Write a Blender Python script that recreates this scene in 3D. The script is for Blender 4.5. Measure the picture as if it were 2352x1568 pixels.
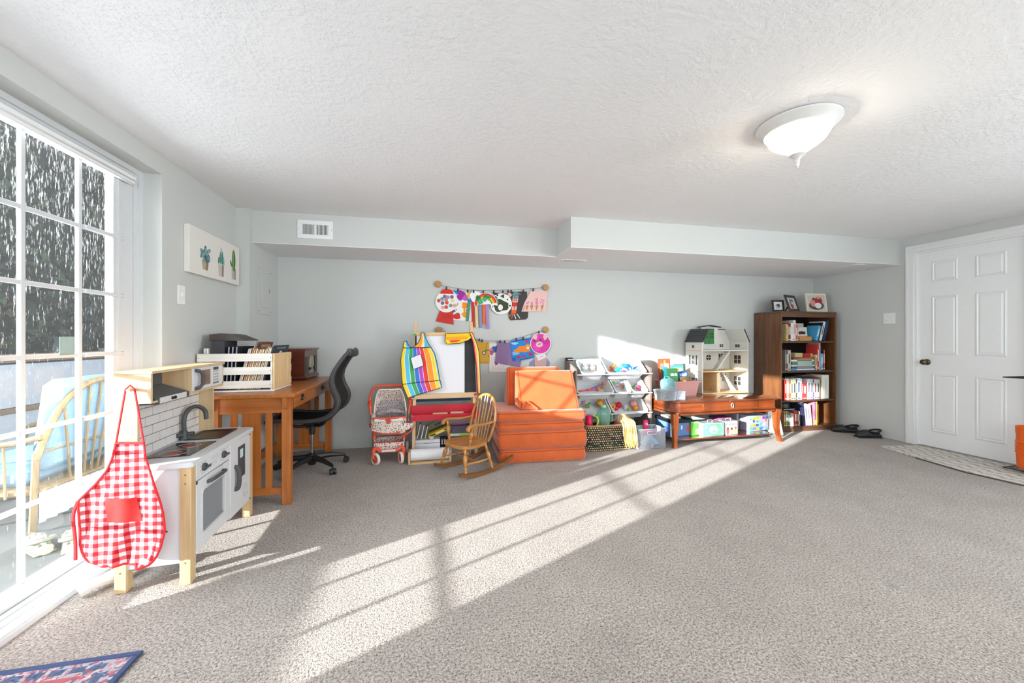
import bpy, math, random
from mathutils import Vector, Matrix
random.seed(11)
for _o in list(bpy.data.objects):
    bpy.data.objects.remove(_o)
scene = bpy.context.scene
COL = scene.collection
V = Vector
PI = math.pi

# ------------------------------------------------------------------ camera
FPX, PSI, HORIZON, CAMH = 892.5, math.radians(12.375), 778.4, 1.1184
cam_d = bpy.data.cameras.new('camera')
cam = bpy.data.objects.new('camera', cam_d); COL.objects.link(cam)
cam.location = (0, 0, CAMH); cam.rotation_euler = (PI/2, 0, -PSI)
cam_d.sensor_fit = 'HORIZONTAL'; cam_d.sensor_width = 36.0
cam_d.lens = 36.0*FPX/2352.0
cam_d.shift_y = -(784-HORIZON)/2352.0
cam_d.clip_start = 0.02; cam_d.clip_end = 200
scene.camera = cam

# ------------------------------------------------------------------ sky, sun, exposure
world = bpy.data.worlds.new('world'); scene.world = world
world.use_nodes = True
_bg = world.node_tree.nodes['Background']
_bg.inputs[0].default_value = (0.80, 0.89, 1.0, 1); _bg.inputs[1].default_value = 0.7
SUN_AZ, SUN_EL = math.radians(25.7), math.radians(11.76)
sun_d = bpy.data.lights.new('sun', 'SUN'); sun_d.energy = 9.8; sun_d.angle = math.radians(0.7)
sun_d.color = (1.0, 0.99, 0.97)
sun = bpy.data.objects.new('sun', sun_d); COL.objects.link(sun)
_dir = V((math.cos(SUN_AZ)*math.cos(SUN_EL), math.sin(SUN_AZ)*math.cos(SUN_EL), -math.sin(SUN_EL)))
sun.rotation_euler = _dir.to_track_quat('-Z', 'Y').to_euler(); sun.location = (-8, -3, 3)
def area(name, loc, rot, sx, sy, power, color):
    d = bpy.data.lights.new(name, 'AREA'); d.shape = 'RECTANGLE'; d.size = sx; d.size_y = sy
    d.energy = power; d.color = color
    o = bpy.data.objects.new(name, d); COL.objects.link(o); o.location = loc; o.rotation_euler = rot
    return o
# daylight at the sliding door; fill lamps in three windows added out of view
area('door_daylight', (-2.55, 1.30, 1.75), (0, -PI/2+math.radians(14), 0), 1.8, 2.4, 92, (0.90, 0.95, 1.0))
area('window_daylight_a', (0.3, -2.72, 1.35), (PI/2, 0, 0), 1.9, 1.3, 36, (0.88, 0.95, 1.0))
area('window_daylight_b', (3.3, -2.72, 1.35), (PI/2, 0, 0), 1.9, 1.3, 24, (0.88, 0.95, 1.0))
area('window_daylight_c', (5.22, -0.7, 1.35), (0, PI/2, 0), 1.3, 1.9, 98, (0.88, 0.95, 1.0))
vs = scene.view_settings
vs.view_transform = 'Standard'; vs.look = 'None'; vs.gamma = 1.0; vs.use_curve_mapping = False
vs.exposure = 0.81

# ------------------------------------------------------------------ helpers
def at(u, v, x=None, y=None, z=None):
    """photo pixel -> point on the plane x=, y= or z= of the room"""
    a = (u-1176)/FPX; b = -(v-HORIZON)/FPX
    c, s = math.cos(PSI), math.sin(PSI)
    d = V((c*a+s, -s*a+c, b))
    if z is not None: t = (z-CAMH)/d.z
    elif y is not None: t = y/d.y
    else: t = x/d.x
    return V((0, 0, CAMH)) + t*d
def s2l(c):
    return c/12.92 if c <= 0.04045 else ((c+0.055)/1.055)**2.4
def lin(h):
    if not isinstance(h, str): return tuple(h)
    h = h.lstrip('#'); return tuple(s2l(int(h[i:i+2], 16)/255) for i in (0, 2, 4))
def shade(h, k):
    return tuple(max(0, min(1, c*k)) for c in lin(h))

MATS = {}
def newmat(name):
    m = bpy.data.materials.new(name); m.use_nodes = True
    nt = m.node_tree; return m, nt, nt.nodes['Principled BSDF']
def N(nt, typ, **kw):
    n = nt.nodes.new(typ)
    for k, v in kw.items():
        if k in n.inputs: n.inputs[k].default_value = v
        else: setattr(n, k, v)
    return n
def bump(nt, b, src, strength, dist=0.002):
    bn = N(nt, 'ShaderNodeBump'); bn.inputs['Strength'].default_value = strength; bn.inputs['Distance'].default_value = dist
    nt.links.new(src, bn.inputs['Height']); nt.links.new(bn.outputs[0], b.inputs['Normal'])
def plain(name, col, rough=0.5, metal=0.0, spec=0.5, var=0.04, nscale=30.0, bmp=0.0):
    """one colour with a faint procedural mottling"""
    if name in MATS: return MATS[name]
    m, nt, b = newmat(name); c = lin(col)
    tc = N(nt, 'ShaderNodeTexCoord'); nz = N(nt, 'ShaderNodeTexNoise', Scale=nscale, Detail=3.0)
    nt.links.new(tc.outputs['Object'], nz.inputs['Vector'])
    r = N(nt, 'ShaderNodeValToRGB'); r.color_ramp.elements[0].position = .3; r.color_ramp.elements[1].position = .7
    r.color_ramp.elements[0].color = (*[x*(1-var) for x in c], 1); r.color_ramp.elements[1].color = (*[min(1, x*(1+var)) for x in c], 1)
    nt.links.new(nz.outputs['Fac'], r.inputs[0]); nt.links.new(r.outputs[0], b.inputs['Base Color'])
    b.inputs['Roughness'].default_value = rough; b.inputs['Metallic'].default_value = metal
    b.inputs['Specular IOR Level'].default_value = spec
    if bmp: bump(nt, b, nz.outputs['Fac'], bmp)
    MATS[name] = m; return m
def paint(rough=0.6, spec=0.4, name=None):
    """colour comes from each piece's own printed/painted colour"""
    name = name or 'painted_%02d' % int(rough*100)
    if name in MATS: return MATS[name]
    m, nt, b = newmat(name)
    a = N(nt, 'ShaderNodeAttribute', attribute_name='Col')
    nt.links.new(a.outputs['Color'], b.inputs['Base Color'])
    b.inputs['Roughness'].default_value = rough; b.inputs['Specular IOR Level'].default_value = spec
    MATS[name] = m; return m
def wood(name, c1, c2, axis='X', rough=0.4, grain=1.0, coat=0.0):
    if name in MATS: return MATS[name]
    m, nt, b = newmat(name)
    tc = N(nt, 'ShaderNodeTexCoord'); mp = N(nt, 'ShaderNodeMapping')
    sc = [38*grain]*3; sc['XYZ'.index(axis)] = 2.2*grain
    mp.inputs['Scale'].default_value = sc
    nt.links.new(tc.outputs['Object'], mp.inputs[0])
    nz = N(nt, 'ShaderNodeTexNoise', Scale=1.0, Detail=5.0, Roughness=.6, Distortion=.6)
    nt.links.new(mp.outputs[0], nz.inputs['Vector'])
    nz2 = N(nt, 'ShaderNodeTexNoise', Scale=4.0, Detail=2.0); nt.links.new(tc.outputs['Object'], nz2.inputs['Vector'])
    mx = N(nt, 'ShaderNodeMath', operation='MULTIPLY_ADD'); mx.inputs[1].default_value = .75
    ad = N(nt, 'ShaderNodeMath', operation='MULTIPLY'); ad.inputs[1].default_value = .25
    nt.links.new(nz2.outputs['Fac'], ad.inputs[0]); nt.links.new(nz.outputs['Fac'], mx.inputs[0]); nt.links.new(ad.outputs[0], mx.inputs[2])
    r = N(nt, 'ShaderNodeValToRGB'); r.color_ramp.elements[0].position = .34; r.color_ramp.elements[1].position = .66
    r.color_ramp.elements[0].color = (*lin(c1), 1); r.color_ramp.elements[1].color = (*lin(c2), 1)
    nt.links.new(mx.outputs[0], r.inputs[0]); nt.links.new(r.outputs[0], b.inputs['Base Color'])
    b.inputs['Roughness'].default_value = rough; b.inputs['Coat Weight'].default_value = coat; b.inputs['Coat Roughness'].default_value = .12
    bump(nt, b, nz.outputs['Fac'], .06)
    MATS[name] = m; return m
def clear(name, col, alpha=0.25, rough=0.08):
    """thin clear plastic or glass: mostly see-through, a little gloss and tint"""
    if name in MATS: return MATS[name]
    m, nt, b = newmat(name); out = nt.nodes['Material Output']
    nt.nodes.remove(b)
    t = N(nt, 'ShaderNodeBsdfTransparent'); t.inputs[0].default_value = (*lin(col), 1)
    b2 = N(nt, 'ShaderNodeBsdfPrincipled'); b2.inputs['Base Color'].default_value = (*lin(col), 1); b2.inputs['Roughness'].default_value = rough
    fr = N(nt, 'ShaderNodeFresnel', IOR=1.45)
    ad = N(nt, 'ShaderNodeMath', operation='ADD', use_clamp=True); ad.inputs[1].default_value = alpha
    nt.links.new(fr.outputs[0], ad.inputs[0])
    mx = N(nt, 'ShaderNodeMixShader'); nt.links.new(ad.outputs[0], mx.inputs[0])
    nt.links.new(t.outputs[0], mx.inputs[1]); nt.links.new(b2.outputs[0], mx.inputs[2]); nt.links.new(mx.outputs[0], out.inputs[0])
    MATS[name] = m; return m
def dots(name, base, cols, scale=60, thr=.33, rough=.9):
    """small scattered print on cloth"""
    if name in MATS: return MATS[name]
    m, nt, b = newmat(name)
    tc = N(nt, 'ShaderNodeTexCoord'); vo = N(nt, 'ShaderNodeTexVoronoi', Scale=scale)
    nt.links.new(tc.outputs['Object'], vo.inputs['Vector'])
    sx = N(nt, 'ShaderNodeSeparateColor'); nt.links.new(vo.outputs['Color'], sx.inputs[0])
    r = N(nt, 'ShaderNodeValToRGB'); r.color_ramp.interpolation = 'CONSTANT'
    e = r.color_ramp.elements; e[0].position = 0; e[0].color = (*lin(cols[0]), 1); e[1].position = 1/len(cols); e[1].color = (*lin(cols[1 % len(cols)]), 1)
    for i in range(2, len(cols)):
        q = e.new(i/len(cols)); q.color = (*lin(cols[i]), 1)
    nt.links.new(sx.outputs[0], r.inputs[0])
    lt = N(nt, 'ShaderNodeMath', operation='LESS_THAN'); lt.inputs[1].default_value = thr
    nt.links.new(vo.outputs['Distance'], lt.inputs[0])
    mx = N(nt, 'ShaderNodeMix', data_type='RGBA'); mx.inputs[6].default_value = (*lin(base), 1)
    nt.links.new(lt.outputs[0], mx.inputs[0]); nt.links.new(r.outputs[0], mx.inputs[7]); nt.links.new(mx.outputs[2], b.inputs['Base Color'])
    b.inputs['Roughness'].default_value = rough
    MATS[name] = m; return m

_TOPO = {}
def _chamfer_topo():
    if _TOPO: return _TOPO['f']
    import itertools
    idx = {}; pos = []
    for sx, sy, sz in itertools.product((0, 1), repeat=3):
        for a in range(3):
            idx[(sx, sy, sz, a)] = len(pos)
            p = [(-1, 1)[sx], (-1, 1)[sy], (-1, 1)[sz]]
            q = [c*.8 for c in p]; q[a] = p[a]; pos.append(V(q))
    fs = []
    for a in range(3):
        for s in (0, 1):
            fs.append([i for k, i in idx.items() if k[3] == a and k[a] == s])
    for a in range(3):
        b, c = [k for k in range(3) if k != a]
        for sb, sc in itertools.product((0, 1), repeat=2):
            fs.append([i for k, i in idx.items() if k[3] in (b, c) and k[b] == sb and k[c] == sc])
    for s in itertools.product((0, 1), repeat=3):
        fs.append([i for k, i in idx.items() if k[:3] == s])
    out = []
    for f in fs:
        ce = sum((pos[i] for i in f), V())/len(f); n = ce.normalized()
        t = (pos[f[0]]-ce).normalized(); w = n.cross(t)
        out.append(sorted(f, key=lambda i: math.atan2((pos[i]-ce).dot(w), (pos[i]-ce).dot(t))))
    _TOPO['f'] = (list(idx.keys()), out); return _TOPO['f']

def rrect(hx, hy, r, n=3):
    pts = []
    for cx, cy, a0 in ((hx-r, hy-r, 0), (-hx+r, hy-r, PI/2), (-hx+r, -hy+r, PI), (hx-r, -hy+r, 1.5*PI)):
        for i in range(n+1):
            a = a0+PI/2*i/n; pts.append((cx+r*math.cos(a), cy+r*math.sin(a)))
    return pts
def circ(n, r=1.0, cx=0.0, cy=0.0, ph=0.0):
    return [(cx+r*math.cos(2*PI*i/n+ph), cy+r*math.sin(2*PI*i/n+ph)) for i in range(n)]
class M:
    def __init__(s, T=None): s.v = []; s.f = []; s.c = []; s.m = []; s.k = (.8, .8, .8); s.T = T; s.mi = 0
    def col(s, h): s.k = lin(h); return s
    def mat(s, i): s.mi = i; return s
    def add(s, vs, fs):
        o = len(s.v)
        s.v += [(s.T @ V(p)) if s.T else V(p) for p in vs]
        for f in fs: s.f.append([i+o for i in f]); s.c.append(s.k); s.m.append(s.mi)
        return s
    def box(s, x0, x1, y0, y1, z0, z1, b=0.0):
        if b <= 0:
            vs = [(x, y, z) for x in (x0, x1) for y in (y0, y1) for z in (z0, z1)]
            return s.add(vs, [(0, 1, 3, 2), (4, 6, 7, 5), (0, 4, 5, 1), (2, 3, 7, 6), (0, 2, 6, 4), (1, 5, 7, 3)])
        keys, fs = _chamfer_topo(); lo = (x0, y0, z0); hi = (x1, y1, z1); vs = []
        b = min(b, .49*min(x1-x0, y1-y0, z1-z0))
        for sx, sy, sz, a in keys:
            p = []
            for k, sg in enumerate((sx, sy, sz)):
                e = 0 if k == a else b
                p.append(hi[k]-e if sg else lo[k]+e)
            vs.append(p)
        return s.add(vs, fs)
    def bar(s, p0, p1, w, h, up=(0, 0, 1), b=0.0):
        """box between two points; w across, h along up"""
        p0, p1 = V(p0), V(p1); d = (p1-p0); L = d.length; d.normalize()
        up = V(up); sd = d.cross(up)
        if sd.length < 1e-5: sd = d.cross(V((1, 0, 0)))
        sd.normalize(); up = sd.cross(d)
        R = Matrix((( d.x, sd.x, up.x, p0.x), (d.y, sd.y, up.y, p0.y), (d.z, sd.z, up.z, p0.z), (0, 0, 0, 1)))
        T0 = s.T; s.T = (T0 @ R) if T0 else R
        s.box(0, L, -w/2, w/2, -h/2, h/2, b); s.T = T0; return s
    def poly(s, pts): return s.add(pts, [list(range(len(pts)))])
    def prism(s, pts, vec):
        n = len(pts); vec = V(vec); a = [V(p) for p in pts]
        nr = V()
        for i in range(n): nr += a[i].cross(a[(i+1) % n])
        if nr.dot(vec) > 0: a = a[::-1]
        vs = a+[p+vec for p in a]
        fs = [list(range(n)), list(range(2*n-1, n-1, -1))]+[(i, n+i, n+(i+1) % n, (i+1) % n)[::-1] for i in range(n)]
        fs = [fs[0], fs[1]]+[(i, (i+1) % n, n+(i+1) % n, n+i)[::-1] for i in range(n)]
        return s.add(vs, fs)
    def loops(s, L, cap0=True, cap1=True, closed=True):
        n = len(L[0]); vs = [p for l in L for p in l]; fs = []
        for j in range(len(L)-1):
            for i in range(n if closed else n-1):
                k = (i+1) % n; fs.append((j*n+i, j*n+k, (j+1)*n+k, (j+1)*n+i))
        if cap0: fs.append(list(range(n))[::-1])
        if cap1: fs.append([(len(L)-1)*n+i for i in range(n)])
        return s.add(vs, fs)
    def tub(s, secs, n=3, cap1=True):
        """stack of rounded rectangles (hx, hy, z, r[, cx, cy])"""
        return s.loops([[(x+(q[4] if len(q) > 4 else 0), y+(q[5] if len(q) > 5 else 0), q[2]) for x, y in rrect(q[0], q[1], q[3], n)] for q in secs], True, cap1)
    def lathe(s, prof, c=(0, 0, 0), n=20, cap0=True, cap1=True):
        c = V(c)
        return s.loops([[c+V((max(r, 1e-4)*math.cos(2*PI*i/n), max(r, 1e-4)*math.sin(2*PI*i/n), z)) for i in range(n)] for r, z in prof], cap0, cap1)
    def ball(s, c, r, n=14, m=8):
        c = V(c); r = V((r, r, r)) if not hasattr(r, '__len__') else V(r)
        L = []
        for j in range(m+1):
            a = -PI/2+PI*j/m; q = max(math.cos(a), 1e-3)
            L.append([c+V((r.x*q*math.cos(2*PI*i/n), r.y*q*math.sin(2*PI*i/n), r.z*math.sin(a))) for i in range(n)])
        return s.loops(L)
    def tube(s, pts, r, n=8, closed=False, caps=True, flat=1.0, up=None):
        P = [V(p) for p in pts]; k = len(P); rs = r if hasattr(r, '__len__') else [r]*k
        T = []
        for i in range(k):
            a = P[i-1] if (i > 0 or closed) else P[i]; b = P[(i+1) % k] if (i < k-1 or closed) else P[i]
            t = b-a; T.append(t.normalized() if t.length > 1e-9 else V((0, 0, 1)))
        u = V(up) if up else (V((0, 0, 1)) if abs(T[0].z) < .9 else V((1, 0, 0)))
        L = []
        for i in range(k):
            u = (u-T[i]*u.dot(T[i])); u = u.normalized() if u.length > 1e-6 else T[i].orthogonal().normalized()
            w = T[i].cross(u)
            L.append([P[i]+rs[i]*(math.cos(2*PI*j/n)*u*flat+math.sin(2*PI*j/n)*w) for j in range(n)])
        if closed:
            L.append(L[0]); return s.loops(L, False, False)
        return s.loops(L, caps, caps)
    def cyl(s, p0, p1, r, r1=None, n=16):
        return s.tube([p0, p1], [r, r if r1 is None else r1], n)
    def sheet(s, fn, nu, nv, off=(0, 0, 0.002)):
        off = V(off); g = [[V(fn(i/nu, j/nv)) for i in range(nu+1)] for j in range(nv+1)]
        w = nu+1; vs = [p for r in g for p in r]; K = len(vs); vs = vs+[p+off for p in vs]; fs = []
        for j in range(nv):
            for i in range(nu):
                a = j*w+i; q = (a, a+1, a+w+1, a+w); fs.append(q); fs.append(tuple(K+t for t in q[::-1]))
        rim = [i for i in range(nu)]+[nu+j*w for j in range(nv)]+[nv*w+nu-i for i in range(nu)]+[(nv-j)*w for j in range(nv)]
        for a, b in zip(rim, rim[1:]+rim[:1]): fs.append((b, a, K+a, K+b))
        return s.add(vs, fs)
    def build(s, name, mat, parent=None, W=False, label=None, cat=None, group=None, kind=None, angle=38, flat=False, recenter=True):
        me = bpy.data.meshes.new(name); vs = s.v; loc = V((0, 0, 0))
        if parent is not None and W:
            mw = Matrix.Identity(4); q = parent
            while q is not None: mw = q.matrix_basis @ mw; q = q.parent
            inv = mw.inverted(); vs = [inv @ p for p in vs]
        if parent is None and recenter:
            xs = [p.x for p in vs]; ys = [p.y for p in vs]; zs = [p.z for p in vs]
            loc = V(((min(xs)+max(xs))/2, (min(ys)+max(ys))/2, min(zs))); vs = [p-loc for p in vs]
        me.from_pydata([tuple(p) for p in vs], [], s.f)
        mats = mat if isinstance(mat, (list, tuple)) else [mat]
        for m_ in mats: me.materials.append(m_)
        at_ = me.color_attributes.new('Col', 'FLOAT_COLOR', 'CORNER')
        buf = []
        for p in me.polygons:
            buf += [*s.c[p.index], 1.0]*p.loop_total
        at_.data.foreach_set('color', buf)
        me.polygons.foreach_set('material_index', s.m)
        if not flat:
            me.polygons.foreach_set('use_smooth', [True]*len(me.polygons))
            me.set_sharp_from_angle(angle=math.radians(angle))
        me.update()
        o = bpy.data.objects.new(name, me); COL.objects.link(o); o.location = loc
        if parent is not None: o.parent = parent
        return tag(o, label, cat, group, kind)
def tag(o, label=None, cat=None, group=None, kind=None):
    if label: o['label'] = label
    if cat: o['category'] = cat
    if group: o['group'] = group
    if kind: o['kind'] = kind
    return o
def thing(name, label, cat, loc=(0, 0, 0), rz=0.0, group=None, rot=None):
    o = bpy.data.objects.new(name, None); COL.objects.link(o); o.empty_display_size = .05
    R = Matrix.Rotation(rz, 4, 'Z') if rot is None else rot
    o.matrix_basis = Matrix.Translation(V(loc)) @ R
    return tag(o, label, cat, group)
def child(o, name, mesh_of, loc):
    c = mesh_of.copy(); c.name = name; COL.objects.link(c); c.parent = o; c.location = loc; return c
def TR(loc, rz=0.0, rx=0.0, ry=0.0):
    return Matrix.Translation(V(loc)) @ Matrix.Rotation(rz, 4, 'Z') @ Matrix.Rotation(ry, 4, 'Y') @ Matrix.Rotation(rx, 4, 'X')
ORD = 'first second third fourth fifth sixth seventh eighth ninth tenth eleventh twelfth thirteenth fourteenth fifteenth sixteenth seventeenth eighteenth nineteenth twentieth'.split()
ORD += ['twenty-'+w for w in ORD[:9]]+['thirtieth']+['thirty-'+w for w in ORD[:9]]+['fortieth']+['forty-'+w for w in ORD[:9]]
def smooth_path(pts, k=6):
    """Catmull-Rom through points"""
    P = [V(p) for p in pts]; P = [2*P[0]-P[1]]+P+[2*P[-1]-P[-2]]; out = []
    for i in range(1, len(P)-2):
        a, b, c, d = P[i-1:i+3]
        for j in range(k):
            t = j/k
            out.append(.5*((2*b)+(c-a)*t+(2*a-5*b+4*c-d)*t*t+(3*b-a-3*c+d)*t**3))
    out.append(P[-2]); return out
def interp(tab, t):
    for (a, *p), (b, *q) in zip(tab, tab[1:]):
        if t <= b:
            k = (t-a)/(b-a) if b > a else 0
            return [x+(y-x)*max(0, min(1, k)) for x, y in zip(p, q)]
    return list(tab[-1][1:])
# ================================================================== THE SETTING
XL, XC, YC, YS1, YS2, XS, ZS, YB, XR, H = -1.53, -1.434, 3.61, 3.66, 3.244, 1.245, 1.93, 4.24, 5.075, 2.2
YF = -2.6
GX = -1.65                                    # plane of the door glass
def wall_mat():
    m, nt, b = newmat('wall_paint'); tc = N(nt, 'ShaderNodeTexCoord')
    nz = N(nt, 'ShaderNodeTexNoise', Scale=55.0, Detail=4.0); nt.links.new(tc.outputs['Object'], nz.inputs['Vector'])
    n2 = N(nt, 'ShaderNodeTexNoise', Scale=1.3, Detail=2.0); nt.links.new(tc.outputs['Object'], n2.inputs['Vector'])
    r = N(nt, 'ShaderNodeValToRGB'); r.color_ramp.elements[0].color = (*lin('#c7cac7'), 1); r.color_ramp.elements[1].color = (*lin('#cdd0cd'), 1)
    nt.links.new(n2.outputs['Fac'], r.inputs[0]); nt.links.new(r.outputs[0], b.inputs['Base Color'])
    b.inputs['Roughness'].default_value = .55; b.inputs['Specular IOR Level'].default_value = .3
    bump(nt, b, nz.outputs['Fac'], .12, .002); return m
def ceil_mat():
    m, nt, b = newmat('ceiling_texture'); tc = N(nt, 'ShaderNodeTexCoord')
    nz = N(nt, 'ShaderNodeTexNoise', Scale=34.0, Detail=6.0, Roughness=.62); nt.links.new(tc.outputs['Object'], nz.inputs['Vector'])
    n3 = N(nt, 'ShaderNodeTexNoise', Scale=3.0, Detail=3.0, Roughness=.6); nt.links.new(tc.outputs['Object'], n3.inputs['Vector'])
    r = N(nt, 'ShaderNodeValToRGB'); e = r.color_ramp.elements
    e[0].position = .42; e[0].color = (0, 0, 0, 1); e[1].position = .58; e[1].color = (1, 1, 1, 1)
    nt.links.new(nz.outputs['Fac'], r.inputs[0])
    r2 = N(nt, 'ShaderNodeMapRange'); r2.inputs[1].default_value = .35; r2.inputs[2].default_value = .65; r2.inputs[3].default_value = .25; r2.inputs[4].default_value = 1.0
    nt.links.new(n3.outputs['Fac'], r2.inputs[0])
    mu = N(nt, 'ShaderNodeMath', operation='MULTIPLY'); nt.links.new(r.outputs[0], mu.inputs[0]); nt.links.new(r2.outputs[0], mu.inputs[1])
    b.inputs['Base Color'].default_value = (*lin('#eff0f1'), 1); b.inputs['Roughness'].default_value = .9
    bump(nt, b, mu.outputs[0], .5, .005); return m
def carpet_mat():
    m, nt, b = newmat('carpet'); tc = N(nt, 'ShaderNodeTexCoord')
    def noise(sc, det=3.0, rough=.6):
        n = N(nt, 'ShaderNodeTexNoise', Scale=sc, Detail=det, Roughness=rough); nt.links.new(tc.outputs['Object'], n.inputs['Vector']); return n
    tuft = noise(190.0, 2.0, .55); fleck = noise(100.0, 3.0, .7); patch = noise(2.2, 5.0, .62); mid = noise(11.0, 4.0, .6)
    r = N(nt, 'ShaderNodeValToRGB'); e = r.color_ramp.elements
    e[0].position = .36; e[0].color = (*lin('#4f453e'), 1); e[1].position = .60; e[1].color = (*lin('#c9c1b9'), 1)
    q = e.new(.46); q.color = (*lin('#988d84'), 1)
    a1 = N(nt, 'ShaderNodeMath', operation='MULTIPLY_ADD'); a1.inputs[1].default_value = .6
    a2 = N(nt, 'ShaderNodeMath', operation='MULTIPLY'); a2.inputs[1].default_value = .4
    nt.links.new(tuft.outputs['Fac'], a2.inputs[0]); nt.links.new(fleck.outputs['Fac'], a1.inputs[0]); nt.links.new(a2.outputs[0], a1.inputs[2])
    nt.links.new(a1.outputs[0], r.inputs[0])
    pr = N(nt, 'ShaderNodeMapRange'); pr.inputs[1].default_value = .3; pr.inputs[2].default_value = .7; pr.inputs[3].default_value = .80; pr.inputs[4].default_value = 1.10
    a3 = N(nt, 'ShaderNodeMath', operation='MULTIPLY_ADD'); a3.inputs[1].default_value = .65
    a4 = N(nt, 'ShaderNodeMath', operation='MULTIPLY'); a4.inputs[1].default_value = .35
    nt.links.new(mid.outputs['Fac'], a4.inputs[0]); nt.links.new(patch.outputs['Fac'], a3.inputs[0]); nt.links.new(a4.outputs[0], a3.inputs[2])
    nt.links.new(a3.outputs[0], pr.inputs[0])
    mx = N(nt, 'ShaderNodeMix', data_type='RGBA', blend_type='MULTIPLY'); mx.inputs[0].default_value = 1.0
    nt.links.new(r.outputs[0], mx.inputs[6]); nt.links.new(pr.outputs[0], mx.inputs[7])
    # a small bluish stain trodden into the pile
    st = at(2050, 1345, z=0)
    sub = N(nt, 'ShaderNodeVectorMath', operation='DISTANCE'); sub.inputs[1].default_value = (st.x-1.8, st.y-.8, .1)
    nt.links.new(tc.outputs['Object'], sub.inputs[0])
    sn = N(nt, 'ShaderNodeMath', operation='MULTIPLY_ADD'); sn.inputs[1].default_value = .16
    nt.links.new(mid.outputs['Fac'], sn.inputs[0]); nt.links.new(sub.outputs['Value'], sn.inputs[2])
    sm = N(nt, 'ShaderNodeMapRange'); sm.inputs[1].default_value = .08; sm.inputs[2].default_value = .125; sm.inputs[3].default_value = .55; sm.inputs[4].default_value = 0.0
    nt.links.new(sn.outputs[0], sm.inputs[0])
    m2 = N(nt, 'ShaderNodeMix', data_type='RGBA'); m2.inputs[7].default_value = (*lin('#5d6d76'), 1)
    nt.links.new(sm.outputs[0], m2.inputs[0]); nt.links.new(mx.outputs[2], m2.inputs[6])
    nt.links.new(m2.outputs[2], b.inputs['Base Color'])
    b.inputs['Roughness'].default_value = 1.0; b.inputs['Specular IOR Level'].default_value = .08
    b.inputs['Sheen Weight'].default_value = .25
    bump(nt, b, a1.outputs[0], .9, .012); return m
WALL, CEIL, CARPET = wall_mat(), ceil_mat(), carpet_mat()
WHITE = plain('white_gloss_paint', '#eceeee', .35, var=.01)
TRIMW = plain('white_trim', '#e9eaea', .4, var=.015)
BLACK = plain('black_metal', '#17171a', .45, var=.05)
SOFW = plain('soffit_white', '#eff0f1', .8, var=.01)

floor = M().box(-1.6, 5.2, YF-.1, 4.3, -.1, 0).build('floor', CARPET, kind='structure')
M().box(-1.73, 5.2, YF-.1, 4.36, H, H+.12).build('ceiling', CEIL, kind='structure')
OY0, OY1, OZ = .62, 2.69, 2.092               # opening of the sliding door
wl = M()
wl.box(-1.73, XL, YF-.1, OY0, 0, H); wl.box(-1.73, XL, OY1, 4.36, 0, H); wl.box(-1.73, XL, OY0, OY1, OZ, H)
wl.build('wall_left', WALL, kind='structure')
M().box(XL, XC, YC, YB, 0, H).build('wall_column', WALL, kind='structure')
M().box(XL, XR, YB, YB+.12, 0, H).build('wall_back', WALL, kind='structure')
DY0, DY1, DZ = 2.34, 3.105, 2.02              # interior door leaf
wr = M()
wr.box(XR, XR+.12, DY1+.03, YB+.12, 0, H); wr.box(XR, XR+.12, .25, DY0-.03, 0, H); wr.box(XR, XR+.12, YF-.1, -1.65, 0, H); wr.box(XR, XR+.12, -1.65, .25, 0, .7); wr.box(XR, XR+.12, -1.65, .25, 2.0, H); wr.box(XR, XR+.12, DY0-.03, DY1+.03, DZ+.03, H)
wr.build('wall_right', WALL, kind='structure')
wf = M()                                      # wall behind the camera, with two windows added for fill light
wins = [(-.65, 1.25), (2.35, 4.25)]
wf.box(XL, XR, YF-.12, YF, 0, .7); wf.box(XL, XR, YF-.12, YF, 2.0, H)
for a, b in ((XL, wins[0][0]), (wins[0][1], wins[1][0]), (wins[1][1], XR)): wf.box(a, b, YF-.12, YF, .7, 2.0)
wf.build('wall_front', WALL, kind='structure')
for i, (a, b) in enumerate(wins):
    w = M().box(a, a+.06, YF-.1, YF-.02, .7, 2.0).box(b-.06, b, YF-.1, YF-.02, .7, 2.0).box(a+.06, b-.06, YF-.1, YF-.02, .7, .76)
    w.box(a+.06, b-.06, YF-.1, YF-.02, 1.94, 2.0).box((a+b)/2-.03, (a+b)/2+.03, YF-.1, YF-.02, .76, 1.94)
    w.build('window_%d' % (i+2), WHITE, kind='structure')
w = M().box(XR+.02, XR+.1, -1.65, -1.59, .7, 2.0).box(XR+.02, XR+.1, .19, .25, .7, 2.0).box(XR+.02, XR+.1, -1.59, .19, .7, .76).box(XR+.02, XR+.1, -1.59, .19, 1.94, 2.0).box(XR+.02, XR+.1, -.73, -.67, .76, 1.94)
w.build('window_4', WHITE, kind='structure')  # side opening added out of view to let in fill light
# bulkhead along the back wall
so = M()
so.box(XC, XS, YS1, YB, ZS+.004, H).box(XS, XR, YS2, YB, ZS+.004, H)
so.mat(1).box(XC, XS, YS1, YB, ZS, ZS+.004).box(XS, XR, YS2, YB, ZS, ZS+.004)
so.build('ceiling_bulkhead', [WALL, SOFW], kind='structure')

DOORW = plain('vinyl_door_white', '#d4d7d9', .4, var=.01)
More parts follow.
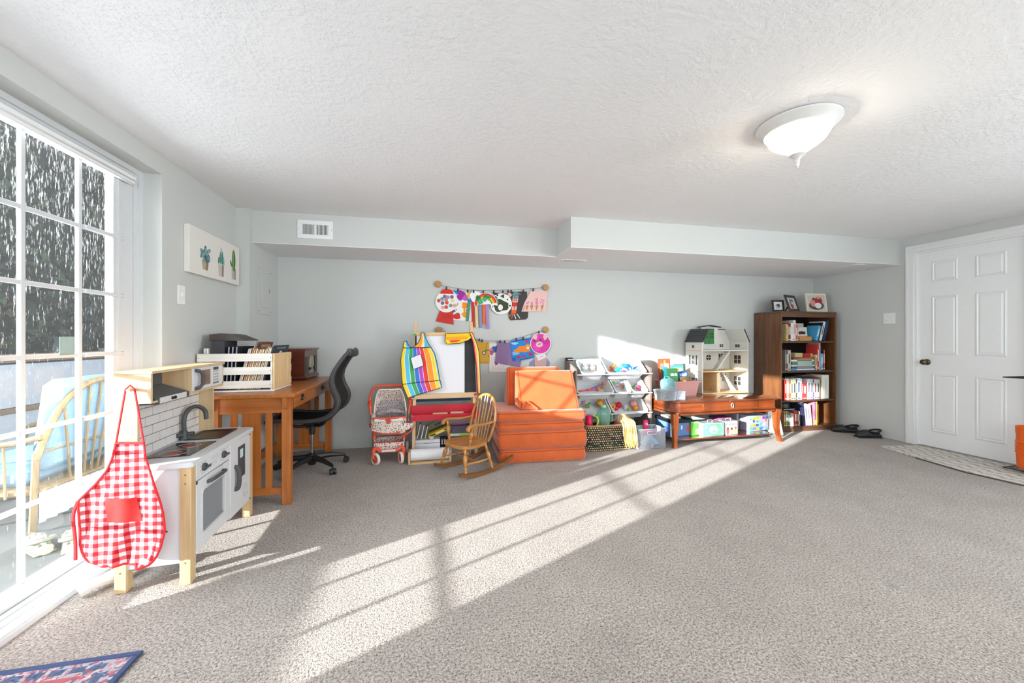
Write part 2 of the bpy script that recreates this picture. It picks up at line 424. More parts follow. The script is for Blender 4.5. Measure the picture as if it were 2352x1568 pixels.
# ---- sliding glass door -------------------------------------------------
GLASS = None
def glass_mat():
    m, nt, b = newmat('streaked_glass'); out = nt.nodes['Material Output']; nt.nodes.remove(b)
    tr = N(nt, 'ShaderNodeBsdfTransparent'); tr.inputs[0].default_value = (.97, .985, .985, 1)
    gl = N(nt, 'ShaderNodeBsdfGlossy', Roughness=.02)
    fr = N(nt, 'ShaderNodeFresnel', IOR=1.35); m1 = N(nt, 'ShaderNodeMixShader')
    nt.links.new(fr.outputs[0], m1.inputs[0]); nt.links.new(tr.outputs[0], m1.inputs[1]); nt.links.new(gl.outputs[0], m1.inputs[2])
    # dried rain streaks and spots, mostly on the upper half
    gm = N(nt, 'ShaderNodeNewGeometry'); mp = N(nt, 'ShaderNodeMapping'); mp.inputs['Scale'].default_value = (60, 120, 22)
    nt.links.new(gm.outputs['Position'], mp.inputs[0])
    nz = N(nt, 'ShaderNodeTexNoise', Scale=1.0, Detail=4.0, Roughness=.7); nt.links.new(mp.outputs[0], nz.inputs['Vector'])
    sep = N(nt, 'ShaderNodeSeparateXYZ'); nt.links.new(gm.outputs['Position'], sep.inputs[0])
    hz = N(nt, 'ShaderNodeMapRange'); hz.inputs[1].default_value = .8; hz.inputs[2].default_value = 1.9; hz.inputs[3].default_value = .0; hz.inputs[4].default_value = .10
    nt.links.new(sep.outputs['Z'], hz.inputs[0])
    ad = N(nt, 'ShaderNodeMath', operation='ADD'); nt.links.new(nz.outputs['Fac'], ad.inputs[0]); nt.links.new(hz.outputs[0], ad.inputs[1])
    rr = N(nt, 'ShaderNodeMapRange'); rr.inputs[1].default_value = .62; rr.inputs[2].default_value = .86; rr.inputs[3].default_value = .012; rr.inputs[4].default_value = .30
    nt.links.new(ad.outputs[0], rr.inputs[0])
    tl = N(nt, 'ShaderNodeBsdfTranslucent'); tl.inputs[0].default_value = (.9, .92, .93, 1)
    m2 = N(nt, 'ShaderNodeMixShader'); nt.links.new(rr.outputs[0], m2.inputs[0]); nt.links.new(m1.outputs[0], m2.inputs[1]); nt.links.new(tl.outputs[0], m2.inputs[2])
    nt.links.new(m2.outputs[0], out.inputs[0]); return m
GLASS = glass_mat()
sd = thing('door_1', None, None, (GX, (OY0+OY1)/2, 0)); sd['kind'] = 'structure'
fr = M()
fr.box(-1.73, -1.637, OY0, OY0+.06, .03, OZ).box(-1.73, -1.637, OY1-.055, OY1, .03, OZ)
fr.box(-1.73, -1.637, OY0+.06, OY1-.055, 2.05, OZ).box(-1.637, -1.625, OY0, OY1, 2.065, OZ)
fr.box(-1.637, -1.625, OY1-.03, OY1, .03, 2.065)
fr.build('door_frame', DOORW, sd, W=True)
sl = M().box(-1.73, XL+.012, OY0, OY1, -.02, .03).box(XL-.004, XL+.02, OY0, OY1, 0, .022)
for xx in (-1.70, -1.66, -1.61, -1.57): sl.box(xx-.004, xx+.004, OY0+.06, OY1-.06, .03, .044)
sl.build('sill_track', DOORW, sd, W=True)
MZ = [.41+.3155*i for i in range(5)]
def leaf(gx, y0, y1, s0, s1, muntins, ext):
    st = M().box(gx-.02, gx+.02, s0, y0, .03, 2.045, .004); st.build('stile', DOORW, sd, W=True)
    st = M().box(gx-.02, gx+.02, y1, s1, .03, 2.045, .004).box(gx-.012, gx+.026, y1+.03, y1+.045, .05, 2.03); st.build('stile', DOORW, sd, W=True)
    M().box(gx-.02, gx+.02, y0, y1, .03, .095, .004).build('bottom_rail', DOORW, sd, W=True)
    M().box(gx-.02, gx+.02, y0, y1, 2.0, 2.045, .004).build('top_rail', DOORW, sd, W=True)
    for yy in muntins: M().box(gx-.009, gx+.009, yy-.011, yy+.011, .095, 2.0, .003).build('muntin', DOORW, sd, W=True)
    ys = [y0]+muntins+[y1]; zs = [.095]+MZ+[2.0]
    for zz in MZ:
        for a, b in zip(ys, ys[1:]):
            a2 = a+.011 if a != y0 else a; b2 = b-.011 if b != y1 else b+ext
            M().box(gx+.001 if b == y1 and ext else gx-.009, gx+.024 if b == y1 and ext else gx+.009, a2, b2, zz-.010, zz+.010, .003).build('muntin', DOORW, sd, W=True)
    for a, b in zip(ys, ys[1:]):
        for c, d in zip(zs, zs[1:]):
            M().poly([(gx, a, c), (gx, b, c), (gx, b, d), (gx, a, d)]).build('pane', GLASS, sd, W=True, flat=True)
leaf(-1.66, 1.70, 2.49, 1.62, 2.635, [2.03, 2.306], .075)
leaf(-1.705, .746, 1.504, .68, 1.62, [1.018, 1.309], 0)
# drawn-up blind cassette and wand at the head of the opening
b = thing('window_blind', 'white cellular blind drawn up under the head of the sliding glass door', 'blind', (-1.62, 1.65, 1.99))
M().box(-1.632, -1.600, OY0+.07, 2.60, 2.005, 2.034, .006).build('cassette', WHITE, b, W=True)
M().box(-1.630, -1.602, OY0+.08, 2.59, 1.985, 2.005, .004).build('bottom_bar', WHITE, b, W=True)
# white outer trim post in the sun, beyond the glass
M().box(-1.79, -1.735, 2.72, 2.92, -.1, 2.3, .006).build('trim_1', TRIMW, kind='structure')

sp0 = at(152, 795, x=-1.655)
M().box(-1.651, -1.648, sp0.y-.04, sp0.y+.035, sp0.z-.04, sp0.z+.045, .001).build('suncatcher', clear('frosted_tile', '#b9c6c4', .45, .5), label='small frosted square suncatcher stuck on the sliding door glass', cat='suncatcher')
# ---- interior six panel door --------------------------------------------
d2 = thing('door_2', None, None, (XR+.02, (DY0+DY1)/2, 0)); d2['kind'] = 'structure'
DX = XR+.016
M().box(DX, DX+.035, DY0, DY1, .012, DZ).build('door_leaf', WHITE, d2, W=True)
def ypx(u): return at(u, 700, x=DX).y
cols = [(ypx(2140), ypx(2201)), (ypx(2240.5), ypx(2314))]
rows = [(at(2140, 601, x=DX).z, at(2140, 648, x=DX).z), (at(2140, 680, x=DX).z, at(2140, 814, x=DX).z), (at(2140, 858, x=DX).z, at(2140, 990, x=DX).z)]
for ya, yb in cols:
    for zt, zb in rows:
        y0, y1 = min(ya, yb), max(ya, yb)
        p = M()
        for k, (i0, x0, i1, x1) in enumerate(((0, DX-.001, .012, DX-.007), (.012, DX-.007, .022, DX+.002))):
            A = [(x0, y0+i0, zb+i0), (x0, y1-i0, zb+i0), (x0, y1-i0, zt-i0), (x0, y0+i0, zt-i0)]
            B = [(x1, y0+i1, zb+i1), (x1, y1-i1, zb+i1), (x1, y1-i1, zt-i1), (x1, y0+i1, zt-i1)]
            p.loops([A, B], False, False)
        p.loops([[(DX-.0005, y0+.024, zb+.024), (DX-.0005, y1-.024, zb+.024), (DX-.0005, y1-.024, zt-.024), (DX-.0005, y0+.024, zt-.024)],
                 [(DX-.005, y0+.036, zb+.036), (DX-.005, y1-.036, zb+.036), (DX-.005, y1-.036, zt-.036), (DX-.005, y0+.036, zt-.036)]], False, True)
        p.build('panel', WHITE, d2, W=True, angle=20)
M().box(XR-.002, XR+.10, DY1, DY1+.03, 0, DZ+.03).box(XR-.002, XR+.10, DY0-.03, DY0, 0, DZ+.03).box(XR-.002, XR+.10, DY0, DY1, DZ, DZ+.03).build('door_jamb', TRIMW, d2, W=True)
cs = M()
for y0, y1 in ((DY1+.02, DY1+.095), (DY0-.095, DY0-.02)):
    cs.box(XR-.014, XR, y0, y1, 0, DZ+.095, .003); cs.box(XR-.019, XR-.014, y0+.045 if y0 > 3 else y0+.01, y1-.01 if y0 > 3 else y1-.045, 0, DZ+.085, .002)
cs.box(XR-.014, XR, DY0-.02, DY1+.02, DZ+.02, DZ+.095, .003); cs.box(XR-.019, XR-.014, DY0-.02, DY1+.02, DZ+.06, DZ+.085, .002)
cs.build('door_casing', TRIMW, d2, W=True)
kp = at(2122, 831, x=DX-.03)
BRZ = plain('aged_bronze', '#6b5d4d', .3, metal=.9)
kn = M(TR((DX, kp.y-.01, kp.z), 0, 0, -PI/2)).lathe([(.030, 0), (.031, .004), (.026, .010), (.012, .014), (.011, .034), (.022, .042), (.028, .052), (.027, .062), (.018, .068), (.0, .070)], n=20)
kn.build('knob', BRZ, d2, W=True)
# ---- small fixtures on the walls ----------------------------------------
def plate(name, label, c, nrm, w, h, toggles):
    """switch plate: nrm 'x+' on the left wall, 'x-' on the right wall"""
    sx = 1 if nrm == 'x+' else -1
    t = thing(name, label, 'light switch', c)
    x0, x1 = (c[0], c[0]+.006*sx); m = M().box(min(x0, x1), max(x0, x1), c[1]-w/2, c[1]+w/2, c[2]-h/2, c[2]+h/2, .002); m.build('cover_plate', WHITE, t, W=True)
    for k in range(toggles):
        yy = c[1]+(k-(toggles-1)/2)*.046
        M().box(min(x1, x1+.009*sx), max(x1, x1+.009*sx), yy-.005, yy+.005, c[2]-.012, c[2]+.012, .002).build('toggle', TRIMW, t, W=True)
        for dz in (-.028, .028): M().ball((x1, yy, c[2]+dz), .0025, 8, 4).build('screw', plain('screw_grey', '#a9aaa8', .4), t, W=True)
a = at(415, 677, x=XL); plate('switch_plate', 'white single light switch plate on left wall under the cactus canvas', (XL, a.y, a.z), 'x+', .075, .12, 1)
a = at(2043, 731, x=XR); plate('switch_plate', 'white double light switch plate on right wall beside the white door', (XR, a.y, a.z), 'x-', .115, .12, 2)
# breaker panel, painted over, on the column
t = thing('breaker_panel', 'breaker panel painted wall grey on the side of the corner column', 'breaker panel', (XC, 4.0, 1.0))
y0 = at(592, 650, x=XC).y; y1 = at(621, 650, x=XC).y; zt = at(606, 615, x=XC).z; zb = at(606, 722, x=XC).z
M().box(XC, XC+.006, y0, y1, zb, zt, .002).build('panel_frame', WALL, t, W=True)
M().box(XC+.006, XC+.010, y0+.03, y1-.03, zb+.06, zt-.05, .002).build('panel_door', WALL, t, W=True)
M().box(XC+.010, XC+.016, y1-.06, y1-.045, (zb+zt)/2-.01, (zb+zt)/2+.03, .002).build('latch', plain('latch_grey', '#9fa4a1', .5), t, W=True)
for yy in (y0+.015, y1-.015):
    for zz in (zb+.03, zt-.03): M().ball((XC+.006, yy, zz), .004, 8, 4).build('screw', BLACK, t, W=True)
# supply vent on the bulkhead face
def grille(label, T, w, h, nslat, name='air_vent'):
    t = thing(name, label, 'vent', T.translation, rot=T.to_3x3().to_4x4())
    m = M().box(-w/2, w/2, -h/2, -h*.27, 0, .006, .002).box(-w/2, w/2, h*.27, h/2, 0, .006, .002)
    m.box(-w/2, -w*.36, -h*.27, h*.27, 0, .006).box(w*.36, w/2, -h*.27, h*.27, 0, .006).box(-w*.03, w*.03, -h*.27, h*.27, 0, .006)
    m.build('grille_frame', WHITE, t)
    M().box(-w*.37, w*.37, -h*.28, h*.28, -.0005, .0012).build('duct_opening', plain('duct_dark', '#2b2723', .9), t)
    sl = None
    for side in (-1, 1):
        for k in range(nslat):
            x = side*(w*.03+(k+.5)*w*.33/nslat)
            if sl is None: sl = M().box(-w*.33/nslat*.22, w*.33/nslat*.22, -h*.27, h*.27, .001, .0055).build('slat', WHITE, t); sl.location = (x, 0, 0)
            else: child(t, 'slat', sl, (x, 0, 0))
    for x in (-w*.46, w*.46): M().ball((x, 0, .006), .003, 8, 4).build('screw', BLACK, t)
RXF = Matrix(((1, 0, 0, 0), (0, 0, -1, 0), (0, 1, 0, 0), (0, 0, 0, 1)))     # local z faces -Y
a = at(724.5, 527.5, y=YS1)
grille('white supply vent with upright slats on the bulkhead face', Matrix.Translation((a.x, YS1, a.z)) @ RXF, .285, .158, 9)
RDN = Matrix.Rotation(PI, 4, 'X')
a = at(1314, 598.5, z=ZS); grille('flat ceiling vent under the bulkhead above the art strings', Matrix.Translation((a.x, a.y, ZS)) @ RDN, .27, .13, 8)
a = at(1942, 612, z=ZS); grille('flat ceiling vent under the bulkhead above the bookcase corner', Matrix.Translation((a.x, a.y-.02, ZS)) @ RDN @ Matrix.Rotation(PI/2, 4, 'Z'), .27, .13, 8)
# ---- cactus canvas on the left wall
y0 = at(421.4, 560, x=XL).y; y1 = at(542.8, 600, x=XL).y; zt = at(421.4, 506.9, x=XL+.03).z; zb = at(421.4, 620, x=XL+.03).z
y1 = min(y1, 3.585)
t = thing('canvas_print', 'pale canvas print of three potted succulents hung on the left wall', 'picture', (XL, (y0+y1)/2, zb))
M().box(XL, XL+.032, y0, y1, zb, zt, .003).build('canvas', plain('canvas_cream', '#e4e1da', .9, bmp=.1, nscale=200), t, W=True)
pr = M(); X1 = XL+.0322
def cpt(fy, fz): return V((X1, y0+(y1-y0)*fy, zb+(zt-zb)*fz))
def blob(m, fy, fz, ry, rz, col, n=14, ang=0, lay=0):
    m.col(col); pts = []
    for i in range(n):
        a = 2*PI*i/n; p = V((0, ry*math.cos(a), rz*math.sin(a))); p = Matrix.Rotation(ang, 3, 'X') @ p
        pts.append(cpt(fy, fz)+p+V((.0002*lay, 0, 0)))
    m.poly(pts)
Wc, Hc = y1-y0, zt-zb
def pot(fy, zb_, zt_, w0, w1, c1, c2):
    pr.col(c1); pr.poly([cpt(fy-w0, zb_), cpt(fy+w0, zb_), cpt(fy+w1, zt_), cpt(fy-w1, zt_)])
    pr.col(c2); pr.poly([cpt(fy+w0*.3, zb_)+V((.0002, 0, 0)), cpt(fy+w0, zb_)+V((.0002, 0, 0)), cpt(fy+w1, zt_)+V((.0002, 0, 0)), cpt(fy+w1*.3, zt_)+V((.0002, 0, 0))])
pot(.27, .14, .36, .045, .065, '#b7a78e', '#8b7b62'); pot(.58, .10, .38, .05, .058, '#c9bfb2', '#94887a'); pot(.86, .12, .40, .045, .05, '#b5b8ae', '#8c9088')
rg = random.Random(3)
for k in range(26):
    a = rg.uniform(0, 2*PI); r = rg.uniform(0, 1)
    blob(pr, .27+.085*r*math.cos(a), .52+.15*r*math.sin(a), .014, .026, rg.choice(['#54788a', '#6b93a0', '#3e6073', '#7fa7a4']), 8, a+PI/2, 1+k)
for k, (dx, hgt) in enumerate(((-.05, .18), (-.02, .30), (.0, .42), (.03, .34), (.05, .22), (.015, .25))):
    blob(pr, .58+dx, .38+hgt/2, .010, hgt*Hc/2, rg.choice(['#5f9a8c', '#7fb3a2', '#4d8577']), 10, dx*3, 1+k)
blob(pr, .86, .60, .030, .085, '#5b7f4b', 14, 0, 1); blob(pr, .85, .60, .008, .075, '#7b9c62', 10, 0, 2); blob(pr, .80, .50, .012, .03, '#5b7f4b', 10, .5, 1); blob(pr, .87, .60, .005, .07, '#45683a', 10, 0, 3)
pr.build('print', paint(.85), t, W=True, flat=True, kind='stuff')

# ================================================================== OUTSIDE
PATIO = -.10
M().box(-12, -1.73, -8, 12, PATIO-.2, PATIO).build('patio', plain('patio_concrete', '#5c5e5c', .9, var=.12, nscale=6, bmp=.3), kind='structure', recenter=False)
fence = thing('panel_fence', 'white panel fence with brown rail seen through the sliding door', 'fence', (-4.2, 6, PATIO))
FW = plain('fence_white', '#c3cad2', .6, var=.05); FB = plain('fence_brown', '#8a6f55', .7, var=.15); FD = plain('fence_dark', '#3a4450', .7, var=.1)
for k in range(5):
    ya = 3.2+k*1.5
    M().box(-4.16, -4.12, ya+.04, ya+1.46, .42, .86, .004).build('panel', FW, fence, W=True)
    M().box(-4.16, -4.12, ya+.04, ya+1.46, -.02, .36, .004).build('panel', FW, fence, W=True)
    M().box(-4.23, -4.15, ya-.04, ya+.04, PATIO, 1.0, .006).build('post', FD, fence, W=True)
M().box(-4.16, -4.10, 3.2, 10.8, .365, .415, .004).build('rail', FB, fence, W=True)
M().box(-4.20, -4.09, 3.2, 10.8, .88, .96, .004).build('cap_rail', FB, fence, W=True)
M().box(-4.20, -4.17, 3.2, 10.8, PATIO, .88).build('backing', FD, fence, W=True)
def shrub(label, c, rx, ry, rz, n, cols, sd_):
    r = random.Random(sd_); t = thing('evergreen_tree', label, 'tree', (c[0], c[1], PATIO), group='trees beyond the fence')
    M().tube([(0, 0, 0), (.1, .05, c[2]-PATIO)], [.14, .06], 8).build('trunk', plain('bark', '#3d342c', .9, var=.2), t)
    m = M()
    for k in range(n):
        a = r.uniform(0, 2*PI); q = r.uniform(-1, 1); w = math.sqrt(1-q*q); d = r.uniform(.55, 1)
        p = V((rx*w*math.cos(a)*d, ry*w*math.sin(a)*d, c[2]-PATIO+rz*q*d))
        e1 = V((r.gauss(0, 1), r.gauss(0, 1), r.gauss(0, 1))).normalized(); e2 = e1.orthogonal().normalized(); s = r.uniform(.06, .13)
        m.col(r.choice(cols)); m.add([p+e1*s, p+e2*s*.45, p-e1*s, p-e2*s*.45], [(0, 1, 2, 3)])
    m.build('foliage', paint(.8), t, flat=True, kind='stuff')
G1 = ['#2c3a2a', '#24301f', '#38492f', '#46583a', '#1c261b']; G2 = ['#4a5a38', '#5e6f45', '#38472c', '#76855a']
shrub('dark evergreen at the left behind the white fence', (-6.4, 6.9, 2.2), 1.2, 1.0, 2.2, 2600, G1, 1)
shrub('broad dark evergreen in the middle behind the white fence', (-6.0, 9.0, 2.4), 1.2, 1.0, 2.4, 2600, G1, 2)
shrub('paler olive-green tree on the right behind the white fence', (-5.4, 11.1, 2.3), 1.1, 1.0, 2.3, 2400, G2, 3)
shrub('dark evergreen far behind the other trees outside', (-8.9, 9.6, 2.6), 1.6, 2.4, 2.6, 2600, G1, 4)
bank = M()
bank.sheet(lambda a, b: (-10.2+1.2*math.sin(a*7)-2.5*b, 3+a*22, PATIO+b*11.0+.3*math.sin(a*15+b*6)), 24, 10, (-.3, 0, 0))
bank.build('hillside', plain('hill_dark', '#2b2f27', 1.0, var=.35, nscale=3, bmp=.5), kind='structure', recenter=False)
# unseen low box, added to shade the near part of the carpet
bn = thing('patio_bench', 'low white storage bench standing on the patio outside the sliding door', 'bench', (-3.0, .45, PATIO))
M().box(-3.25, -2.95, -.05, .93, PATIO, .53, .01).build('box', FW, bn, W=True)
M().box(-3.28, -2.92, -.08, .96, .53, .57, .01).build('lid', FW, bn, W=True)
# rattan armchair with blue cushion
RAT = wood('rattan', '#7a6340', '#9c875f', 'Z', .5)
CUSH = plain('cushion_blue', '#7f9fb8', .9, var=.06, bmp=.2)
rc = thing('rattan_armchair', 'pale rattan armchair with light blue cushion on the patio', 'armchair', (-2.75, 3.42, PATIO))
BX = -2.42
arch = [(BX+.02, 3.03, .36), (BX+.05, 3.06, .52), (BX+.08, 3.14, .70), (BX+.10, 3.27, .80), (BX+.11, 3.42, .83), (BX+.10, 3.57, .80), (BX+.08, 3.70, .70), (BX+.05, 3.78, .52), (BX+.02, 3.81, .36)]
M().tube(smooth_path(arch, 5), .020, 8).build('back_hoop', RAT, rc, W=True)
for yy in (3.03, 3.81):
    M().tube(smooth_path([(BX+.05, yy, .50), (BX-.15, yy, .46), (BX-.55, yy, .45), (BX-.66, yy, .40), (BX-.68, yy, .2), (BX-.66, yy, PATIO)], 5), .018, 8).build('arm', RAT, rc, W=True)
    M().cyl((BX+.02, yy, .4), (BX, yy, PATIO), .018, n=8).build('leg', RAT, rc, W=True)
for k in range(7):
    yy = 3.12+k*.1; zt_ = .83-((yy-3.42)/.39)**2*.28
    M().cyl((BX+.03, 3.42+(yy-3.42)*.55, .16), (BX+.10, yy, zt_), .008, n=6).build('back_cane', RAT, rc, W=True)
for zz, r_ in ((.16, .014), (.40, .008)): M().tube([(BX+.03, 3.03, zz), (BX+.045, 3.42, zz), (BX+.03, 3.81, zz)], r_, 8).build('cross_rail', RAT, rc, W=True)
for k in range(8):
    for yy in (3.03, 3.81):
        xx = BX-.06-k*.075; M().cyl((xx, yy, .12), (xx-.01, yy, .45), .007, n=6).build('side_cane', RAT, rc, W=True)
M().box(BX-.62, BX+.02, 3.04, 3.80, .12, .17, .015).build('seat_frame', RAT, rc, W=True)
M().box(BX-.62, BX-.08, 3.06, 3.78, .17, .30, .04).build('seat_cushion', CUSH, rc, W=True)
bc = M(TR((BX-.05, 3.42, .26), 0, 0, .12)).box(-.05, .07, -.33, .33, 0, .60, .05); bc.build('back_cushion', CUSH, rc, W=True)
sk = M().sheet(lambda a, b: (BX+.035+.012*math.sin(a*60), 3.03+a*.78, .16-b*.20), 40, 3, (.003, 0, 0)); sk.build('fringe_skirt', plain('skirt_white', '#d4dbe2', .9, var=.08), rc, W=True)
# garden clogs by the threshold outside
def clog(m, s=1.0):
    secs = []
    for t_, w, h0, h1 in ((0, .028, .0, .035), (.08, .038, 0, .05), (.25, .040, 0, .046), (.45, .042, 0, .060), (.62, .050, 0, .085), (.80, .050, 0, .070), (.93, .038, 0, .05), (1.0, .016, .01, .03)):
        x = (t_-.5)*.26*s; secs.append([(x, w*s*math.cos(a), (h0+(h1-h0)*(.5+.5*math.sin(a)))*s) for a in [2*PI*i/14 for i in range(14)]])
    m.loops(secs); return m
def clog_thing(name, label, loc, rz, base, dark, group=None):
    t = thing(name, label, 'clog', loc, rz, group)
    clog(M()).build('upper', base, t)
    M().box(-.128, .125, -.046, .046, -.002, .012, .006).build('sole', dark, t)
    M().tube(smooth_path([(-.02, -.046, .055), (-.09, -.048, .075), (-.135, 0, .085), (-.09, .048, .075), (-.02, .046, .055)], 5), .007, 6, flat=1.6).build('heel_strap', dark, t)
    h = None
    for k in range(9):
        x = .02+.028*(k % 3); y = (-.024, 0, .024)[k//3]
        M().cyl((x, y, .045), (x, y, .087-abs(y)*.5-(x-.04)*.12), .005, n=8).build('vent_hole', dark, t)
    M().tube([(-.11, -.018, .05), (-.02, -.028, .058), (-.02, .028, .058), (-.11, .018, .05)], .008, 6).build('foot_opening', dark, t)
CL = plain('clog_cream', '#b7b6a0', .7, var=.06); CLD = plain('clog_cream_dark', '#7d7d6c', .8)
p = at(85, 1262, z=PATIO); clog_thing('garden_clog', 'cream garden clog on the patio nearer the left frame edge', (p.x, p.y, PATIO+.002), 2.5, CL, CLD, 'clogs outside the door')
p = at(150, 1262, z=PATIO); clog_thing('garden_clog', 'cream garden clog on the patio nearer the hanging apron', (p.x, p.y+.05, PATIO+.002), 2.2, CL, CLD, 'clogs outside the door')
# ================================================================== TOY KITCHEN
BIRCH = wood('birch_ply', '#c6a87e', '#d8bf98', 'Z', .5)
PINE = wood('pine_leg', '#c6a576', '#dabf94', 'Z', .5)
KW = plain('kitchen_white', '#d9dbdd', .4, var=.01)
GREYP = plain('dark_grey_plastic', '#4b4c4e', .5, var=.03)
BLKP = plain('black_plastic', '#1b1b1d', .35, var=.05)
K = thing('toy_kitchen', 'white and birch toy kitchen with sink, oven and microwave beside the glass door', 'toy kitchen', (-1.335, 2.03, 0), math.radians(3))
KD, KWD, CT = .285, .75, .555
for lx, ly in ((0, 0), (KD-.045, 0), (0, KWD-.05), (KD-.045, KWD-.05)):
    M().box(lx, lx+.045, ly, ly+.045, 0, CT-.022, .003).build('leg', PINE, K)
for lx, ly, z in ((KD-.022, 0, .50), (KD-.022, 0, .46), (.022, 0, .09), (KD-.022, 0, .10), (KD-.012, .006, .11)):
    M().cyl((lx, ly-.0006, z), (lx, ly+.003, z), .004, n=8).build('bolt', plain('bolt_steel', '#8a7d70', .4, metal=.6), K)
M().box(.045, KD-.045, .006, .018, .10, CT-.022).build('side_panel', KW, K)
M().cyl((.19, .0054, .25), (.19, .01, .25), .004, n=8).build('bolt', BLKP, K)
M().box(.045, KD-.045, KWD-.03, KWD-.018, .10, CT-.022).build('side_panel', KW, K)
M().box(.006, .016, .045, KWD-.05, .10, CT-.022).build('back_panel', KW, K)
M().box(.016, KD-.03, .018, KWD-.03, .095, .107).build('bottom_panel', KW, K)
# worktop with rounded outer corners
ct = M(); pts = [(0, -.004), (KD-.002, -.004)]
for cx, cy, a0 in ((KD+.005-.05, KWD+.03-.05, 0),):
    pts += [(KD+.006, .006)]
    pts += [(cx+.05*math.cos(a), cy+.05*math.sin(a)) for a in [PI/2*i/6 for i in range(7)]]
pts += [(.0, KWD+.03)]
# top as two rings round the basin
ct.prism([(x, y, CT-.022) for x, y in pts], (0, 0, .018)); ct.build('worktop', KW, K)
hole = (.045, .205, .475, .70)
tp = M(); z0, z1 = CT-.004, CT
tp.box(0, hole[0], -.004, KWD+.028, z0, z1).box(hole[0], hole[1], -.004, hole[2], z0, z1).box(hole[0], hole[1], hole[3], KWD+.028, z0, z1)
tp.box(hole[1], KD+.003, -.004, KWD-.02, z0, z1); tp.build('worktop_surface', KW, K)
sk = M(TR(((hole[0]+hole[1])/2, (hole[2]+hole[3])/2, CT)))
hx, hy = (hole[1]-hole[0])/2, (hole[3]-hole[2])/2
sk.tub([(hx+.012, hy+.012, .0005, .02), (hx+.012, hy+.012, .005, .02), (hx-.004, hy-.004, .005, .018), (hx-.016, hy-.016, -.0035, .016)])
sk.build('sink_basin', BLKP, K)
fx, fy = .035, .485
fau = M().lathe([(.022, CT), (.022, CT+.012), (.016, CT+.02), (.016, CT+.05), (.0, CT+.052)], (fx, fy, 0), 16)
fau.tube(smooth_path([(fx, fy, CT+.04), (fx, fy, CT+.12), (fx+.01, fy+.03, CT+.165), (fx+.03, fy+.08, CT+.172), (fx+.05, fy+.115, CT+.14), (fx+.055, fy+.12, CT+.09)], 6), .0115, 10)
FA = fau.build('faucet', GREYP, K)
M().cyl((fx, fy, CT+.03), (fx+.045, fy+.005, CT+.032), .012, n=12).build('tap_handle', GREYP, FA)
M().cyl((fx, fy, CT+.03), (fx-.02, fy-.03, CT+.03), .012, n=12).build('tap_handle', GREYP, FA)
# hob
HB = M().box(.035, .225, .12, .40, CT, CT+.003, .001).build('hob', plain('hob_black', '#1e1d1f', .12), K)
for i, (hxx, hyy, r) in enumerate(((.13, .19, .055), (.13, .325, .05))):
    m = M(); m.tube([(hxx+r*math.cos(a), hyy+r*math.sin(a), CT+.003) for a in [2*PI*j/32 for j in range(32)]], .0012, 6, closed=True); m.build('burner_ring', plain('print_grey', '#b9b2ae', .5), HB)
    m = M(); m.prism([(hxx+x, hyy+y, CT+.0028) for x, y in circ(28, r*.62)], (0, 0, .0008)); m.build('burner_disc', plain('burner_red', '#b8452f', .4), HB)
    m = M(); m.box(hxx-r*.5, hxx+r*.5, hyy-.004, hyy+.004, CT+.0036, CT+.0044); m.build('burner_mark', BLKP, HB)
for k in range(2): M().prism([(.07+x, .13+k*.022+y, CT+.003) for x, y in circ(14, .007)], (0, 0, .0008)).build('touch_button', plain('burner_red', '#b8452f', .4), HB)
# front: control panel, oven door, fridge door
fxx = KD-.014
def front(y0, y1, z0, z1, x=fxx, th=.014, b=.003): return M().box(x, x+th, y0, y1, z0, z1, b)
cp = front(.047, .405, .452, CT-.024).build('control_panel', KW, K)
for ky in (.115, .325):
    kb = M(TR((fxx+.014, ky, .50), 0, 0, PI/2)).lathe([(.019, 0), (.019, .008), (.016, .012), (.0, .012)], n=18)
    kb.box(-.005, .005, -.019, .019, .010, .026, .003); kb.build('knob', GREYP, cp)
M().cyl((fxx+.012, .185, .49), (fxx+.0155, .185, .49), .005, n=12).build('pilot_light', BLKP, cp)
DP = plain('dial_print', '#a7a6a2', .6)
mk = M()
for ky in (.115, .325):
    for j in range(9):
        a = PI*(.1+j*.1+.5) ; yy, zz = ky+.03*math.cos(2*PI*j/9), .50+.03*math.sin(2*PI*j/9)
        mk.box(fxx+.014, fxx+.0146, yy-.003, yy+.003, zz-.003, zz+.003)
for yy, zz in ((.215, .515), (.245, .515), (.215, .49), (.245, .49), (.27, .51)):
    mk.tube([(fxx+.0143, yy+.009*math.cos(a), zz+.009*math.sin(a)) for a in [2*PI*i/12 for i in range(12)]], .0007, 4, closed=True)
mk.build('dial_marks', DP, cp, kind='stuff')
od = M(); wy0, wy1, wz0, wz1 = .10, .335, .19, .39
od.box(fxx, fxx+.014, .047, wy0, .12, .448, .002).box(fxx, fxx+.014, wy1, .405, .12, .448, .002).box(fxx, fxx+.014, wy0, wy1, .12, wz0, .002).box(fxx, fxx+.014, wy0, wy1, wz1, .448, .002)
OD = od.build('oven_door', KW, K)
rim = [(fxx+.0145, (wy0+wy1)/2+x, (wz0+wz1)/2+y) for x, y in rrect((wy1-wy0)/2+.004, (wz1-wz0)/2+.004, .022, 4)]
M().tube(rim, .0055, 6, closed=True).build('window_rim', plain('rim_grey', '#c9cbcc', .3), OD)
M().box(fxx+.004, fxx+.007, wy0, wy1, wz0, wz1).build('oven_glass', clear('oven_glass', '#c7cacc', .25), OD)
for zz in (.25, .30, .345): M().cyl((fxx-.03, wy0, zz), (fxx-.03, wy1, zz), .0022, n=6).build('oven_rack_wire', plain('wire_grey', '#cfd0d0', .3), OD)
M().tube(smooth_path([(fxx+.014, .15, .415), (fxx+.034, .165, .42), (fxx+.036, .235, .42), (fxx+.034, .305, .42), (fxx+.014, .32, .415)], 4), .0085, 8).build('handle', GREYP, OD)
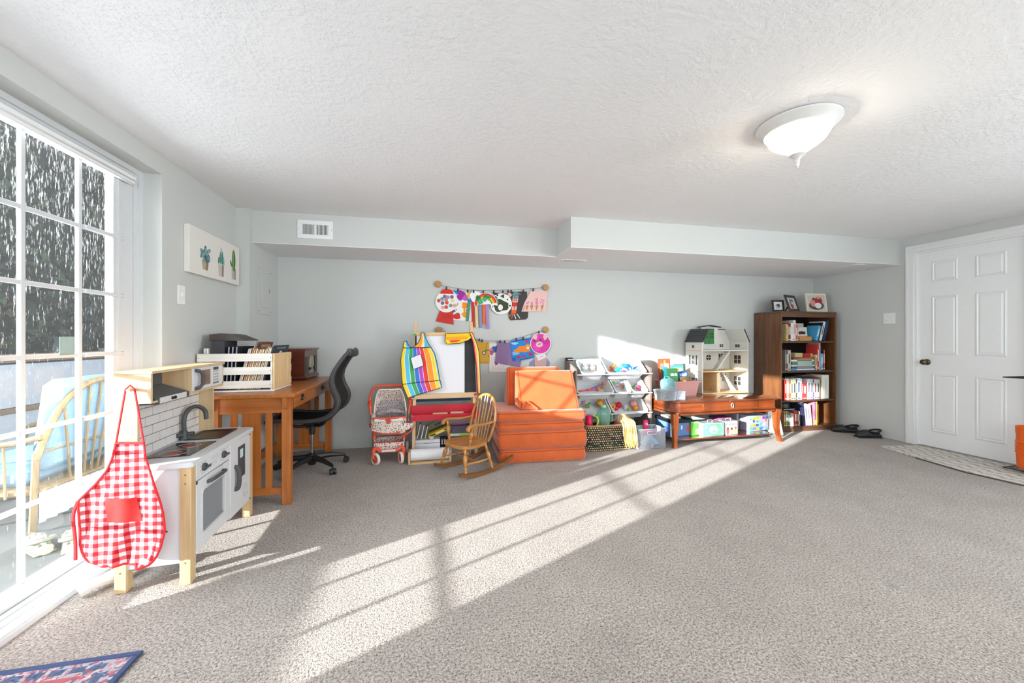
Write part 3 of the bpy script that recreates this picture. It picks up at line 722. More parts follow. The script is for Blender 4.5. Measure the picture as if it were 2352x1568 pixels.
M().box(fxx+.01, fxx+.018, .043, .053, .437, .453, .001).build('hinge', GREYP, OD)
RD = front(.412, .70, .11, CT-.026).build('fridge_door', KW, K)
M().tube(smooth_path([(fxx+.012, .475, .385), (fxx+.03, .475, .375), (fxx+.036, .475, .32), (fxx+.03, .475, .265), (fxx+.012, .475, .255)], 4), .0105, 8, flat=1.2).build('handle', GREYP, RD)
m = M().box(fxx+.013, fxx+.018, .515, .522, .30, .485).box(fxx+.013, fxx+.018, .603, .61, .30, .485).box(fxx+.013, fxx+.018, .522, .603, .475, .485).box(fxx+.013, fxx+.018, .522, .603, .30, .312).box(fxx+.0138, fxx+.0145, .522, .603, .312, .475)
DIS = m.build('dispenser', GREYP, RD)
M().box(fxx+.0145, fxx+.0165, .545, .585, .415, .465).build('display', plain('display_pale', '#cfe0e6', .3), DIS)
m = M()
for k in range(8):
    a = 2*PI*k/8; m.tube([(fxx+.0146, .62+.03*math.cos(a)+.010*math.cos(b_), .20+.033*math.sin(a)+.010*math.sin(b_)) for b_ in [2*PI*i/10 for i in range(10)]], .0006, 4, closed=True)
m.build('door_print', DP, RD, kind='stuff')
for zz in (.12, .52): M().cyl((fxx+.01, .69, zz), (fxx+.017, .69, zz), .005, n=10).build('hinge_pin', GREYP, RD)
# backsplash of tiles between two uprights
SHZ0, SHZ1, SHD, SHW = .83, .975, .135, .715
M().box(0, .085, 0, .014, CT, SHZ0, .001).build('upright', BIRCH, K)
M().box(0, .085, SHW-.014, SHW, CT, SHZ0, .001).build('upright', BIRCH, K)
BS = M().box(.002, .010, .014, SHW-.014, CT, SHZ0).build('backsplash', plain('grout_grey', '#6f6f70', .7), K)
rows_ = 6; th = (SHZ0-CT)/rows_; tl = .118
TL = plain('tile_white', '#e3e2e0', .3, var=.02)
for r_ in range(rows_):
    y = .014-(tl/2 if r_ % 2 else 0)
    while y < SHW-.016:
        a, b_ = max(y+.0015, .0145), min(y+tl-.0015, SHW-.0145)
        if b_-a > .01: M().box(.010, .0118, a, b_, CT+r_*th+.0015, CT+(r_+1)*th-.0015, .0006).build('tile', TL, BS)
        y += tl
# upper shelf unit
M().box(0, SHD+.006, -.004, SHW+.004, SHZ1-.012, SHZ1, .001).build('shelf_top', BIRCH, K)
M().box(0, SHD, 0, .012, SHZ0, SHZ1-.012, .001).build('shelf_side', BIRCH, K)
M().box(0, SHD, SHW-.012, SHW, SHZ0, SHZ1-.012, .001).build('shelf_side', BIRCH, K)
M().box(.002, .008, .012, SHW-.012, SHZ0, SHZ1-.012).build('shelf_back', wood('birch_warm', '#c08a49', '#d3a062', 'Y', .5), K)
M().box(.002, SHD-.002, .338, .348, SHZ0, SHZ1-.012).build('shelf_divider', BIRCH, K)
M().box(.008, SHD, .348, SHW-.012, SHZ0, SHZ0+.010).build('shelf_bottom', BIRCH, K)
M().box(.008, SHD, .012, .05, SHZ0, SHZ0+.008).build('shelf_bottom', BIRCH, K)
hd = M()
hd.box(.010, .07, .12, .21, .89, SHZ1-.013)
hd.loops([[(.010, .04, .845), (.125, .04, .845), (.125, .33, .845), (.010, .33, .845)], [(.010, .12, .90), (.07, .12, .90), (.07, .21, .90), (.010, .21, .90)]])
hd.loops([[(.010, .04, .818), (.129, .04, .818), (.129, .33, .818), (.010, .33, .818)], [(.010, .04, .845), (.129, .04, .845), (.129, .33, .845), (.010, .33, .845)]])
HD = hd.build('cooker_hood', plain('hood_grey', '#4e5052', .5), K, angle=20)
M().box(.129, .1315, .075, .30, .819, .846).build('hood_panel', plain('hood_panel', '#d3d4d4', .4), HD)
for yy in (.17, .193): M(TR((.1315, yy, .832), 0, 0, PI/2)).lathe([(.008, 0), (.007, .006), (0, .006)], n=12).build('hood_button', BLKP, HD)
MW = M().box(SHD-.012, SHD, .350, SHW-.013, SHZ0+.011, SHZ1-.013, .001).build('microwave_door', KW, K)
M().box(SHD, SHD+.001, .435, .545, SHZ0+.03, SHZ1-.03).build('microwave_window', clear('mw_window', '#8a6a58', .75, .15), MW)
M().tube(smooth_path([(SHD, .375, .85), (SHD+.02, .39, .86), (SHD+.026, .41, .90), (SHD+.02, .39, .94), (SHD, .375, .95)], 4), .009, 8).build('handle', GREYP, MW)
key = None
for r_ in range(6):
    for c_ in range(3):
        yy, zz = .590+c_*.024, .945-r_*.017
        if r_ == 0 and c_ < 3:
            if c_ == 0: M().box(SHD, SHD+.0012, .583, .645, .936, .953).build('display', BLKP, MW)
            continue
        k_ = M().box(SHD, SHD+.001, yy-.008, yy+.008, zz-.005, zz+.005).build('key', DP if r_ < 5 else BLKP, MW)
for zz in (.85, .955): M().cyl((SHD-.002, .698, zz), (SHD+.002, .698, zz), .004, n=8).build('hinge_pin', GREYP, MW)
M().cyl((.075, -.045, .897), (.075, 0, .897), .007, n=10).build('hook_peg', BIRCH, K)

# ================================================================== GINGHAM APRON
def gingham():
    m, nt, b = newmat('gingham'); tc = N(nt, 'ShaderNodeTexCoord'); sp = N(nt, 'ShaderNodeSeparateXYZ'); nt.links.new(tc.outputs['Object'], sp.inputs[0])
    s_ = []
    for ax in ('X', 'Z'):
        mu = N(nt, 'ShaderNodeMath', operation='MULTIPLY'); mu.inputs[1].default_value = 1/.0345; nt.links.new(sp.outputs[ax], mu.inputs[0])
        fr_ = N(nt, 'ShaderNodeMath', operation='FRACT'); nt.links.new(mu.outputs[0], fr_.inputs[0])
        gt = N(nt, 'ShaderNodeMath', operation='GREATER_THAN'); gt.inputs[1].default_value = .5; nt.links.new(fr_.outputs[0], gt.inputs[0]); s_.append(gt)
    ad = N(nt, 'ShaderNodeMath', operation='ADD'); nt.links.new(s_[0].outputs[0], ad.inputs[0]); nt.links.new(s_[1].outputs[0], ad.inputs[1])
    hf = N(nt, 'ShaderNodeMath', operation='MULTIPLY'); hf.inputs[1].default_value = .5; nt.links.new(ad.outputs[0], hf.inputs[0])
    r = N(nt, 'ShaderNodeValToRGB'); r.color_ramp.interpolation = 'CONSTANT'; e = r.color_ramp.elements
    e[0].color = (*lin('#e6e3e3'), 1); e[1].position = .75; e[1].color = (*lin('#b3121c'), 1); q = e.new(.25); q.color = (*lin('#d5666c'), 1)
    nt.links.new(hf.outputs[0], r.inputs[0]); nt.links.new(r.outputs[0], b.inputs['Base Color']); b.inputs['Roughness'].default_value = .9
    wv = N(nt, 'ShaderNodeTexNoise', Scale=300.0); nt.links.new(tc.outputs['Object'], wv.inputs['Vector']); bump(nt, b, wv.outputs['Fac'], .15); return m
RED = plain('red_binding', '#d3242a', .8, var=.05)
ZM = lambda x, y: (140+x/2.529, 780+y/2.529)
AY = 1.965
outl = [(1017, 266.5, 330), (1050, 259, 335), (1080, 246, 346), (1112, 220, 357), (1150, 181.5, 371), (1180, 184, 380), (1215, 185.5, 386), (1250, 184, 379), (1275, 191, 368), (1290, 206, 352), (1297, 232, 330)]
def arow(t_):
    v = 1017+280*t_; l, r_ = interp(outl, v); return v, l, r_
def apt(a, t_):
    v, l, r_ = arow(t_); p = at(l+(r_-l)*a, v, y=AY)
    p.y += .012*math.sin(a*9+t_*2)*t_+.006*math.sin(a*22+t_*9)*t_-.018*(a-.5)**2*4*t_; return p
APR = thing('gingham_apron', 'red and white gingham apron hanging from the toy kitchen peg', 'apron', at(275, 1297, y=AY))
M().sheet(apt, 36, 40, (0, .0025, 0)).build('apron_cloth', gingham(), APR, W=True)
edge = [apt(0, j/30) for j in range(31)]+[apt(i/14, 1) for i in range(1, 15)]+[apt(1, 1-j/30) for j in range(1, 31)]
M().tube(edge, .0045, 6).build('binding', RED, APR, W=True)
M().tube([apt(i/8, 0) for i in range(9)], .0055, 6).build('neck_band', RED, APR, W=True)
M().sheet(lambda a, b_: apt(.335+.365*a, .445+.20*b_)+V((0, -.004-.010*math.sin(PI*a)*(1-b_), 0)), 10, 8, (0, .002, 0)).build('pocket', plain('pocket_red', '#d8302c', .8, var=.04), APR, W=True)
pk = K.matrix_basis @ V((.075, -.030, .9125))
M().tube([apt(0, 0), pk+V((-.0165, 0, -.012)), pk+V((0, 0, .005)), pk+V((.0165, 0, -.012)), apt(1, 0)], .0042, 6).build('neck_strap', RED, APR, W=True)
tp_ = apt(0, .475)
M().tube(smooth_path([tp_, tp_+V((-.012, -.004, -.06)), tp_+V((-.008, .0, -.16)), tp_+V((-.006, -.002, -.24))], 5), .0045, 6, flat=1.6).build('waist_tie', RED, APR, W=True)

# ================================================================== DESK
OAKX = wood('honey_oak_x', '#9c5422', '#bd7230', 'X', .35, coat=.15); OAKY = wood('honey_oak_y', '#9c5422', '#bd7230', 'Y', .35, coat=.15); OAKZ = wood('honey_oak_z', '#9c5422', '#bd7230', 'Z', .35, coat=.15)
DT = .752
D = thing('writing_desk', 'honey oak mission-style desk with slatted ends against the left wall', 'desk', (-1.15, 3.47, 0))
dx0, dx1, dy0, dy1 = -1.385, -.90, 2.885, 4.08
M().box(dx0-.04, dx1+.035, dy0-.035, dy1+.035, DT-.024, DT, .004).build('desktop', OAKY, D, W=True)
for x in (dx0, dx1-.055):
    for y in (dy0, dy1-.055): M().box(x, x+.055, y, y+.055, 0, DT-.024, .003).build('leg', OAKZ, D, W=True)
for y in (dy0+.012, dy1-.034):
    M().box(dx0+.055, dx1-.055, y, y+.022, .622, DT-.024).build('end_apron', OAKX, D, W=True)
    M().box(dx0+.055, dx1-.055, y, y+.022, .07, .118, .002).build('end_stretcher', OAKX, D, W=True)
    cx = (dx0+dx1)/2
    for a, b_ in ((cx-.055, cx+.055), (cx-.125, cx-.085), (cx+.085, cx+.125)): M().box(a, b_, y+.004, y+.018, .118, .622, .001).build('slat', OAKZ, D, W=True)
M().box(dx0+.005, dx0+.025, dy0+.055, dy1-.055, .10, .15, .002).build('back_stretcher', OAKY, D, W=True)
M().box(dx0+.005, dx0+.025, dy0+.055, dy1-.055, .622, DT-.024).build('back_apron', OAKY, D, W=True)
M().box(dx1-.030, dx1-.012, dy0+.055, dy1-.055, .632, DT-.024).build('front_apron', OAKY, D, W=True)
for a, b_ in ((dy0+.10, (dy0+dy1)/2-.01), ((dy0+dy1)/2+.01, dy1-.10)):
    dr = M().box(dx1-.012, dx1-.002, a, b_, .640, DT-.032, .002).build('drawer', OAKY, D, W=True)
    c_ = a+.16 if a < 3.3 else (a+b_)/2
    M().box(dx1-.002, dx1+.003, c_-.025, c_+.025, .668, .712, .002).build('pull_plate', BLKP, dr, W=True)
    M().tube([(dx1+.004+.012*math.sin(q), c_+.016*math.cos(q), .685) for q in [PI*i/8 for i in range(9)]], .004, 6).build('pull_ring', plain('pewter', '#77736e', .35, metal=.8), dr, W=True)
for x, s_ in ((dx0, -1), (dx1-.055, 1)):
    for y in (dy0,):
        M().prism([(x+.014, y, DT-.024), (x+.014, y-.028, DT-.024), (x+.014, y-.026, DT-.05), (x+.014, y-.010, DT-.10), (x+.014, y, DT-.105)], (.027, 0, 0)).build('corbel', OAKZ, D, W=True)
# ================================================================== RECORD CRATE AND RECORDS
cx0, cx1, cy0, cy1, cz0, cz1 = -1.515, -1.045, 3.015, 3.375, DT+.001, 1.018
CR = thing('record_crate', 'whitewashed slatted crate full of records on the oak desk', 'crate', ((cx0+cx1)/2, (cy0+cy1)/2, cz0))
CW = wood('crate_white', '#dcd6cb', '#efebe4', 'X', .7); CE = wood('crate_pine', '#dcb47c', '#ecd0a2', 'Z', .6)
for za, zb_ in ((.963, 1.018), (.871, .924), (.777, .829)):
    for y in (cy0, cy1-.010):
        M().box(cx0, cx1-.012 if y == cy0 else cx1, y, y+.010, za, zb_, .002).build('slat', CW, CR, W=True)
    if True:
        for xx in (cx0+.012, cx1-.022): M().cyl((xx, cy0-.0008, (za+zb_)/2), (xx, cy0+.003, (za+zb_)/2), .003, n=8).build('nail', BLKP, CR, W=True)
M().box(cx0, cx1, cy0, cy1, cz0, cz0+.012, .002).build('base_board', CW, CR, W=True)
for xa, s_ in ((cx1-.012, 1), (cx0+.0, -1)):
    e_ = M().box(xa, xa+.012, cy0+.010, cy0+.075, cz0+.012, cz1, .001).box(xa, xa+.012, cy1-.075, cy1-.010, cz0+.012, cz1, .001)
    e_.box(xa, xa+.012, cy0+.075, cy1-.075, cz0+.012, cz0+.06).box(xa, xa+.012, cy0+.075, cy1-.075, cz1-.035, cz1).box(xa+.004, xa+.009, cy0+.075, cy1-.075, cz0+.06, cz1-.035)
    e_.build('end_panel', CE, CR, W=True)
for x in (cx0+.014, cx1-.026): M().box(x, x+.012, cy0+.010, cy0+.022, cz0+.012, cz1-.004).build('corner_post', CW, CR, W=True)
rg = random.Random(5)
GRP = 'records in the slatted crate'
def sleeve(x, lean, col, name, label, top=.31, th=.0035, spine=None, y0=None, hgt=.31):
    """record sleeve standing in the crate, leaning in x by angle lean"""
    m = M(TR((x, cy0+.024 if y0 is None else y0, cz0+.016), 0, 0, lean))
    m.col(col).box(0, th, 0, .305, 0, hgt)
    m.col(spine or shade(col, 1.25)).box(-.0002, th+.0002, -.0006, .0006, .003, hgt-.003)
    return m.build(name, paint(.7), label=label, cat='record', group=GRP)
x = cx0+.030
for k in range(3): sleeve(x+k*.010, 0, '#ece9e4', 'record_sleeve', '%s white-edged record sleeve at the left end of the slatted crate' % ORD[k], hgt=.285, th=.0045)
bx = M().box(-1.445, -1.365, cy0+.03, cy0+.22, DT+.02, 1.105, .003); bx.build('record_box', plain('box_charcoal', '#3b3a3f', .7), label='dark charcoal record box standing in the crate behind the top slat', cat='box')
hat = thing('turntable_cover', 'brown-black curved case lying on top of the crate records', 'case', (-1.38, 3.2, 1.106))
hp = M(); prof = [(-1.47, 1.150), (-1.40, 1.158), (-1.35, 1.150), (-1.30, 1.128), (-1.262, 1.112)]
hp.prism([(a, cy0+.06, b_) for a, b_ in prof]+[(-1.262, cy0+.06, 1.1065), (-1.47, cy0+.06, 1.1065)], (0, .26, 0)); hp.build('case_shell', plain('case_brown', '#4a403c', .5), hat, W=True)
M().box(-1.471, -1.26, cy0+.057, cy0+.061, 1.107, 1.112).build('case_edge', BLKP, hat, W=True)
for k in range(3):
    sleeve(-1.355+k*.024, .06, ('#2a2d36', '#31394a', '#1d1e22')[k], 'record_sleeve', ('glossy black', 'slate blue-black', 'black thin-edged')[k]+' sleeve in the middle of the slatted crate', hgt=.298, th=.008, spine='#8d9098')
cols_ = ['#9a979a', '#b7b3ae', '#8c8782', '#d3cdc2', '#a06a3c', '#7d4a26', '#c79a63', '#5a3a25', '#d8c5a2', '#3a3735', '#b98a52', '#e2d8c6', '#6b4b34', '#caa878', '#4a4a52', '#ddd2bd', '#8b6844', '#c9b998', '#54402f', '#e8dfcf', '#a98458', '#2e2b2b', '#d6c29d', '#7a5c40', '#cfc4b3', '#463a33', '#dac9a8', '#93785a', '#efe6d6', '#6f625a']
CN = {0: 'grey', 1: 'light grey', 2: 'taupe', 3: 'cream', 4: 'rust-brown', 5: 'brown', 6: 'tan', 7: 'dark brown', 8: 'beige', 9: 'charcoal'}
names_ = ['grey', 'light grey', 'taupe', 'cream', 'rust-brown', 'brown', 'tan', 'dark brown', 'beige', 'charcoal', 'ochre', 'ivory', 'umber', 'sand', 'slate', 'bone', 'coffee', 'khaki', 'deep brown', 'off-white', 'caramel', 'black', 'wheat', 'chestnut', 'stone', 'espresso', 'straw', 'mocha', 'eggshell', 'grey-brown']
LEAN = .26
for k in range(30):
    xx = -1.288+k*.0050
    if k in (4, 9): continue
    sleeve(xx, LEAN, cols_[k], 'record_sleeve', '%s record sleeve, %s from the left in the leaning crate row' % (names_[k], ORD[k]), hgt=.290+rg.uniform(-.006, .006)+(.012 if k > 23 else 0), th=.0036)
# clear and brown sleeves sticking up out of the row, and the navy album whose face shows at its right end
m = M(TR((-1.288+4*.005, cy0+.05, cz0+.016), 0, 0, LEAN)).box(0, .003, 0, .25, .02, .345); m.build('record_sleeve', clear('vinyl_sleeve', '#d8d3d0', .45), label='clear plastic record sleeve standing up above the crate row', cat='record', group=GRP)
m = M(TR((-1.288+9*.005, cy0+.08, cz0+.016), 0, 0, LEAN)); m.col('#7d4a38').box(0, .003, 0, .22, .02, .340).col('#c9a27e').box(.003, .0034, .02, .18, .2, .32)
m.build('record_sleeve', paint(.6), label='brown picture sleeve raised behind the clear plastic record sleeve', cat='record', group=GRP)
AT = TR((-1.288+30.6*.005, cy0+.024, cz0+.016), 0, 0, LEAN)
al = thing('album_cover', 'navy album cover with pale figures at the right end of the crate', 'record', (-1.12, 3.1, cz0+.02))
M(AT).col('#2c3b4a').box(0, .0036, 0, .305, 0, .315).build('sleeve', paint(.5), al, W=True)
pp = M(AT); rg = random.Random(8)
for k in range(30):
    py_, pz_ = rg.uniform(.03, .28), rg.uniform(.15, .23); pp.col(rg.choice(['#7d96ad', '#a9bccb', '#56708a', '#c7d3dc'])); k1, k2 = rg.uniform(.4, 1), rg.uniform(.4, 1)
    pp.poly([(.0037+k*.00001, py_+.018*k1*math.cos(q), pz_+.018*k2*math.sin(q)) for q in [2*PI*i/7 for i in range(7)]])
pp.col('#e7d6bd').poly([(.0042, .13, .262), (.0042, .16, .222), (.0042, .19, .262), (.0042, .175, .272), (.0042, .145, .272)])
pp.col('#aeb9c2')
for k in range(14): pp.box(.0037, .0041, .07+k*.013, .078+k*.013, .291, .297+.004*(k % 3 == 0))
pp.build('cover_print', paint(.5), al, W=True, flat=True, kind='stuff')
# ================================================================== RECORD PLAYER
MAH = wood('mahogany', '#4e1d10', '#71301b', 'X', .3, coat=.3); MAHY = wood('mahogany_y', '#5a3125', '#7d4c3c', 'Y', .3, coat=.3)
RP = thing('record_player', 'mahogany wooden record player with radio dial on the oak desk', 'record player', (-1.23, 3.95, DT))
rx0, rx1, ry0, ry1, rz0, rz1 = -1.395, -1.06, 3.757, 4.15, DT+.001, 1.035
M().box(rx0, rx1, ry0, ry1, rz0+.035, rz1-.022, .003).build('cabinet', MAH, RP, W=True)
M().box(rx0-.012, rx1+.018, ry0-.018, ry1+.018, rz0+.008, rz0+.035, .006).build('base_molding', MAH, RP, W=True)
M().box(rx0-.006, rx1+.006, ry0-.006, ry1+.006, rz0, rz0+.008).build('foot', BLKP, RP, W=True)
M().box(rx0-.012, rx1+.022, ry0-.022, ry1+.022, rz1-.012, rz1, .004).build('lid', MAHY, RP, W=True)
M().box(rx0-.004, rx1+.008, ry0-.008, ry1+.008, rz1-.024, rz1-.012, .003).build('lid_molding', MAHY, RP, W=True)
M().box(rx1, rx1+.004, ry0+.002, ry1-.002, rz0+.036, rz1-.024).build('front_panel', MAHY, RP, W=True)
for a, b_ in ((ry0+.02, ry0+.095), (ry1-.095, ry1-.02)): M().box(rx1+.003, rx1+.008, a, b_, rz0+.05, rz1-.075, .001).build('speaker_grille', BLKP, RP, W=True)
dc = (ry0+ry1)/2
dl = M().prism([(rx1+.004, dc+.075*math.cos(a), (rz0+.13)+.085*max(math.sin(a), -.9)) for a in [2*PI*i/22 for i in range(22)]], (.004, 0, 0)).build('radio_dial', plain('dial_gold', '#b9b090', .4, metal=.3), RP, W=True)
for k in range(5):
    for s_ in (-1, 1): M().box(rx1+.008, rx1+.0095, dc+s_*.045-.008, dc+s_*.045+.008, rz0+.11+k*.018, rz0+.12+k*.018).build('dial_mark', plain('dial_cream', '#efe7cf', .4), dl, W=True)
M().box(rx1+.004, rx1+.007, dc-.09, dc+.09, rz0+.045, rz0+.085, .001).build('cassette_slot', plain('slot_grey', '#8f8a80', .4, metal=.4), RP, W=True)
for s_ in (-1, 1): M(TR((rx1+.004, dc+s_*.06, rz0+.095), 0, 0, PI/2)).lathe([(.014, 0), (.012, .016), (0, .016)], n=14).build('tuning_knob', BLKP, RP, W=True)
# ================================================================== OFFICE CHAIR
CHB = plain('chair_black', '#1f1f20', .45, var=.05); CHG = plain('chair_frame', '#3c3b3c', .5, var=.05); MESH = plain('chair_mesh', '#141415', .8, var=.1, nscale=400, bmp=.3)
OC = thing('office_chair', 'black mesh swivel office chair pulled up to the oak desk', 'office chair', (-.965, 3.64, 0), 0)
hubz = .075
base = M().lathe([(.026, .04), (.032, .05), (.032, .13), (.02, .14), (.0, .14)], n=18); base.build('hub', CHB, OC)
M().cyl((0, 0, .13), (0, 0, .31), .013, n=14).build('gas_lift', plain('chrome', '#b8b8b8', .2, metal=1.0), OC)
M().cyl((0, 0, .30), (0, 0, .40), .024, .03, n=14).build('lift_sleeve', CHB, OC)
for ang in (-44, 28, 100, 172, 244):
    a = math.radians(ang+2); d_ = V((math.cos(a), math.sin(a), 0))
    L = [(d_*.02+V((0, 0, .10))), (d_*.15+V((0, 0, .095))), (d_*.27+V((0, 0, .072)))]
    sp = M().tube(L, [.026, .020, .013], 8, flat=1.1); sp.build('base_spoke', CHB, OC)
    e_ = d_*.275; w = M()
    w.cyl(e_+V((0, 0, .045)), e_+V((0, 0, .075)), .007, n=8)
    n_ = V((-d_.y, d_.x, 0)).lerp(d_, .3).normalized(); o_ = n_.cross(V((0, 0, 1)))*.01
    for s_ in (-1, 1): w.cyl(e_+o_+n_*s_*.006+V((0, 0, .0255)), e_+o_+n_*s_*.024+V((0, 0, .0255)), .025, n=16)
    w.ball(e_+o_+V((0, 0, .035)), (.02, .02, .018), 10, 6)
    w.build('caster', CHB, OC)
def spx(u, v, y): p = at(u, v, y=y); return p.x+.965, p.z
side = [(-.30, .445), (-.27, .462), (-.18, .465), (-.06, .455), (.06, .455), (.15, .472), (.215, .515), (.245, .575), (.243, .635), (.215, .70), (.20, .77), (.213, .84), (.25, .91), (.295, .975), (.325, 1.01)]
sp_ = smooth_path([(a, 0, b_) for a, b_ in side], 4)
HW = [(0, .17), (.12, .215), (.35, .22), (.5, .215), (.75, .19), (1.0, .16)]
for s_ in (-1, 1):
    M().tube([V((p.x, s_*interp(HW, i/len(sp_))[0], p.z)) for i, p in enumerate(sp_)], [.013+.010*math.exp(-((i/len(sp_)-.55)/.2)**2) for i in range(len(sp_))], 8, flat=1.25).build('side_frame', CHG, OC)
def cm(a, b_):
    i = b_*(len(sp_)-1); p = sp_[int(i)].lerp(sp_[min(int(i)+1, len(sp_)-1)], i-int(i)); w = interp(HW, b_)[0]
    q = V((p.x, (a*2-1)*w, p.z)); sag = .018*(1-(2*a-1)**2)
    if b_ < .45: q.z -= sag
    else: q.x += sag
    return q
k0 = .0
M().sheet(lambda a, b_: cm(a, b_*.5), 8, 24, (0, 0, -.004)).build('seat', MESH, OC)
M().sheet(lambda a, b_: cm(a, .5+b_*.5), 8, 24, (.004, 0, 0)).build('backrest', MESH, OC)
M().tube(smooth_path([(.325, -.16, 1.01), (.345, -.08, 1.0), (.352, 0, .998), (.345, .08, 1.0), (.325, .16, 1.01)], 4), .022, 8, flat=1.5, up=(0, 0, 1)).build('top_rail', CHG, OC)
M().tube(smooth_path([(-.30, -.17, .445), (-.325, -.08, .437), (-.33, 0, .435), (-.325, .08, .437), (-.30, .17, .445)], 4), .014, 8).build('front_rail', CHG, OC)
for s_ in (-1, 1):
    M().tube(smooth_path([(-.16, s_*.20, .44), (-.08, s_*.12, .395), (0, s_*.03, .385), (.10, s_*.12, .40), (.17, s_*.205, .47)], 5), .014, 8).build('support_arm', CHB, OC)
M().box(-.05, .05, -.06, .06, .375, .41, .012).build('tilt_box', CHB, OC)
M().cyl((.0, -.05, .39), (.0, -.17, .385), .005, n=8).build('lever', CHB, OC)
# ================================================================== DOLL STROLLER
ORG = plain('coral_plastic', '#ee5a3c', .4, var=.03); SIL = plain('silver_tube', '#c3c3c3', .3, metal=.7); CRM = plain('tyre_cream', '#eadfd2', .6)
PRT = dots('berry_print', '#eee2d6', ['#a12a2e', '#2d2a2d', '#c96a5a', '#7a1f28'], 75, .36); PRTG = dots('berry_print_grey', '#a9a3a4', ['#7c3436', '#3a3739', '#8f5b55'], 75, .33)
S = thing('doll_stroller', 'coral doll stroller with berry print fabric in front of the grey wall', 'doll stroller', (-.335, 3.80, 0))
hp_ = smooth_path([(-.172, 0, .42), (-.183, .03, .50), (-.182, .05, .585), (-.15, .065, .655), (-.09, .07, .672), (.09, .07, .672), (.15, .065, .655), (.182, .05, .585), (.183, .03, .50), (.172, 0, .42)], 5)
M().tube(hp_, .0125, 8).build('handle', ORG, S)
for s_ in (-1, 1):
    M().cyl((s_*.186, .035, .50), (s_*.180, .02, .545), .019, n=10).build('handle_joint', ORG, S)
    M().cyl((s_*.172, 0, .43), (s_*.160, -.02, .33), .009, n=8).build('side_tube', SIL, S)
    M().ball((s_*.16, -.02, .325), .026, 12, 8).build('fold_joint', ORG, S)
    M().tube(smooth_path([(s_*.155, -.02, .33), (s_*.135, -.06, .25), (s_*.13, -.09, .2)], 4), .013, 8).build('front_strut', ORG, S)
    M().cyl((s_*.13, -.08, .215), (s_*.125, -.125, .13), .009, n=8).build('front_tube', SIL, S)
    fk = M().tube(smooth_path([(s_*.10, -.13, .145), (s_*.128, -.135, .125), (s_*.13, -.15, .10), (s_*.128, -.172, .054)], 4), [.018]*6+[.016]*6+[.012], 8); fk.build('fork', ORG, S)
    M().tube([(s_*.155, -.01, .32), (s_*.165, .08, .2), (s_*.168, .14, .06)], .008, 8).build('rear_tube', SIL, S)
    for y, x, R, nm in ((-.172, s_*.108, .053, 'front_wheel'), (.14, s_*.150, .058, 'rear_wheel')):
        T_ = TR((x, y, R), math.radians((42 if s_ < 0 else 20) if y < 0 else 0), 0, PI/2)
        w = M(T_).lathe([(R*.70, -.011), (R*.96, -.012), (R, -.006), (R, .006), (R*.96, .012), (R*.70, .011)], n=28, cap0=False, cap1=False); w.lathe([(R*.70, -.011), (R*.70, .011)], n=28, cap0=False, cap1=False)
        W_ = w.build(nm, CRM, S)
        h = M(T_).lathe([(.012, -.016), (.014, -.013), (R*.70, -.009), (R*.705, .009), (.014, .013), (.012, .016)], n=20); h.build('wheel_hub', ORG, W_)
M().tube(smooth_path([(-.115, -.13, .14), (-.06, -.145, .115), (.06, -.145, .115), (.115, -.13, .14)], 4), .013, 8, flat=1.2).build('front_crossbar', ORG, S)
M().box(-.06, .06, -.163, -.150, .107, .126, .003).build('name_strip', plain('strip_white', '#e9e4df', .5), S)
M().tube(smooth_path([(-.13, -.08, .21), (-.06, -.085, .222), (0, -.085, .226), (.06, -.085, .222), (.13, -.08, .21)], 4), .004, 6).build('basket_wire', SIL, S)
bk = M(TR((0, -.01, .085))).tub([(.105, .09, 0, .03), (.125, .105, .05, .03), (.13, .11, .10, .03), (.126, .106, .10, .03), (.1, .085, .006, .03)]); bk.build('lower_basket', PRT, S)
M().tube([(x, y-.01, .185) for x, y in rrect(.13, .11, .03, 4)], .005, 6, closed=True).build('basket_trim', plain('trim_red', '#b83c34', .8), S)
# seat sling, front apron and hood
st = M(); 
def seatf(a, b_):
    x = (a-.5)*.30*(1-.12*b_); return (x, -.10-.03*math.cos((a-.5)*PI)+.02*b_, .395-.125*b_-.012*math.cos((a-.5)*PI)*b_)
st.sheet(seatf, 16, 8, (0, .006, 0)); st.build('front_cloth', PRT, S)
M().sheet(lambda a, b_: ((a-.5)*.30, -.11+.22*b_, .30-.035*math.sin(PI*a)), 10, 6, (0, 0, -.006)).build('seat_cloth', PRT, S)
for s_ in (-1, 1): M().sheet(lambda a, b_, s_=s_: (s_*(.15+.004*math.sin(a*9)), -.11+.22*a, .29+.12*b_+.05*a*b_), 8, 4, (-.006*s_, 0, 0)).build('side_cloth', PRT, S)
M().tube(smooth_path([(-.152, -.105, .402), (-.08, -.128, .402), (0, -.134, .402), (.08, -.128, .402), (.152, -.105, .402)], 4), .009, 8).build('bumper_bar', ORG, S)
for a, b_ in ((-.125, -.03), (.02, .125)): M().bar((a, -.139+abs(a+b_)*.06, .388), (b_, -.139+abs(a+b_)*.06, .388), .008, .026, b=.003).build('bumper_sleeve', plain('strip_white', '#e9e4df', .5), S)
M().box(-.014, .014, -.147, -.133, .355, .412, .003).build('strap_clip', plain('clip_red', '#d63a2b', .5), S)
M().tube(smooth_path([(-.14, -.098, .28), (-.07, -.128, .268), (0, -.133, .262), (.07, -.128, .268), (.14, -.098, .28)], 4), .006, 6).build('cloth_trim', plain('trim_coral', '#e0583e', .8), S)
def hood(a, b_):
    an = PI*a; w = .135+.01*b_; zt_ = .52+.13*b_
    return (-w*math.cos(an)*(1 if abs(math.cos(an)) < .8 else 1), .10-.13*b_*(.6+.4*math.sin(an)), .36+(zt_-.36)*min(1, math.sin(an)*1.35)**.8)
M().sheet(hood, 20, 8, (0, .004, .002)).build('hood', PRT, S)
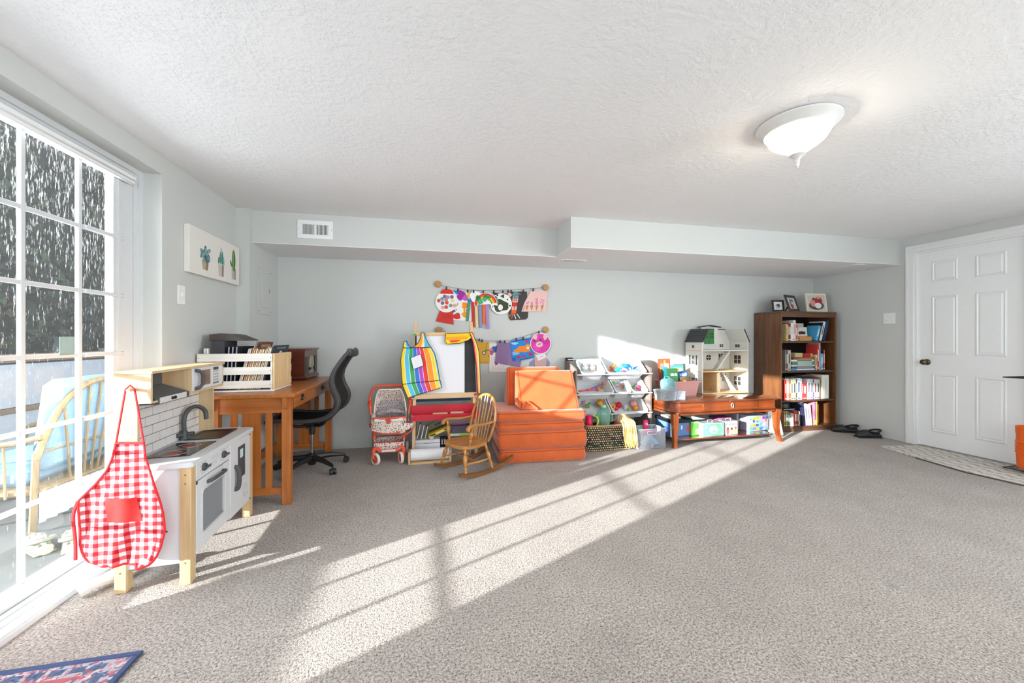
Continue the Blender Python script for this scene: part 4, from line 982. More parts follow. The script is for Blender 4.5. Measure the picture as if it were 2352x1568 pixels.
M().sheet(lambda a, b_: ((a-.5)*.262*(1-.06*b_), .105-.03*b_, .31+.325*b_), 12, 8, (0, .004, 0)).build('hood_lining', PRTG, S)
M().tube([hood(i/20, 1) for i in range(21)], .006, 6).build('hood_trim', plain('hood_white', '#efe6da', .8), S)
M().tube(smooth_path([(-.12, .06, .41), (-.05, .04, .435), (0, .035, .44), (.06, .04, .435), (.13, .06, .415)], 4), .012, 8, flat=1.6).build('harness_pad', PRTG, S)
M().sheet(lambda a, b_: (.06+.15*a+.02*b_*math.sin(a*6), -.10-.05*math.sin(PI*a)*b_, .345-.09*b_*(.5+a*.0)-.05*(1-a)*b_), 12, 6, (0, .004, 0)).build('foot_cover', PRT, S)
M().tube(smooth_path([(.06, -.10, .215), (.13, -.14, .245), (.19, -.135, .275), (.225, -.11, .33)], 5), .005, 6).build('cover_trim', plain('trim_coral', '#e0583e', .8), S)

# ================================================================== EASEL
EY, EK = 3.708, .2
def lp(u, v, off=0.0):
    d = at(u, v, y=1.0)-V((0, 0, CAMH)); y0 = EY-off
    t = (y0+EK*CAMH)/(d.y-EK*d.z); return V((0, 0, CAMH))+t*d
EP = wood('easel_pine', '#d2ac7c', '#e3c59b', 'Z', .55); EPX = wood('easel_pine_x', '#d2ac7c', '#e3c59b', 'X', .55)
E = thing('art_easel', 'pine art easel with whiteboard sheet and red paint tray', 'easel', (.13, 3.8, 0))
def post(a, b_, w=.03, h=.022, nm='post', mt=None):
    M().bar(a, b_, w, h, up=(0, 1, -EK), b=.002).build(nm, mt or EP, E, W=True)
LT, LB = lp(955, 739), lp(949.5, 1045); RT, RB = lp(1082, 739), lp(1094, 1040)
LB.z = RB.z = 0; LB.y = RB.y = EY
post(LT, LB); post(RT, RB)
for t_, b_ in ((LT, LB), (RT, RB)):
    tt = V((t_.x, t_.y+.03, t_.z-.05)); bb = V((b_.x, 4.18, 0)); M().bar(tt, bb, .03, .022, b=.002).build('rear_leg', EP, E, W=True)
TLp, TRp = lp(950, 767), lp(1091, 767); M().bar(TLp+V((0, -.024, 0)), TRp+V((0, -.024, 0)), .018, .035, b=.002).build('top_rail', EPX, E, W=True)
for u, c_ in ((953.5, '#2f9a4e'), (1085.5, '#e9c51f')): 
    c = lp(u, 769, .036); M().cyl(c, c+V((0, .010, 0)), .014, n=14).build('cap', plain('cap_'+c_[1:], c_, .5), E, W=True)
M().bar(lp(945, 911, .025), lp(1096, 906, .025), .022, .05, b=.003).build('bottom_rail', EPX, E, W=True)
for u, v, c_ in ((949, 911, '#2f7fb5'), (1092, 906, '#d8372f')):
    c = lp(u, v, .040); M().cyl(c, c+V((0, .010, 0)), .014, n=14).build('cap', plain('cap_'+c_[1:], c_, .5), E, W=True)
a, b_, c, d_ = lp(951, 904, .014), lp(1094, 901, .014), lp(1089, 772, .014), lp(953, 772, .014)
M().prism([a, b_, c, d_], (0, .006, 0)).build('chalkboard', plain('chalkboard', '#2a2b2b', .7, var=.25, nscale=8), E, W=True)
a, b_, c, d_ = lp(957, 906, .020), lp(1067, 903, .020), lp(1067, 765, .020), lp(957, 765, .020)
M().prism([a, b_, c, d_], (0, .003, 0)).build('paper_sheet', plain('paper_white', '#e4e4e9', .6, var=.01), E, W=True)
tl, tr = lp(946, 934), lp(1092, 930)
ty = tl.y; tz0 = lp(946, 958).z-.01
RT_ = plain('tray_red', '#c01830', .4, var=.03)
tm = M()
X0, X1, Y0, Y1, Z0, Z1 = tl.x, tr.x+.01, ty-.16, ty-.02, tz0, tl.z
tm.box(X0, X1, Y0, Y1, Z0, Z0+.008).box(X0, X1, Y1-.008, Y1, Z0+.008, Z1+.015).box(X0, X1, Y0, Y0+.008, Z0+.008, Z0+.055).box(X0, X0+.008, Y0+.008, Y1-.008, Z0+.008, Z0+.075).box(X1-.008, X1, Y0+.008, Y1-.008, Z0+.008, Z0+.075)
tm.build('paint_tray', RT_, E, W=True)
M().box(X0+.03, X1-.03, Y1+.24, Y1+.25, Z1+.01, Z1+.065, .002).build('rear_tray', plain('tray_blue', '#17476f', .5), E, W=True)
M().box(X0+.008, X0+.014, Y0-.002, Y0, Z0+.045, Z0+.051).build('screw', WHITE, E, W=True)
# erasers and chalk in the tray
for i, (u0, u1, tilt) in enumerate(((994, 1028, -.03), (1035, 1065, .06))):
    p0 = at(u0, 945, y=Y0+.05); p1 = at(u1, 945, y=Y0+.05); zb_ = Z0+.0095
    m = M(TR(((p0.x+p1.x)/2, Y0+.05+.02*i, zb_), .05-.25*i)); L = (p1.x-p0.x)/2
    m.col('#262322').box(-L, L, -.022, .022, .0, .034, .003).col('#d7b489').box(-L, L, -.022, .022, .034, .05, .003)
    m.build('board_eraser', paint(.7), label=('tan-topped black board eraser lying left in the red easel tray', 'black board eraser lying askew right in the red easel tray')[i], cat='eraser', group='erasers in the easel tray')
m = M().col('#f1efec'); p0 = at(964, 949, y=Y0+.04); m.cyl((p0.x, Y0+.035, Z0+.015), (p0.x+.10, Y0+.045, Z0+.015), .0055, n=8); m.build('chalk_stick', paint(.8), label='white chalk stick lying at the left of the red easel tray', cat='chalk')
# ---- rainbow smock thrown over the easel
RB_ = ['#f3d21d', '#4dbbe2', '#2ca14e', '#1f6fd0', '#b443c4', '#e8352c', '#f59a1c', '#f4d52a', '#59b9d4']
SM = thing('rainbow_smock', 'rainbow striped plastic art smock draped over the easel', 'smock', (.05, 3.78, .4))
BIND = plain('smock_black', '#16161a', .5)
def poly_t(P, t_):
    k = t_*(len(P)-1); i = min(int(k), len(P)-2); f = k-i; return (P[i][0]+(P[i+1][0]-P[i][0])*f, P[i][1]+(P[i+1][1]-P[i][1])*f)
def striped(nm, Lc, Rc, bounds, cols, off, rip=.01, nv=16, nu=90):
    def pt(a, b_):
        l, r_ = poly_t(Lc, b_), poly_t(Rc, b_); p = lp(l[0]+(r_[0]-l[0])*a, l[1]+(r_[1]-l[1])*a, off)
        p.y += -rip*math.sin(a*7+b_*2.5)*(.3+b_)-.012*b_; return p
    m = M(); g = [[pt(i/nu, j/nv) for i in range(nu+1)] for j in range(nv+1)]
    for j in range(nv):
        for i in range(nu):
            a = (i+.5)/nu; k = sum(a > q for q in bounds); near = min([abs(a-q) for q in bounds] or [1])
            m.k = lin('#f3f1ee') if near < .5/nu else lin(cols[k % len(cols)])
            m.add([g[j][i], g[j+1][i], g[j+1][i+1], g[j][i+1]], [(0, 1, 2, 3)]); q = [V(p)+V((0, .003, 0)) for p in (g[j][i], g[j+1][i], g[j+1][i+1], g[j][i+1])]; m.add(q, [(3, 2, 1, 0)])
    m.build(nm, paint(.3, .5), SM, W=True)
    M().tube([pt(0, j/nv) for j in range(nv+1)]+[pt(i/12, 1) for i in range(1, 13)]+[pt(1, 1-j/nv) for j in range(1, nv+1)]+[pt(1-i/12, 0) for i in range(1, 12)], .0032, 6, closed=True).build(nm+'_binding', BIND, SM, W=True)
    return pt
BO = 0.055
ptA = striped('front', [(926, 798), (921, 822), (921, 835), (923, 862), (925, 884), (937, 913)], [(990, 797), (999, 813), (1004, 834), (1008, 859), (1011, 874), (1015, 889)], [.11, .23, .35, .47, .58, .71, .86, .96], RB_, BO)
striped('shoulder', [(967, 764), (966, 776), (961, 787), (949, 798)], [(974.5, 764), (978, 776), (983, 787), (990, 797)], [.45, .62], ['#f59a1c', '#f4d52a', '#59b9d4'][::1], BO+.002, .002, 6, 16)
striped('shoulder', [(928, 784), (926.5, 791), (926, 798)], [(934, 783), (937, 791), (944, 799)], [.5], ['#f3d21d', '#4dbbe2'], BO+.002, .002, 4, 10)
M().tube([ptA(i/14, .78)+V((0, -.003, 0)) for i in range(15)], .0032, 6).build('pocket_band', BIND, SM, W=True)
q = [lp(943, 822, BO+.018), (lp(949.5, 848, BO+.022)), lp(973, 839, BO+.022), lp(966, 813, BO+.018)]
q = [V(p) for p in q]
M().prism(q, (0, .003, 0)).build('name_patch', plain('patch_white', '#e5e6e8', .4, bmp=.2, nscale=80), SM, W=True)
M().tube(q, .0028, 6, closed=True).build('patch_edge', BIND, SM, W=True)
striped('collar', [(1024, 766), (1022.5, 776), (1022, 785), (1027, 790)], [(1078, 764), (1083, 775), (1076, 781), (1056, 788)], [.0], ['#f3d21d'], BO-.004, .003, 10, 24)
# its three bands lie across
for i, (c_, v0, v1) in enumerate((('#f4c21c', 767, 774), ('#f59a1c', 775, 781), ('#e8352c', 782, 787.5))):
    r_ = (1080, 1076, 1058)[i]; M().col(c_).prism([lp(1024, v0, BO+.004), lp(1025-i, v1, BO+.004), lp(r_-4, v1-3, BO+.004), lp(r_, v0-2, BO+.004)], (0, .0015, 0)).build('collar_band', paint(.3, .5), SM, W=True)
striped('back', [(1078, 764), (1086, 785), (1090, 815), (1094, 850), (1095, 885), (1097, 905)], [(1084, 763), (1096, 790), (1101, 815), (1102, 850), (1103, 880), (1103, 903)], [.34, .66], ['#e8352c', '#f59a1c', '#f4d52a'], BO-.002, .004, 12, 18)
# ================================================================== THINGS UNDER THE EASEL
pr_ = thing('paper_roll_holder', 'wooden holder with wide white paper roll on carpet under the easel', 'paper roll', (.03, 3.6, 0))
px0, px1 = at(938, 1062, z=0).x, at(1036, 1058, z=0).x
M().box(px0+.02, px1-.02, 3.555, 3.685, 0, .016, .003).build('base', EPX, pr_, W=True)
for x in (px0, px1-.02): M().box(x, x+.02, 3.555, 3.685, 0, .11, .004).build('end_bracket', EP, pr_, W=True)
M().cyl((px0+.022, 3.62, .072), (px1-.022, 3.62, .072), .052, n=24).build('paper_roll', plain('roll_white', '#efeff2', .7, var=.01), pr_, W=True)
M().cyl((px0-.003, 3.62, .072), (px1+.003, 3.62, .072), .008, n=10).build('dowel', BLKP, pr_, W=True)
def carton(name, label, cat, x0, x1, y0, y1, z0, z1, col, rz=0.0, marks=(), rough=.6, tilt=0.0, group=None):
    """box with printed marks on its front: marks (fx0, fx1, fz0, fz1, colour)"""
    t = thing(name, label, cat, ((x0+x1)/2, (y0+y1)/2, z0), group=group, rot=Matrix.Rotation(rz, 4, 'Z') @ Matrix.Rotation(tilt, 4, 'Y'))
    w, d, h = (x1-x0)/2, (y1-y0)/2, z1-z0
    M().col(col).box(-w, w, -d, d, 0, h, min(.003, h*.1)).build('carton', paint(rough), t)
    if marks:
        m = M()
        for i, mk in enumerate(marks):
            m.col(mk[4])
            if len(mk) > 5:
                cx_, cz_ = -w+2*w*(mk[0]+mk[1])/2, h*(mk[2]+mk[3])/2
                m.prism([(cx_+w*(mk[1]-mk[0])*math.cos(q), -d-.0004-.0001*i, cz_+h*(mk[3]-mk[2])/2*math.sin(q)) for q in [2*PI*j/14 for j in range(14)]], (0, -.0003, 0))
            else: m.box(-w+2*w*mk[0], -w+2*w*mk[1], -d-.0006-.0001*i, -d, h*mk[2], h*mk[3])
        m.build('print', paint(rough), t, kind='stuff')
    return t
xa, xb = at(953, 1040, y=3.86).x, at(1010, 1040, y=3.86).x
dc_ = [(.26+.095*i, .285+.095*i, .16, .21, c_, 'o') for i, c_ in enumerate(('#b01c45', '#b01c45', '#c9bf7a', '#24504a', '#2479b5'))]
carton('craft_box', 'white craft kit box with a row of coloured dots under the easel', 'box', xa, xb, 3.78, 3.90, .0, .16, '#e9eaee', 0, [(0, 1, .78, .84, '#c9ccd2'), (.35, .98, .80, .82, '#55565c'), (.05, .55, .62, .64, '#b9cbe0'), (.05, .5, .52, .54, '#b9cbe0'), (0, .03, 0, 1, '#2d7fb8'), (.82, 1, .0, .3, '#e0b7a4')]+dc_)
carton('book', 'black book with white lettering standing behind the craft box', 'book', at(1011, 1020, y=3.87).x, at(1031, 1020, y=3.87).x, 3.83, 3.865, 0, .17, '#1c1c1f', 0, [(.12+.3*(i % 2), .3+.3*(i % 2), .58+.1*(i//2), .64+.1*(i//2), '#e6e6e6') for i in range(6)])
bb = thing('clear_bin', 'clear plastic bin of blue craft scraps under the easel', 'bin', (.30, 3.80, 0))
x0_, x1_ = at(1034, 1050, y=3.72).x, at(1086, 1050, y=3.72).x
CLR = clear('clear_plastic', '#eef2f5', .18)
tb = M(TR(((x0_+x1_)/2, 3.85, 0))); hx_ = (x1_-x0_)/2
tb.tub([(hx_*.92, .10, .002, .02), (hx_, .11, .17, .02), (hx_+.006, .116, .175, .02), (hx_-.004, .106, .175, .02), (hx_*.9, .096, .006, .02)]); tb.build('tub', CLR, bb, W=True)
rg = random.Random(4); m = M(TR(((x0_+x1_)/2, 3.85, .01)))
for k in range(40):
    m.col(rg.choice(['#8fa8c2', '#5c7ba3', '#c9d5e2', '#dfe3ea', '#7b9aa0', '#b9a9c4'])); p = V((rg.uniform(-.85, .85)*hx_*.9, rg.uniform(-.08, .08), rg.uniform(.01, .12))); r1 = rg.uniform(.012, .03)
    m.ball(p, (r1, r1*.7, r1*.6), 7, 4)
m.build('craft_scraps', paint(.7), bb, W=True, kind='stuff')
carton('flat_box', 'flat pale green box lying on the clear bin behind the rocking chair', 'box', .20, .42, 3.79, 3.90, .178, .205, '#b9cf6a', 0, [(0, .5, .1, .9, '#dfe9ee')])
fd = thing('craft_box', 'clear craft box with a pink marker behind the rocking chair', 'box', (.33, 3.80, .206))
M(TR((.335, 3.845, .206))).tub([(.10, .05, 0, .01), (.105, .053, .07, .01), (.10, .048, .07, .01), (.097, .046, .004, .01)]).build('tub', clear('smoky_plastic', '#a7a3b5', .3), fd, W=True)
M().col('#e45fc0').cyl((.24, 3.845, .285), (.38, 3.845, .285), .008, n=8).build('pink_marker', paint(.4), fd, W=True)
gm_ = carton('game_box', 'yellow board game box leaning askew on the craft box under the easel', 'game box', .015, .235, 3.775, 3.865, .216, .246, '#e2c51e', math.radians(0), [(.05, .95, .25, .75, '#3a371c'), (.32, .72, .3, .7, '#e7de9a')], tilt=math.radians(-22))
m = M(TR((.12, 3.905, .215), 0, 0, math.radians(-22))); m.col('#7d7a4a').box(-.10, .10, -.012, .012, 0, .10, .003).col('#2e3f8f').box(-.02, .07, -.0126, -.012, .06, .08).col('#4a3f2f').box(-.09, .09, -.0125, -.012, .015, .045)
m.build('game_box', paint(.5), label='olive game lid with blue lettering standing behind the yellow game box', cat='game box')
for i, (u, c_, ln, lab) in enumerate(((958, '#2b3326', .22, 'dark green folder leaning left on the white craft box'), (967, '#a8a196', .22, 'beige magazine leaning on the craft box beside the dark folder'), (976, '#5f7a4c', .22, 'green-spined magazine standing upright on the craft box'))):
    p = at(u, 1000, y=3.83); m = M(TR((p.x, 3.805+.004*i, .1635), 0, 0, ln)); m.col(c_).box(-.006, .006, 0, .08, 0, .15-.012*i, .001).col('#e8e4da').box(-.004, .004, -.0006, 0, .004, .145-.012*i)
    m.build('magazine', paint(.6), label=lab, cat='magazine', group='magazines under the easel')
m = M(TR((at(991, 1005, y=3.80).x, 3.79, .1615), 0)); m.col('#d9d9dd').lathe([(.020, 0), (.022, .004), (.022, .03), (.018, .034), (0, .034)], n=18); m.build('tape_roll', paint(.5), label='small white round tub on the craft box under the easel', cat='tub')
m = M(TR((at(955, 1000, y=3.795).x, 3.795, .1615), 0)); m.col('#9fa3d6').box(-.022, .006, -.01, .01, 0, .035, .003); m.build('craft_block', paint(.5), label='small lavender block at the left edge of the craft box', cat='block')
# ================================================================== ROCKING CHAIR
RW = wood('rocker_oak', '#a0682f', '#c98d4b', 'X', .3, coat=.3); RWZ = wood('rocker_oak_z', '#a0682f', '#c98d4b', 'Z', .3, coat=.3); RWD = wood('rocker_walnut', '#6b431f', '#8f5f30', 'X', .35, coat=.2)
R = thing('rocking_chair', 'small wooden spindle-back rocking chair in front of the easel', 'rocking chair', (.33, 3.31, 0), math.atan2(-.51, -.86))
def rz_(x): return (x+.04)**2/(2*.75)
for s_ in (-1, 1):
    top = [(x, rz_(x)+.034-.006*abs(x+.08)/.28) for x in [-.37+.57*i/20 for i in range(21)]]; bot = [(x, rz_(x)) for x in [-.37+.57*i/20 for i in range(21)]]
    M().prism([(x, s_*.178-.013, z) for x, z in bot]+[(x, s_*.178-.013, z) for x, z in top[::-1]], (0, .026, 0)).build('rocker', RWD, R)
def turned(p0, p1, r, nm, par=R):
    p0, p1 = V(p0), V(p1); prof = [(0, .55), (.08, .6), (.16, .75), (.22, .95), (.25, .6), (.28, .95), (.33, .6), (.45, 1.0), (.6, 1.15), (.68, .9), (.72, .6), (.75, .95), (.78, .6), (.88, .85), (1, .7)]
    M().tube([p0.lerp(p1, t_) for t_, _ in prof], [r*k for _, k in prof], 10).build(nm, RWZ, par)
for sx, sy in ((1, 1), (1, -1), (-1, 1), (-1, -1)):
    turned((sx*.1375, sy*.178, rz_(sx*.1375)+.03), (sx*.105, sy*.12, .232), .017, 'leg')
for sy in (-1, 1): M().tube([(-.125, sy*.158, .115), (0, sy*.158, .11), (.125, sy*.158, .115)], [.006, .010, .006], 8).build('stretcher', RWZ, R)
M().tube([(0, -.158, .11), (0, 0, .11), (0, .158, .11)], [.006, .010, .006], 8).build('stretcher', RWZ, R)
def seat_outline(k=1.0):
    pts = []
    for i in range(40):
        a = 2*PI*i/40; ca, sa = math.cos(a), math.sin(a)
        x = .165*abs(ca)**.75*(1 if ca > 0 else -1); y = .172*abs(sa)**.7*(1 if sa > 0 else -1)*(1.0 if x > 0 else .90)
        pts.append((x*k, y*k))
    return pts
sm = M(); sm.loops([[(x, y, .222) for x, y in seat_outline(.93)], [(x, y, .232) for x, y in seat_outline(1)], [(x, y, .250) for x, y in seat_outline(1)], [(x, y, .255) for x, y in seat_outline(.96)], [(x, y, .249) for x, y in seat_outline(.7)]]); sm.build('seat', RW, R)
hoop = [(-.135, -.125, .25), (-.155, -.15, .33), (-.18, -.158, .42), (-.205, -.14, .52), (-.222, -.085, .60), (-.228, 0, .627), (-.222, .085, .60), (-.205, .14, .52), (-.18, .158, .42), (-.155, .15, .33), (-.135, .125, .25)]
hs = smooth_path(hoop, 5); M().tube(hs, .0125, 8, flat=.9).build('back_hoop', RWZ, R)
for k in range(6):
    yb_ = -.085+.034*k; yt_ = yb_*1.35; p = min(hs, key=lambda q_: abs(q_.y-yt_)+(0 if q_.z > .45 else 9)); mid_ = V((-.14, yb_, .25)).lerp(p, .45)
    M().tube([(-.14, yb_, .25), mid_, p], [.005, .0075, .0045], 8).build('spindle', RWZ, R)
for sy in (-1, 1):
    arm = smooth_path([(-.178, sy*.155, .418), (-.08, sy*.168, .412), (.02, sy*.178, .418), (.08, sy*.182, .420), (.115, sy*.182, .405), (.118, sy*.182, .385)], 4)
    M().tube(arm, [.012+.008*min(1, i/14) for i in range(len(arm))], 8, flat=.72, up=(0, 0, 1)).build('arm', RW, R)
    turned((.075, sy*.145, .252), (.075, sy*.180, .408), .015, 'arm_post')
# ================================================================== ORANGE PLAY COUCH
SUEDE = plain('orange_suede', '#c4571d', .85, var=.10, nscale=9, bmp=.15); SUEDE.node_tree.nodes['Principled BSDF'].inputs['Sheen Weight'].default_value = .5
def pad(hx, hy, z0, z1, r=.022, cr=.035, b_=.003):
    h = z1-z0; r = min(r, h*.42)
    return [(hx-r, hy-r, z0, cr), (hx-r*.3, hy-r*.3, z0+r*.3, cr), (hx, hy, z0+r, cr), (hx+b_, hy+b_, (z0+z1)/2, cr), (hx, hy, z1-r, cr), (hx-r*.3, hy-r*.3, z1-r*.3, cr), (hx-r, hy-r, z1, cr)]
crz = math.radians(-2.7); cc = V((1.045, 3.655, 0))
PIPE = plain('orange_piping', '#9c3f12', .8)
def couch(label, zs, dx=0.0):
    t = thing('foam_cushion', label, 'cushion', cc+V((dx, 0, zs[0])), crz, 'pads of the orange play couch')
    for i, (z0, z1, hx, hy) in enumerate(zip(zs, zs[1:], (.405, .415), (.285, .288))):
        m = M(); m.tub(pad(hx, hy, z0-zs[0]+.001, z1-zs[0]-.001), 4); P = m.build('pad', SUEDE, t, angle=60)
        M().tube([(x, y, z1-zs[0]-.018) for x, y in rrect(hx+.001, hy+.001, .03, 4)], .0022, 5, closed=True).build('seam', PIPE, P)
couch('thick orange folded foam mattress at the bottom of the couch stack', (.0, .126, .287))
couch('thinner orange folded cushion in the middle of the couch stack', (.288, .372, .470), -.01)
def rpoly(P, r, n=4):
    out = []; k = len(P)
    for i in range(k):
        p, a, b_ = V(P[i]).to_2d() if len(P[i]) > 2 else V(P[i]), V(P[i-1]), V(P[(i+1) % k])
        d1, d2 = (a-p).normalized(), (b_-p).normalized(); rr = min(r, (a-p).length*.4, (b_-p).length*.4)
        s0, s1 = p+d1*rr, p+d2*rr
        for j in range(n+1):
            t_ = j/n; out.append((1-t_)**2*s0+2*t_*(1-t_)*p+t_*t_*s1)
    return out
def wedge(label, P, x0, x1, rz, c):
    t = thing('foam_wedge', label, 'cushion', c, rz, 'wedges on the orange play couch')
    rp_ = rpoly(P, .02); ce = sum(rp_, V((0, 0)))/len(rp_); ins = [ce+(p-ce)*.94 for p in rp_]; ins2 = [ce+(p-ce)*.985 for p in rp_]
    m = M(); m.loops([[(x, p.x, p.y) for p in q_] for x, q_ in ((x0, ins), (x0+.005, ins2), (x0+.016, rp_), (x1-.016, rp_), (x1-.005, ins2), (x1, ins))]); W_ = m.build('wedge_pad', SUEDE, t, angle=60)
    for x in (x0+.022, x1-.022): M().tube([(x, p.x, p.y) for p in rp_], .0028, 5, closed=True).build('seam', PIPE, W_)
    return t
wt = wedge('front orange foam wedge in sunlight on the couch stack', [(-.12, 0), (.105, .338), (.145, .340), (.150, .0)], -.285, .285, math.radians(-3), (1.115, 3.535, .471))
M().tube(smooth_path([(-.287, -.06, .03), (-.300, -.07, .06), (-.302, -.04, .09), (-.287, -.02, .10)], 4), .006, 6, flat=2).build('handle_strap', SUEDE, wt)
M().tube(smooth_path([(-.26, -.125, .008), (-.22, -.085, .075), (-.17, -.105, .045), (-.12, -.13, .008)], 5), .006, 6, flat=2).build('handle_strap', SUEDE, wt)
wedge('rear orange foam wedge behind the sunlit one on the couch stack', [(-.10, 0), (-.085, .366), (-.03, .370), (.125, .0)], -.28, .25, math.radians(-1), (1.055, 3.815, .471))
# ================================================================== ARTWORKS ON THE WALL
A_ = lambda x, y: (990+x/8.4, 640+y/8.4)
B_ = lambda x, y: (830+x/5.2267, 620+y/5.2267)
def wallp(p, off): return at(p[0], p[1], y=YB-off)
def cpx(c, r, n=28, ry=None): return [(c[0]+r*math.cos(2*PI*i/n), c[1]+(ry or r)*math.sin(2*PI*i/n)) for i in range(n)]
def blobpx(c, r, seed, n=18, amp=.25, ry=None):
    rr = random.Random(seed); ph = [rr.uniform(0, 6.28) for _ in range(3)]
    return [(c[0]+r*(1+amp*(math.sin(3*a+ph[0])*.5+math.sin(5*a+ph[1])*.35+math.sin(7*a+ph[2])*.2))*math.cos(a), c[1]+(ry or r)*(1+amp*(math.sin(3*a+ph[0])*.5+math.sin(5*a+ph[1])*.35))*math.sin(a)) for a in [2*PI*i/n for i in range(n)]]
def strip(p, q, w):
    d = V((q[0]-p[0], q[1]-p[1])).normalized()*w/2; return [(p[0]-d.y, p[1]+d.x), (q[0]-d.y, q[1]+d.x), (q[0]+d.y, q[1]-d.x), (p[0]+d.y, p[1]-d.x)]
def art(name, label, sheets, marks, off, cat='drawing'):
    """sheets: paper outlines (pixels, colour); marks: painted shapes (pixels, colour)"""
    pts = [p for s_, _ in sheets for p in s_]; cx_ = sum(p[0] for p in pts)/len(pts); bt = max(p[1] for p in pts)
    t = thing(name, label, cat, wallp((cx_, bt), off), group='children\'s art on the wall strings')
    for i, (o_, c_) in enumerate(sheets):
        M().col(c_).prism([wallp(p, off+.0012*i) for p in o_], (0, -.0010, 0)).build('paper', paint(.8), t, W=True, flat=True)
    if marks:
        m = M(); b0 = off+.0012*len(sheets)+.0003
        for i, (o_, c_) in enumerate(marks):
            m.col(c_).prism([wallp(p, b0+.00012*i) for p in o_], (0, -.0001, 0))
        m.build('painted_marks', paint(.7), t, W=True, flat=True, kind='stuff')
    return t
def strings(label, u0, v0, u1, v1, pts, clips):
    t = thing('art_string', label, 'art string', wallp(((u0+u1)/2, max(v0, v1)), 0))
    for u, v in ((u0, v0), (u1, v1)):
        c = wallp((u, v), 0); M(TR(c, 0, PI/2)).lathe([(.008, 0), (.010, .012), (.034, .016), (.036, .024), (.033, .034), (.0, .037)], n=24).build('wall_knob', wood('knob_wood', '#a4743c', '#c08f52', 'X', .5), t, W=True)
    M().tube([wallp((u0, v0), .02)]+[wallp(p, .030) for p in pts]+[wallp((u1, v1), .02)], .0016, 5).build('cord', BLACK, t, W=True)
    for u, v in clips:
        a = wallp((u, v-3.5), .028); b_ = wallp((u, v+2.5), .028); M().box(a.x-.008, a.x+.008, a.y-.012, a.y+.004, b_.z, a.z, .002).build('clip', BLACK, t, W=True)
strings('upper black art cord with clips strung between two wooden wall knobs', 1006, 653, 1252, 660.5, [A_(300, 147), A_(520, 185), A_(700, 208), A_(900, 222), A_(1200, 222), A_(1500, 212), A_(1780, 200), A_(1970, 188)],
        [A_(297, 185), A_(520, 222), A_(708, 244), A_(822, 250), A_(1005, 258), A_(1210, 255), A_(1385, 255), A_(1485, 250), A_(1543, 250), A_(1780, 240), A_(1970, 218)])
strings('lower black art cord with clips partly hidden behind the easel', 1008, 757.5, 1252, 757, [B_(1000, 740), B_(1150, 790), B_(1380, 835), B_(1500, 848), B_(1640, 855), B_(1770, 845), B_(1900, 815), B_(2050, 765)],
        [B_(1415, 840), B_(1450, 850), B_(1665, 860), B_(1722, 862), B_(1860, 832), B_(1942, 822), B_(2130, 750)])
gc = A_(295, 440); gd = [((265, 340), '#7d6a93'), ((325, 355), '#b98a9a'), ((402, 350), '#7d6a93'), ((215, 385), '#7f9c8d'), ((150, 420), '#d1524a'), ((290, 405), '#b98a9a'), ((222, 467), '#7d6a93'), ((305, 460), '#e0552e'), ((412, 425), '#e3d59a'), ((380, 515), '#7f9f90'), ((455, 515), '#e8a892'), ((225, 555), '#e8a892'), ((292, 547), '#d9534c')]
art('gumball_collage', 'gumball machine paper collage with red base at left of upper string', [([A_(165, 620), A_(425, 620), A_(437, 885), A_(95, 820)], '#cf3a34'), (cpx(gc, 25), '#f1efed'), ([A_(172, 288), A_(190, 245), A_(225, 210), A_(300, 193), A_(380, 208), A_(420, 240), A_(440, 295)], '#d8342e')],
    [(cpx(A_(*p), 4.3, 16), c_) for p, c_ in gd]+[(strip(A_(200, 690+k*30), A_(390, 700+k*30), .8), '#9e2620') for k in range(3)], .016)
art('flower_painting', 'white painting with purple, orange and red blobs beside the gumball collage', [([A_(412, 225), A_(745, 262), A_(800, 820), A_(425, 795)], '#efeeec')],
    [([A_(415, 226), A_(650, 245), A_(500, 310)], '#1f7fd0'), (blobpx(A_(590, 325), 11, 1, amp=.3), '#a3289c'), (blobpx(A_(665, 370), 7, 2), '#c05cae'), ([A_(680, 258), A_(750, 264), A_(740, 380), A_(700, 330)], '#ecd52a'), (blobpx(A_(735, 425), 4.5, 3), '#2a7fc6'),
     (blobpx(A_(655, 515), 7.5, 4), '#f5941a'), (blobpx(A_(650, 690), 6.5, 5), '#f59a1a'), (strip(A_(640, 560), A_(645, 640), 4), '#f5941a'), (blobpx(A_(490, 725), 10, 6, ry=6.5), '#e01f24'), (blobpx(A_(515, 675), 4, 7, ry=2.5), '#2f7d4c'), (blobpx(A_(440, 620), 3.5, 8), '#7b4f9a'), (strip(A_(500, 520), A_(520, 470), 1), '#2b2b2b'), (blobpx(A_(487, 600), 1.6, 9), '#b98a86'), (blobpx(A_(690, 610), 2, 10), '#8a4f9a')], .008)
ra = []
for k, c_ in enumerate(('#d92b27', '#ee6a2a', '#f3c921', '#35a24a', '#eef0ee')):
    r0 = 26-k*3.3; ra.append((cpx(A_(1055, 500), r0, 40)[20:41], c_))
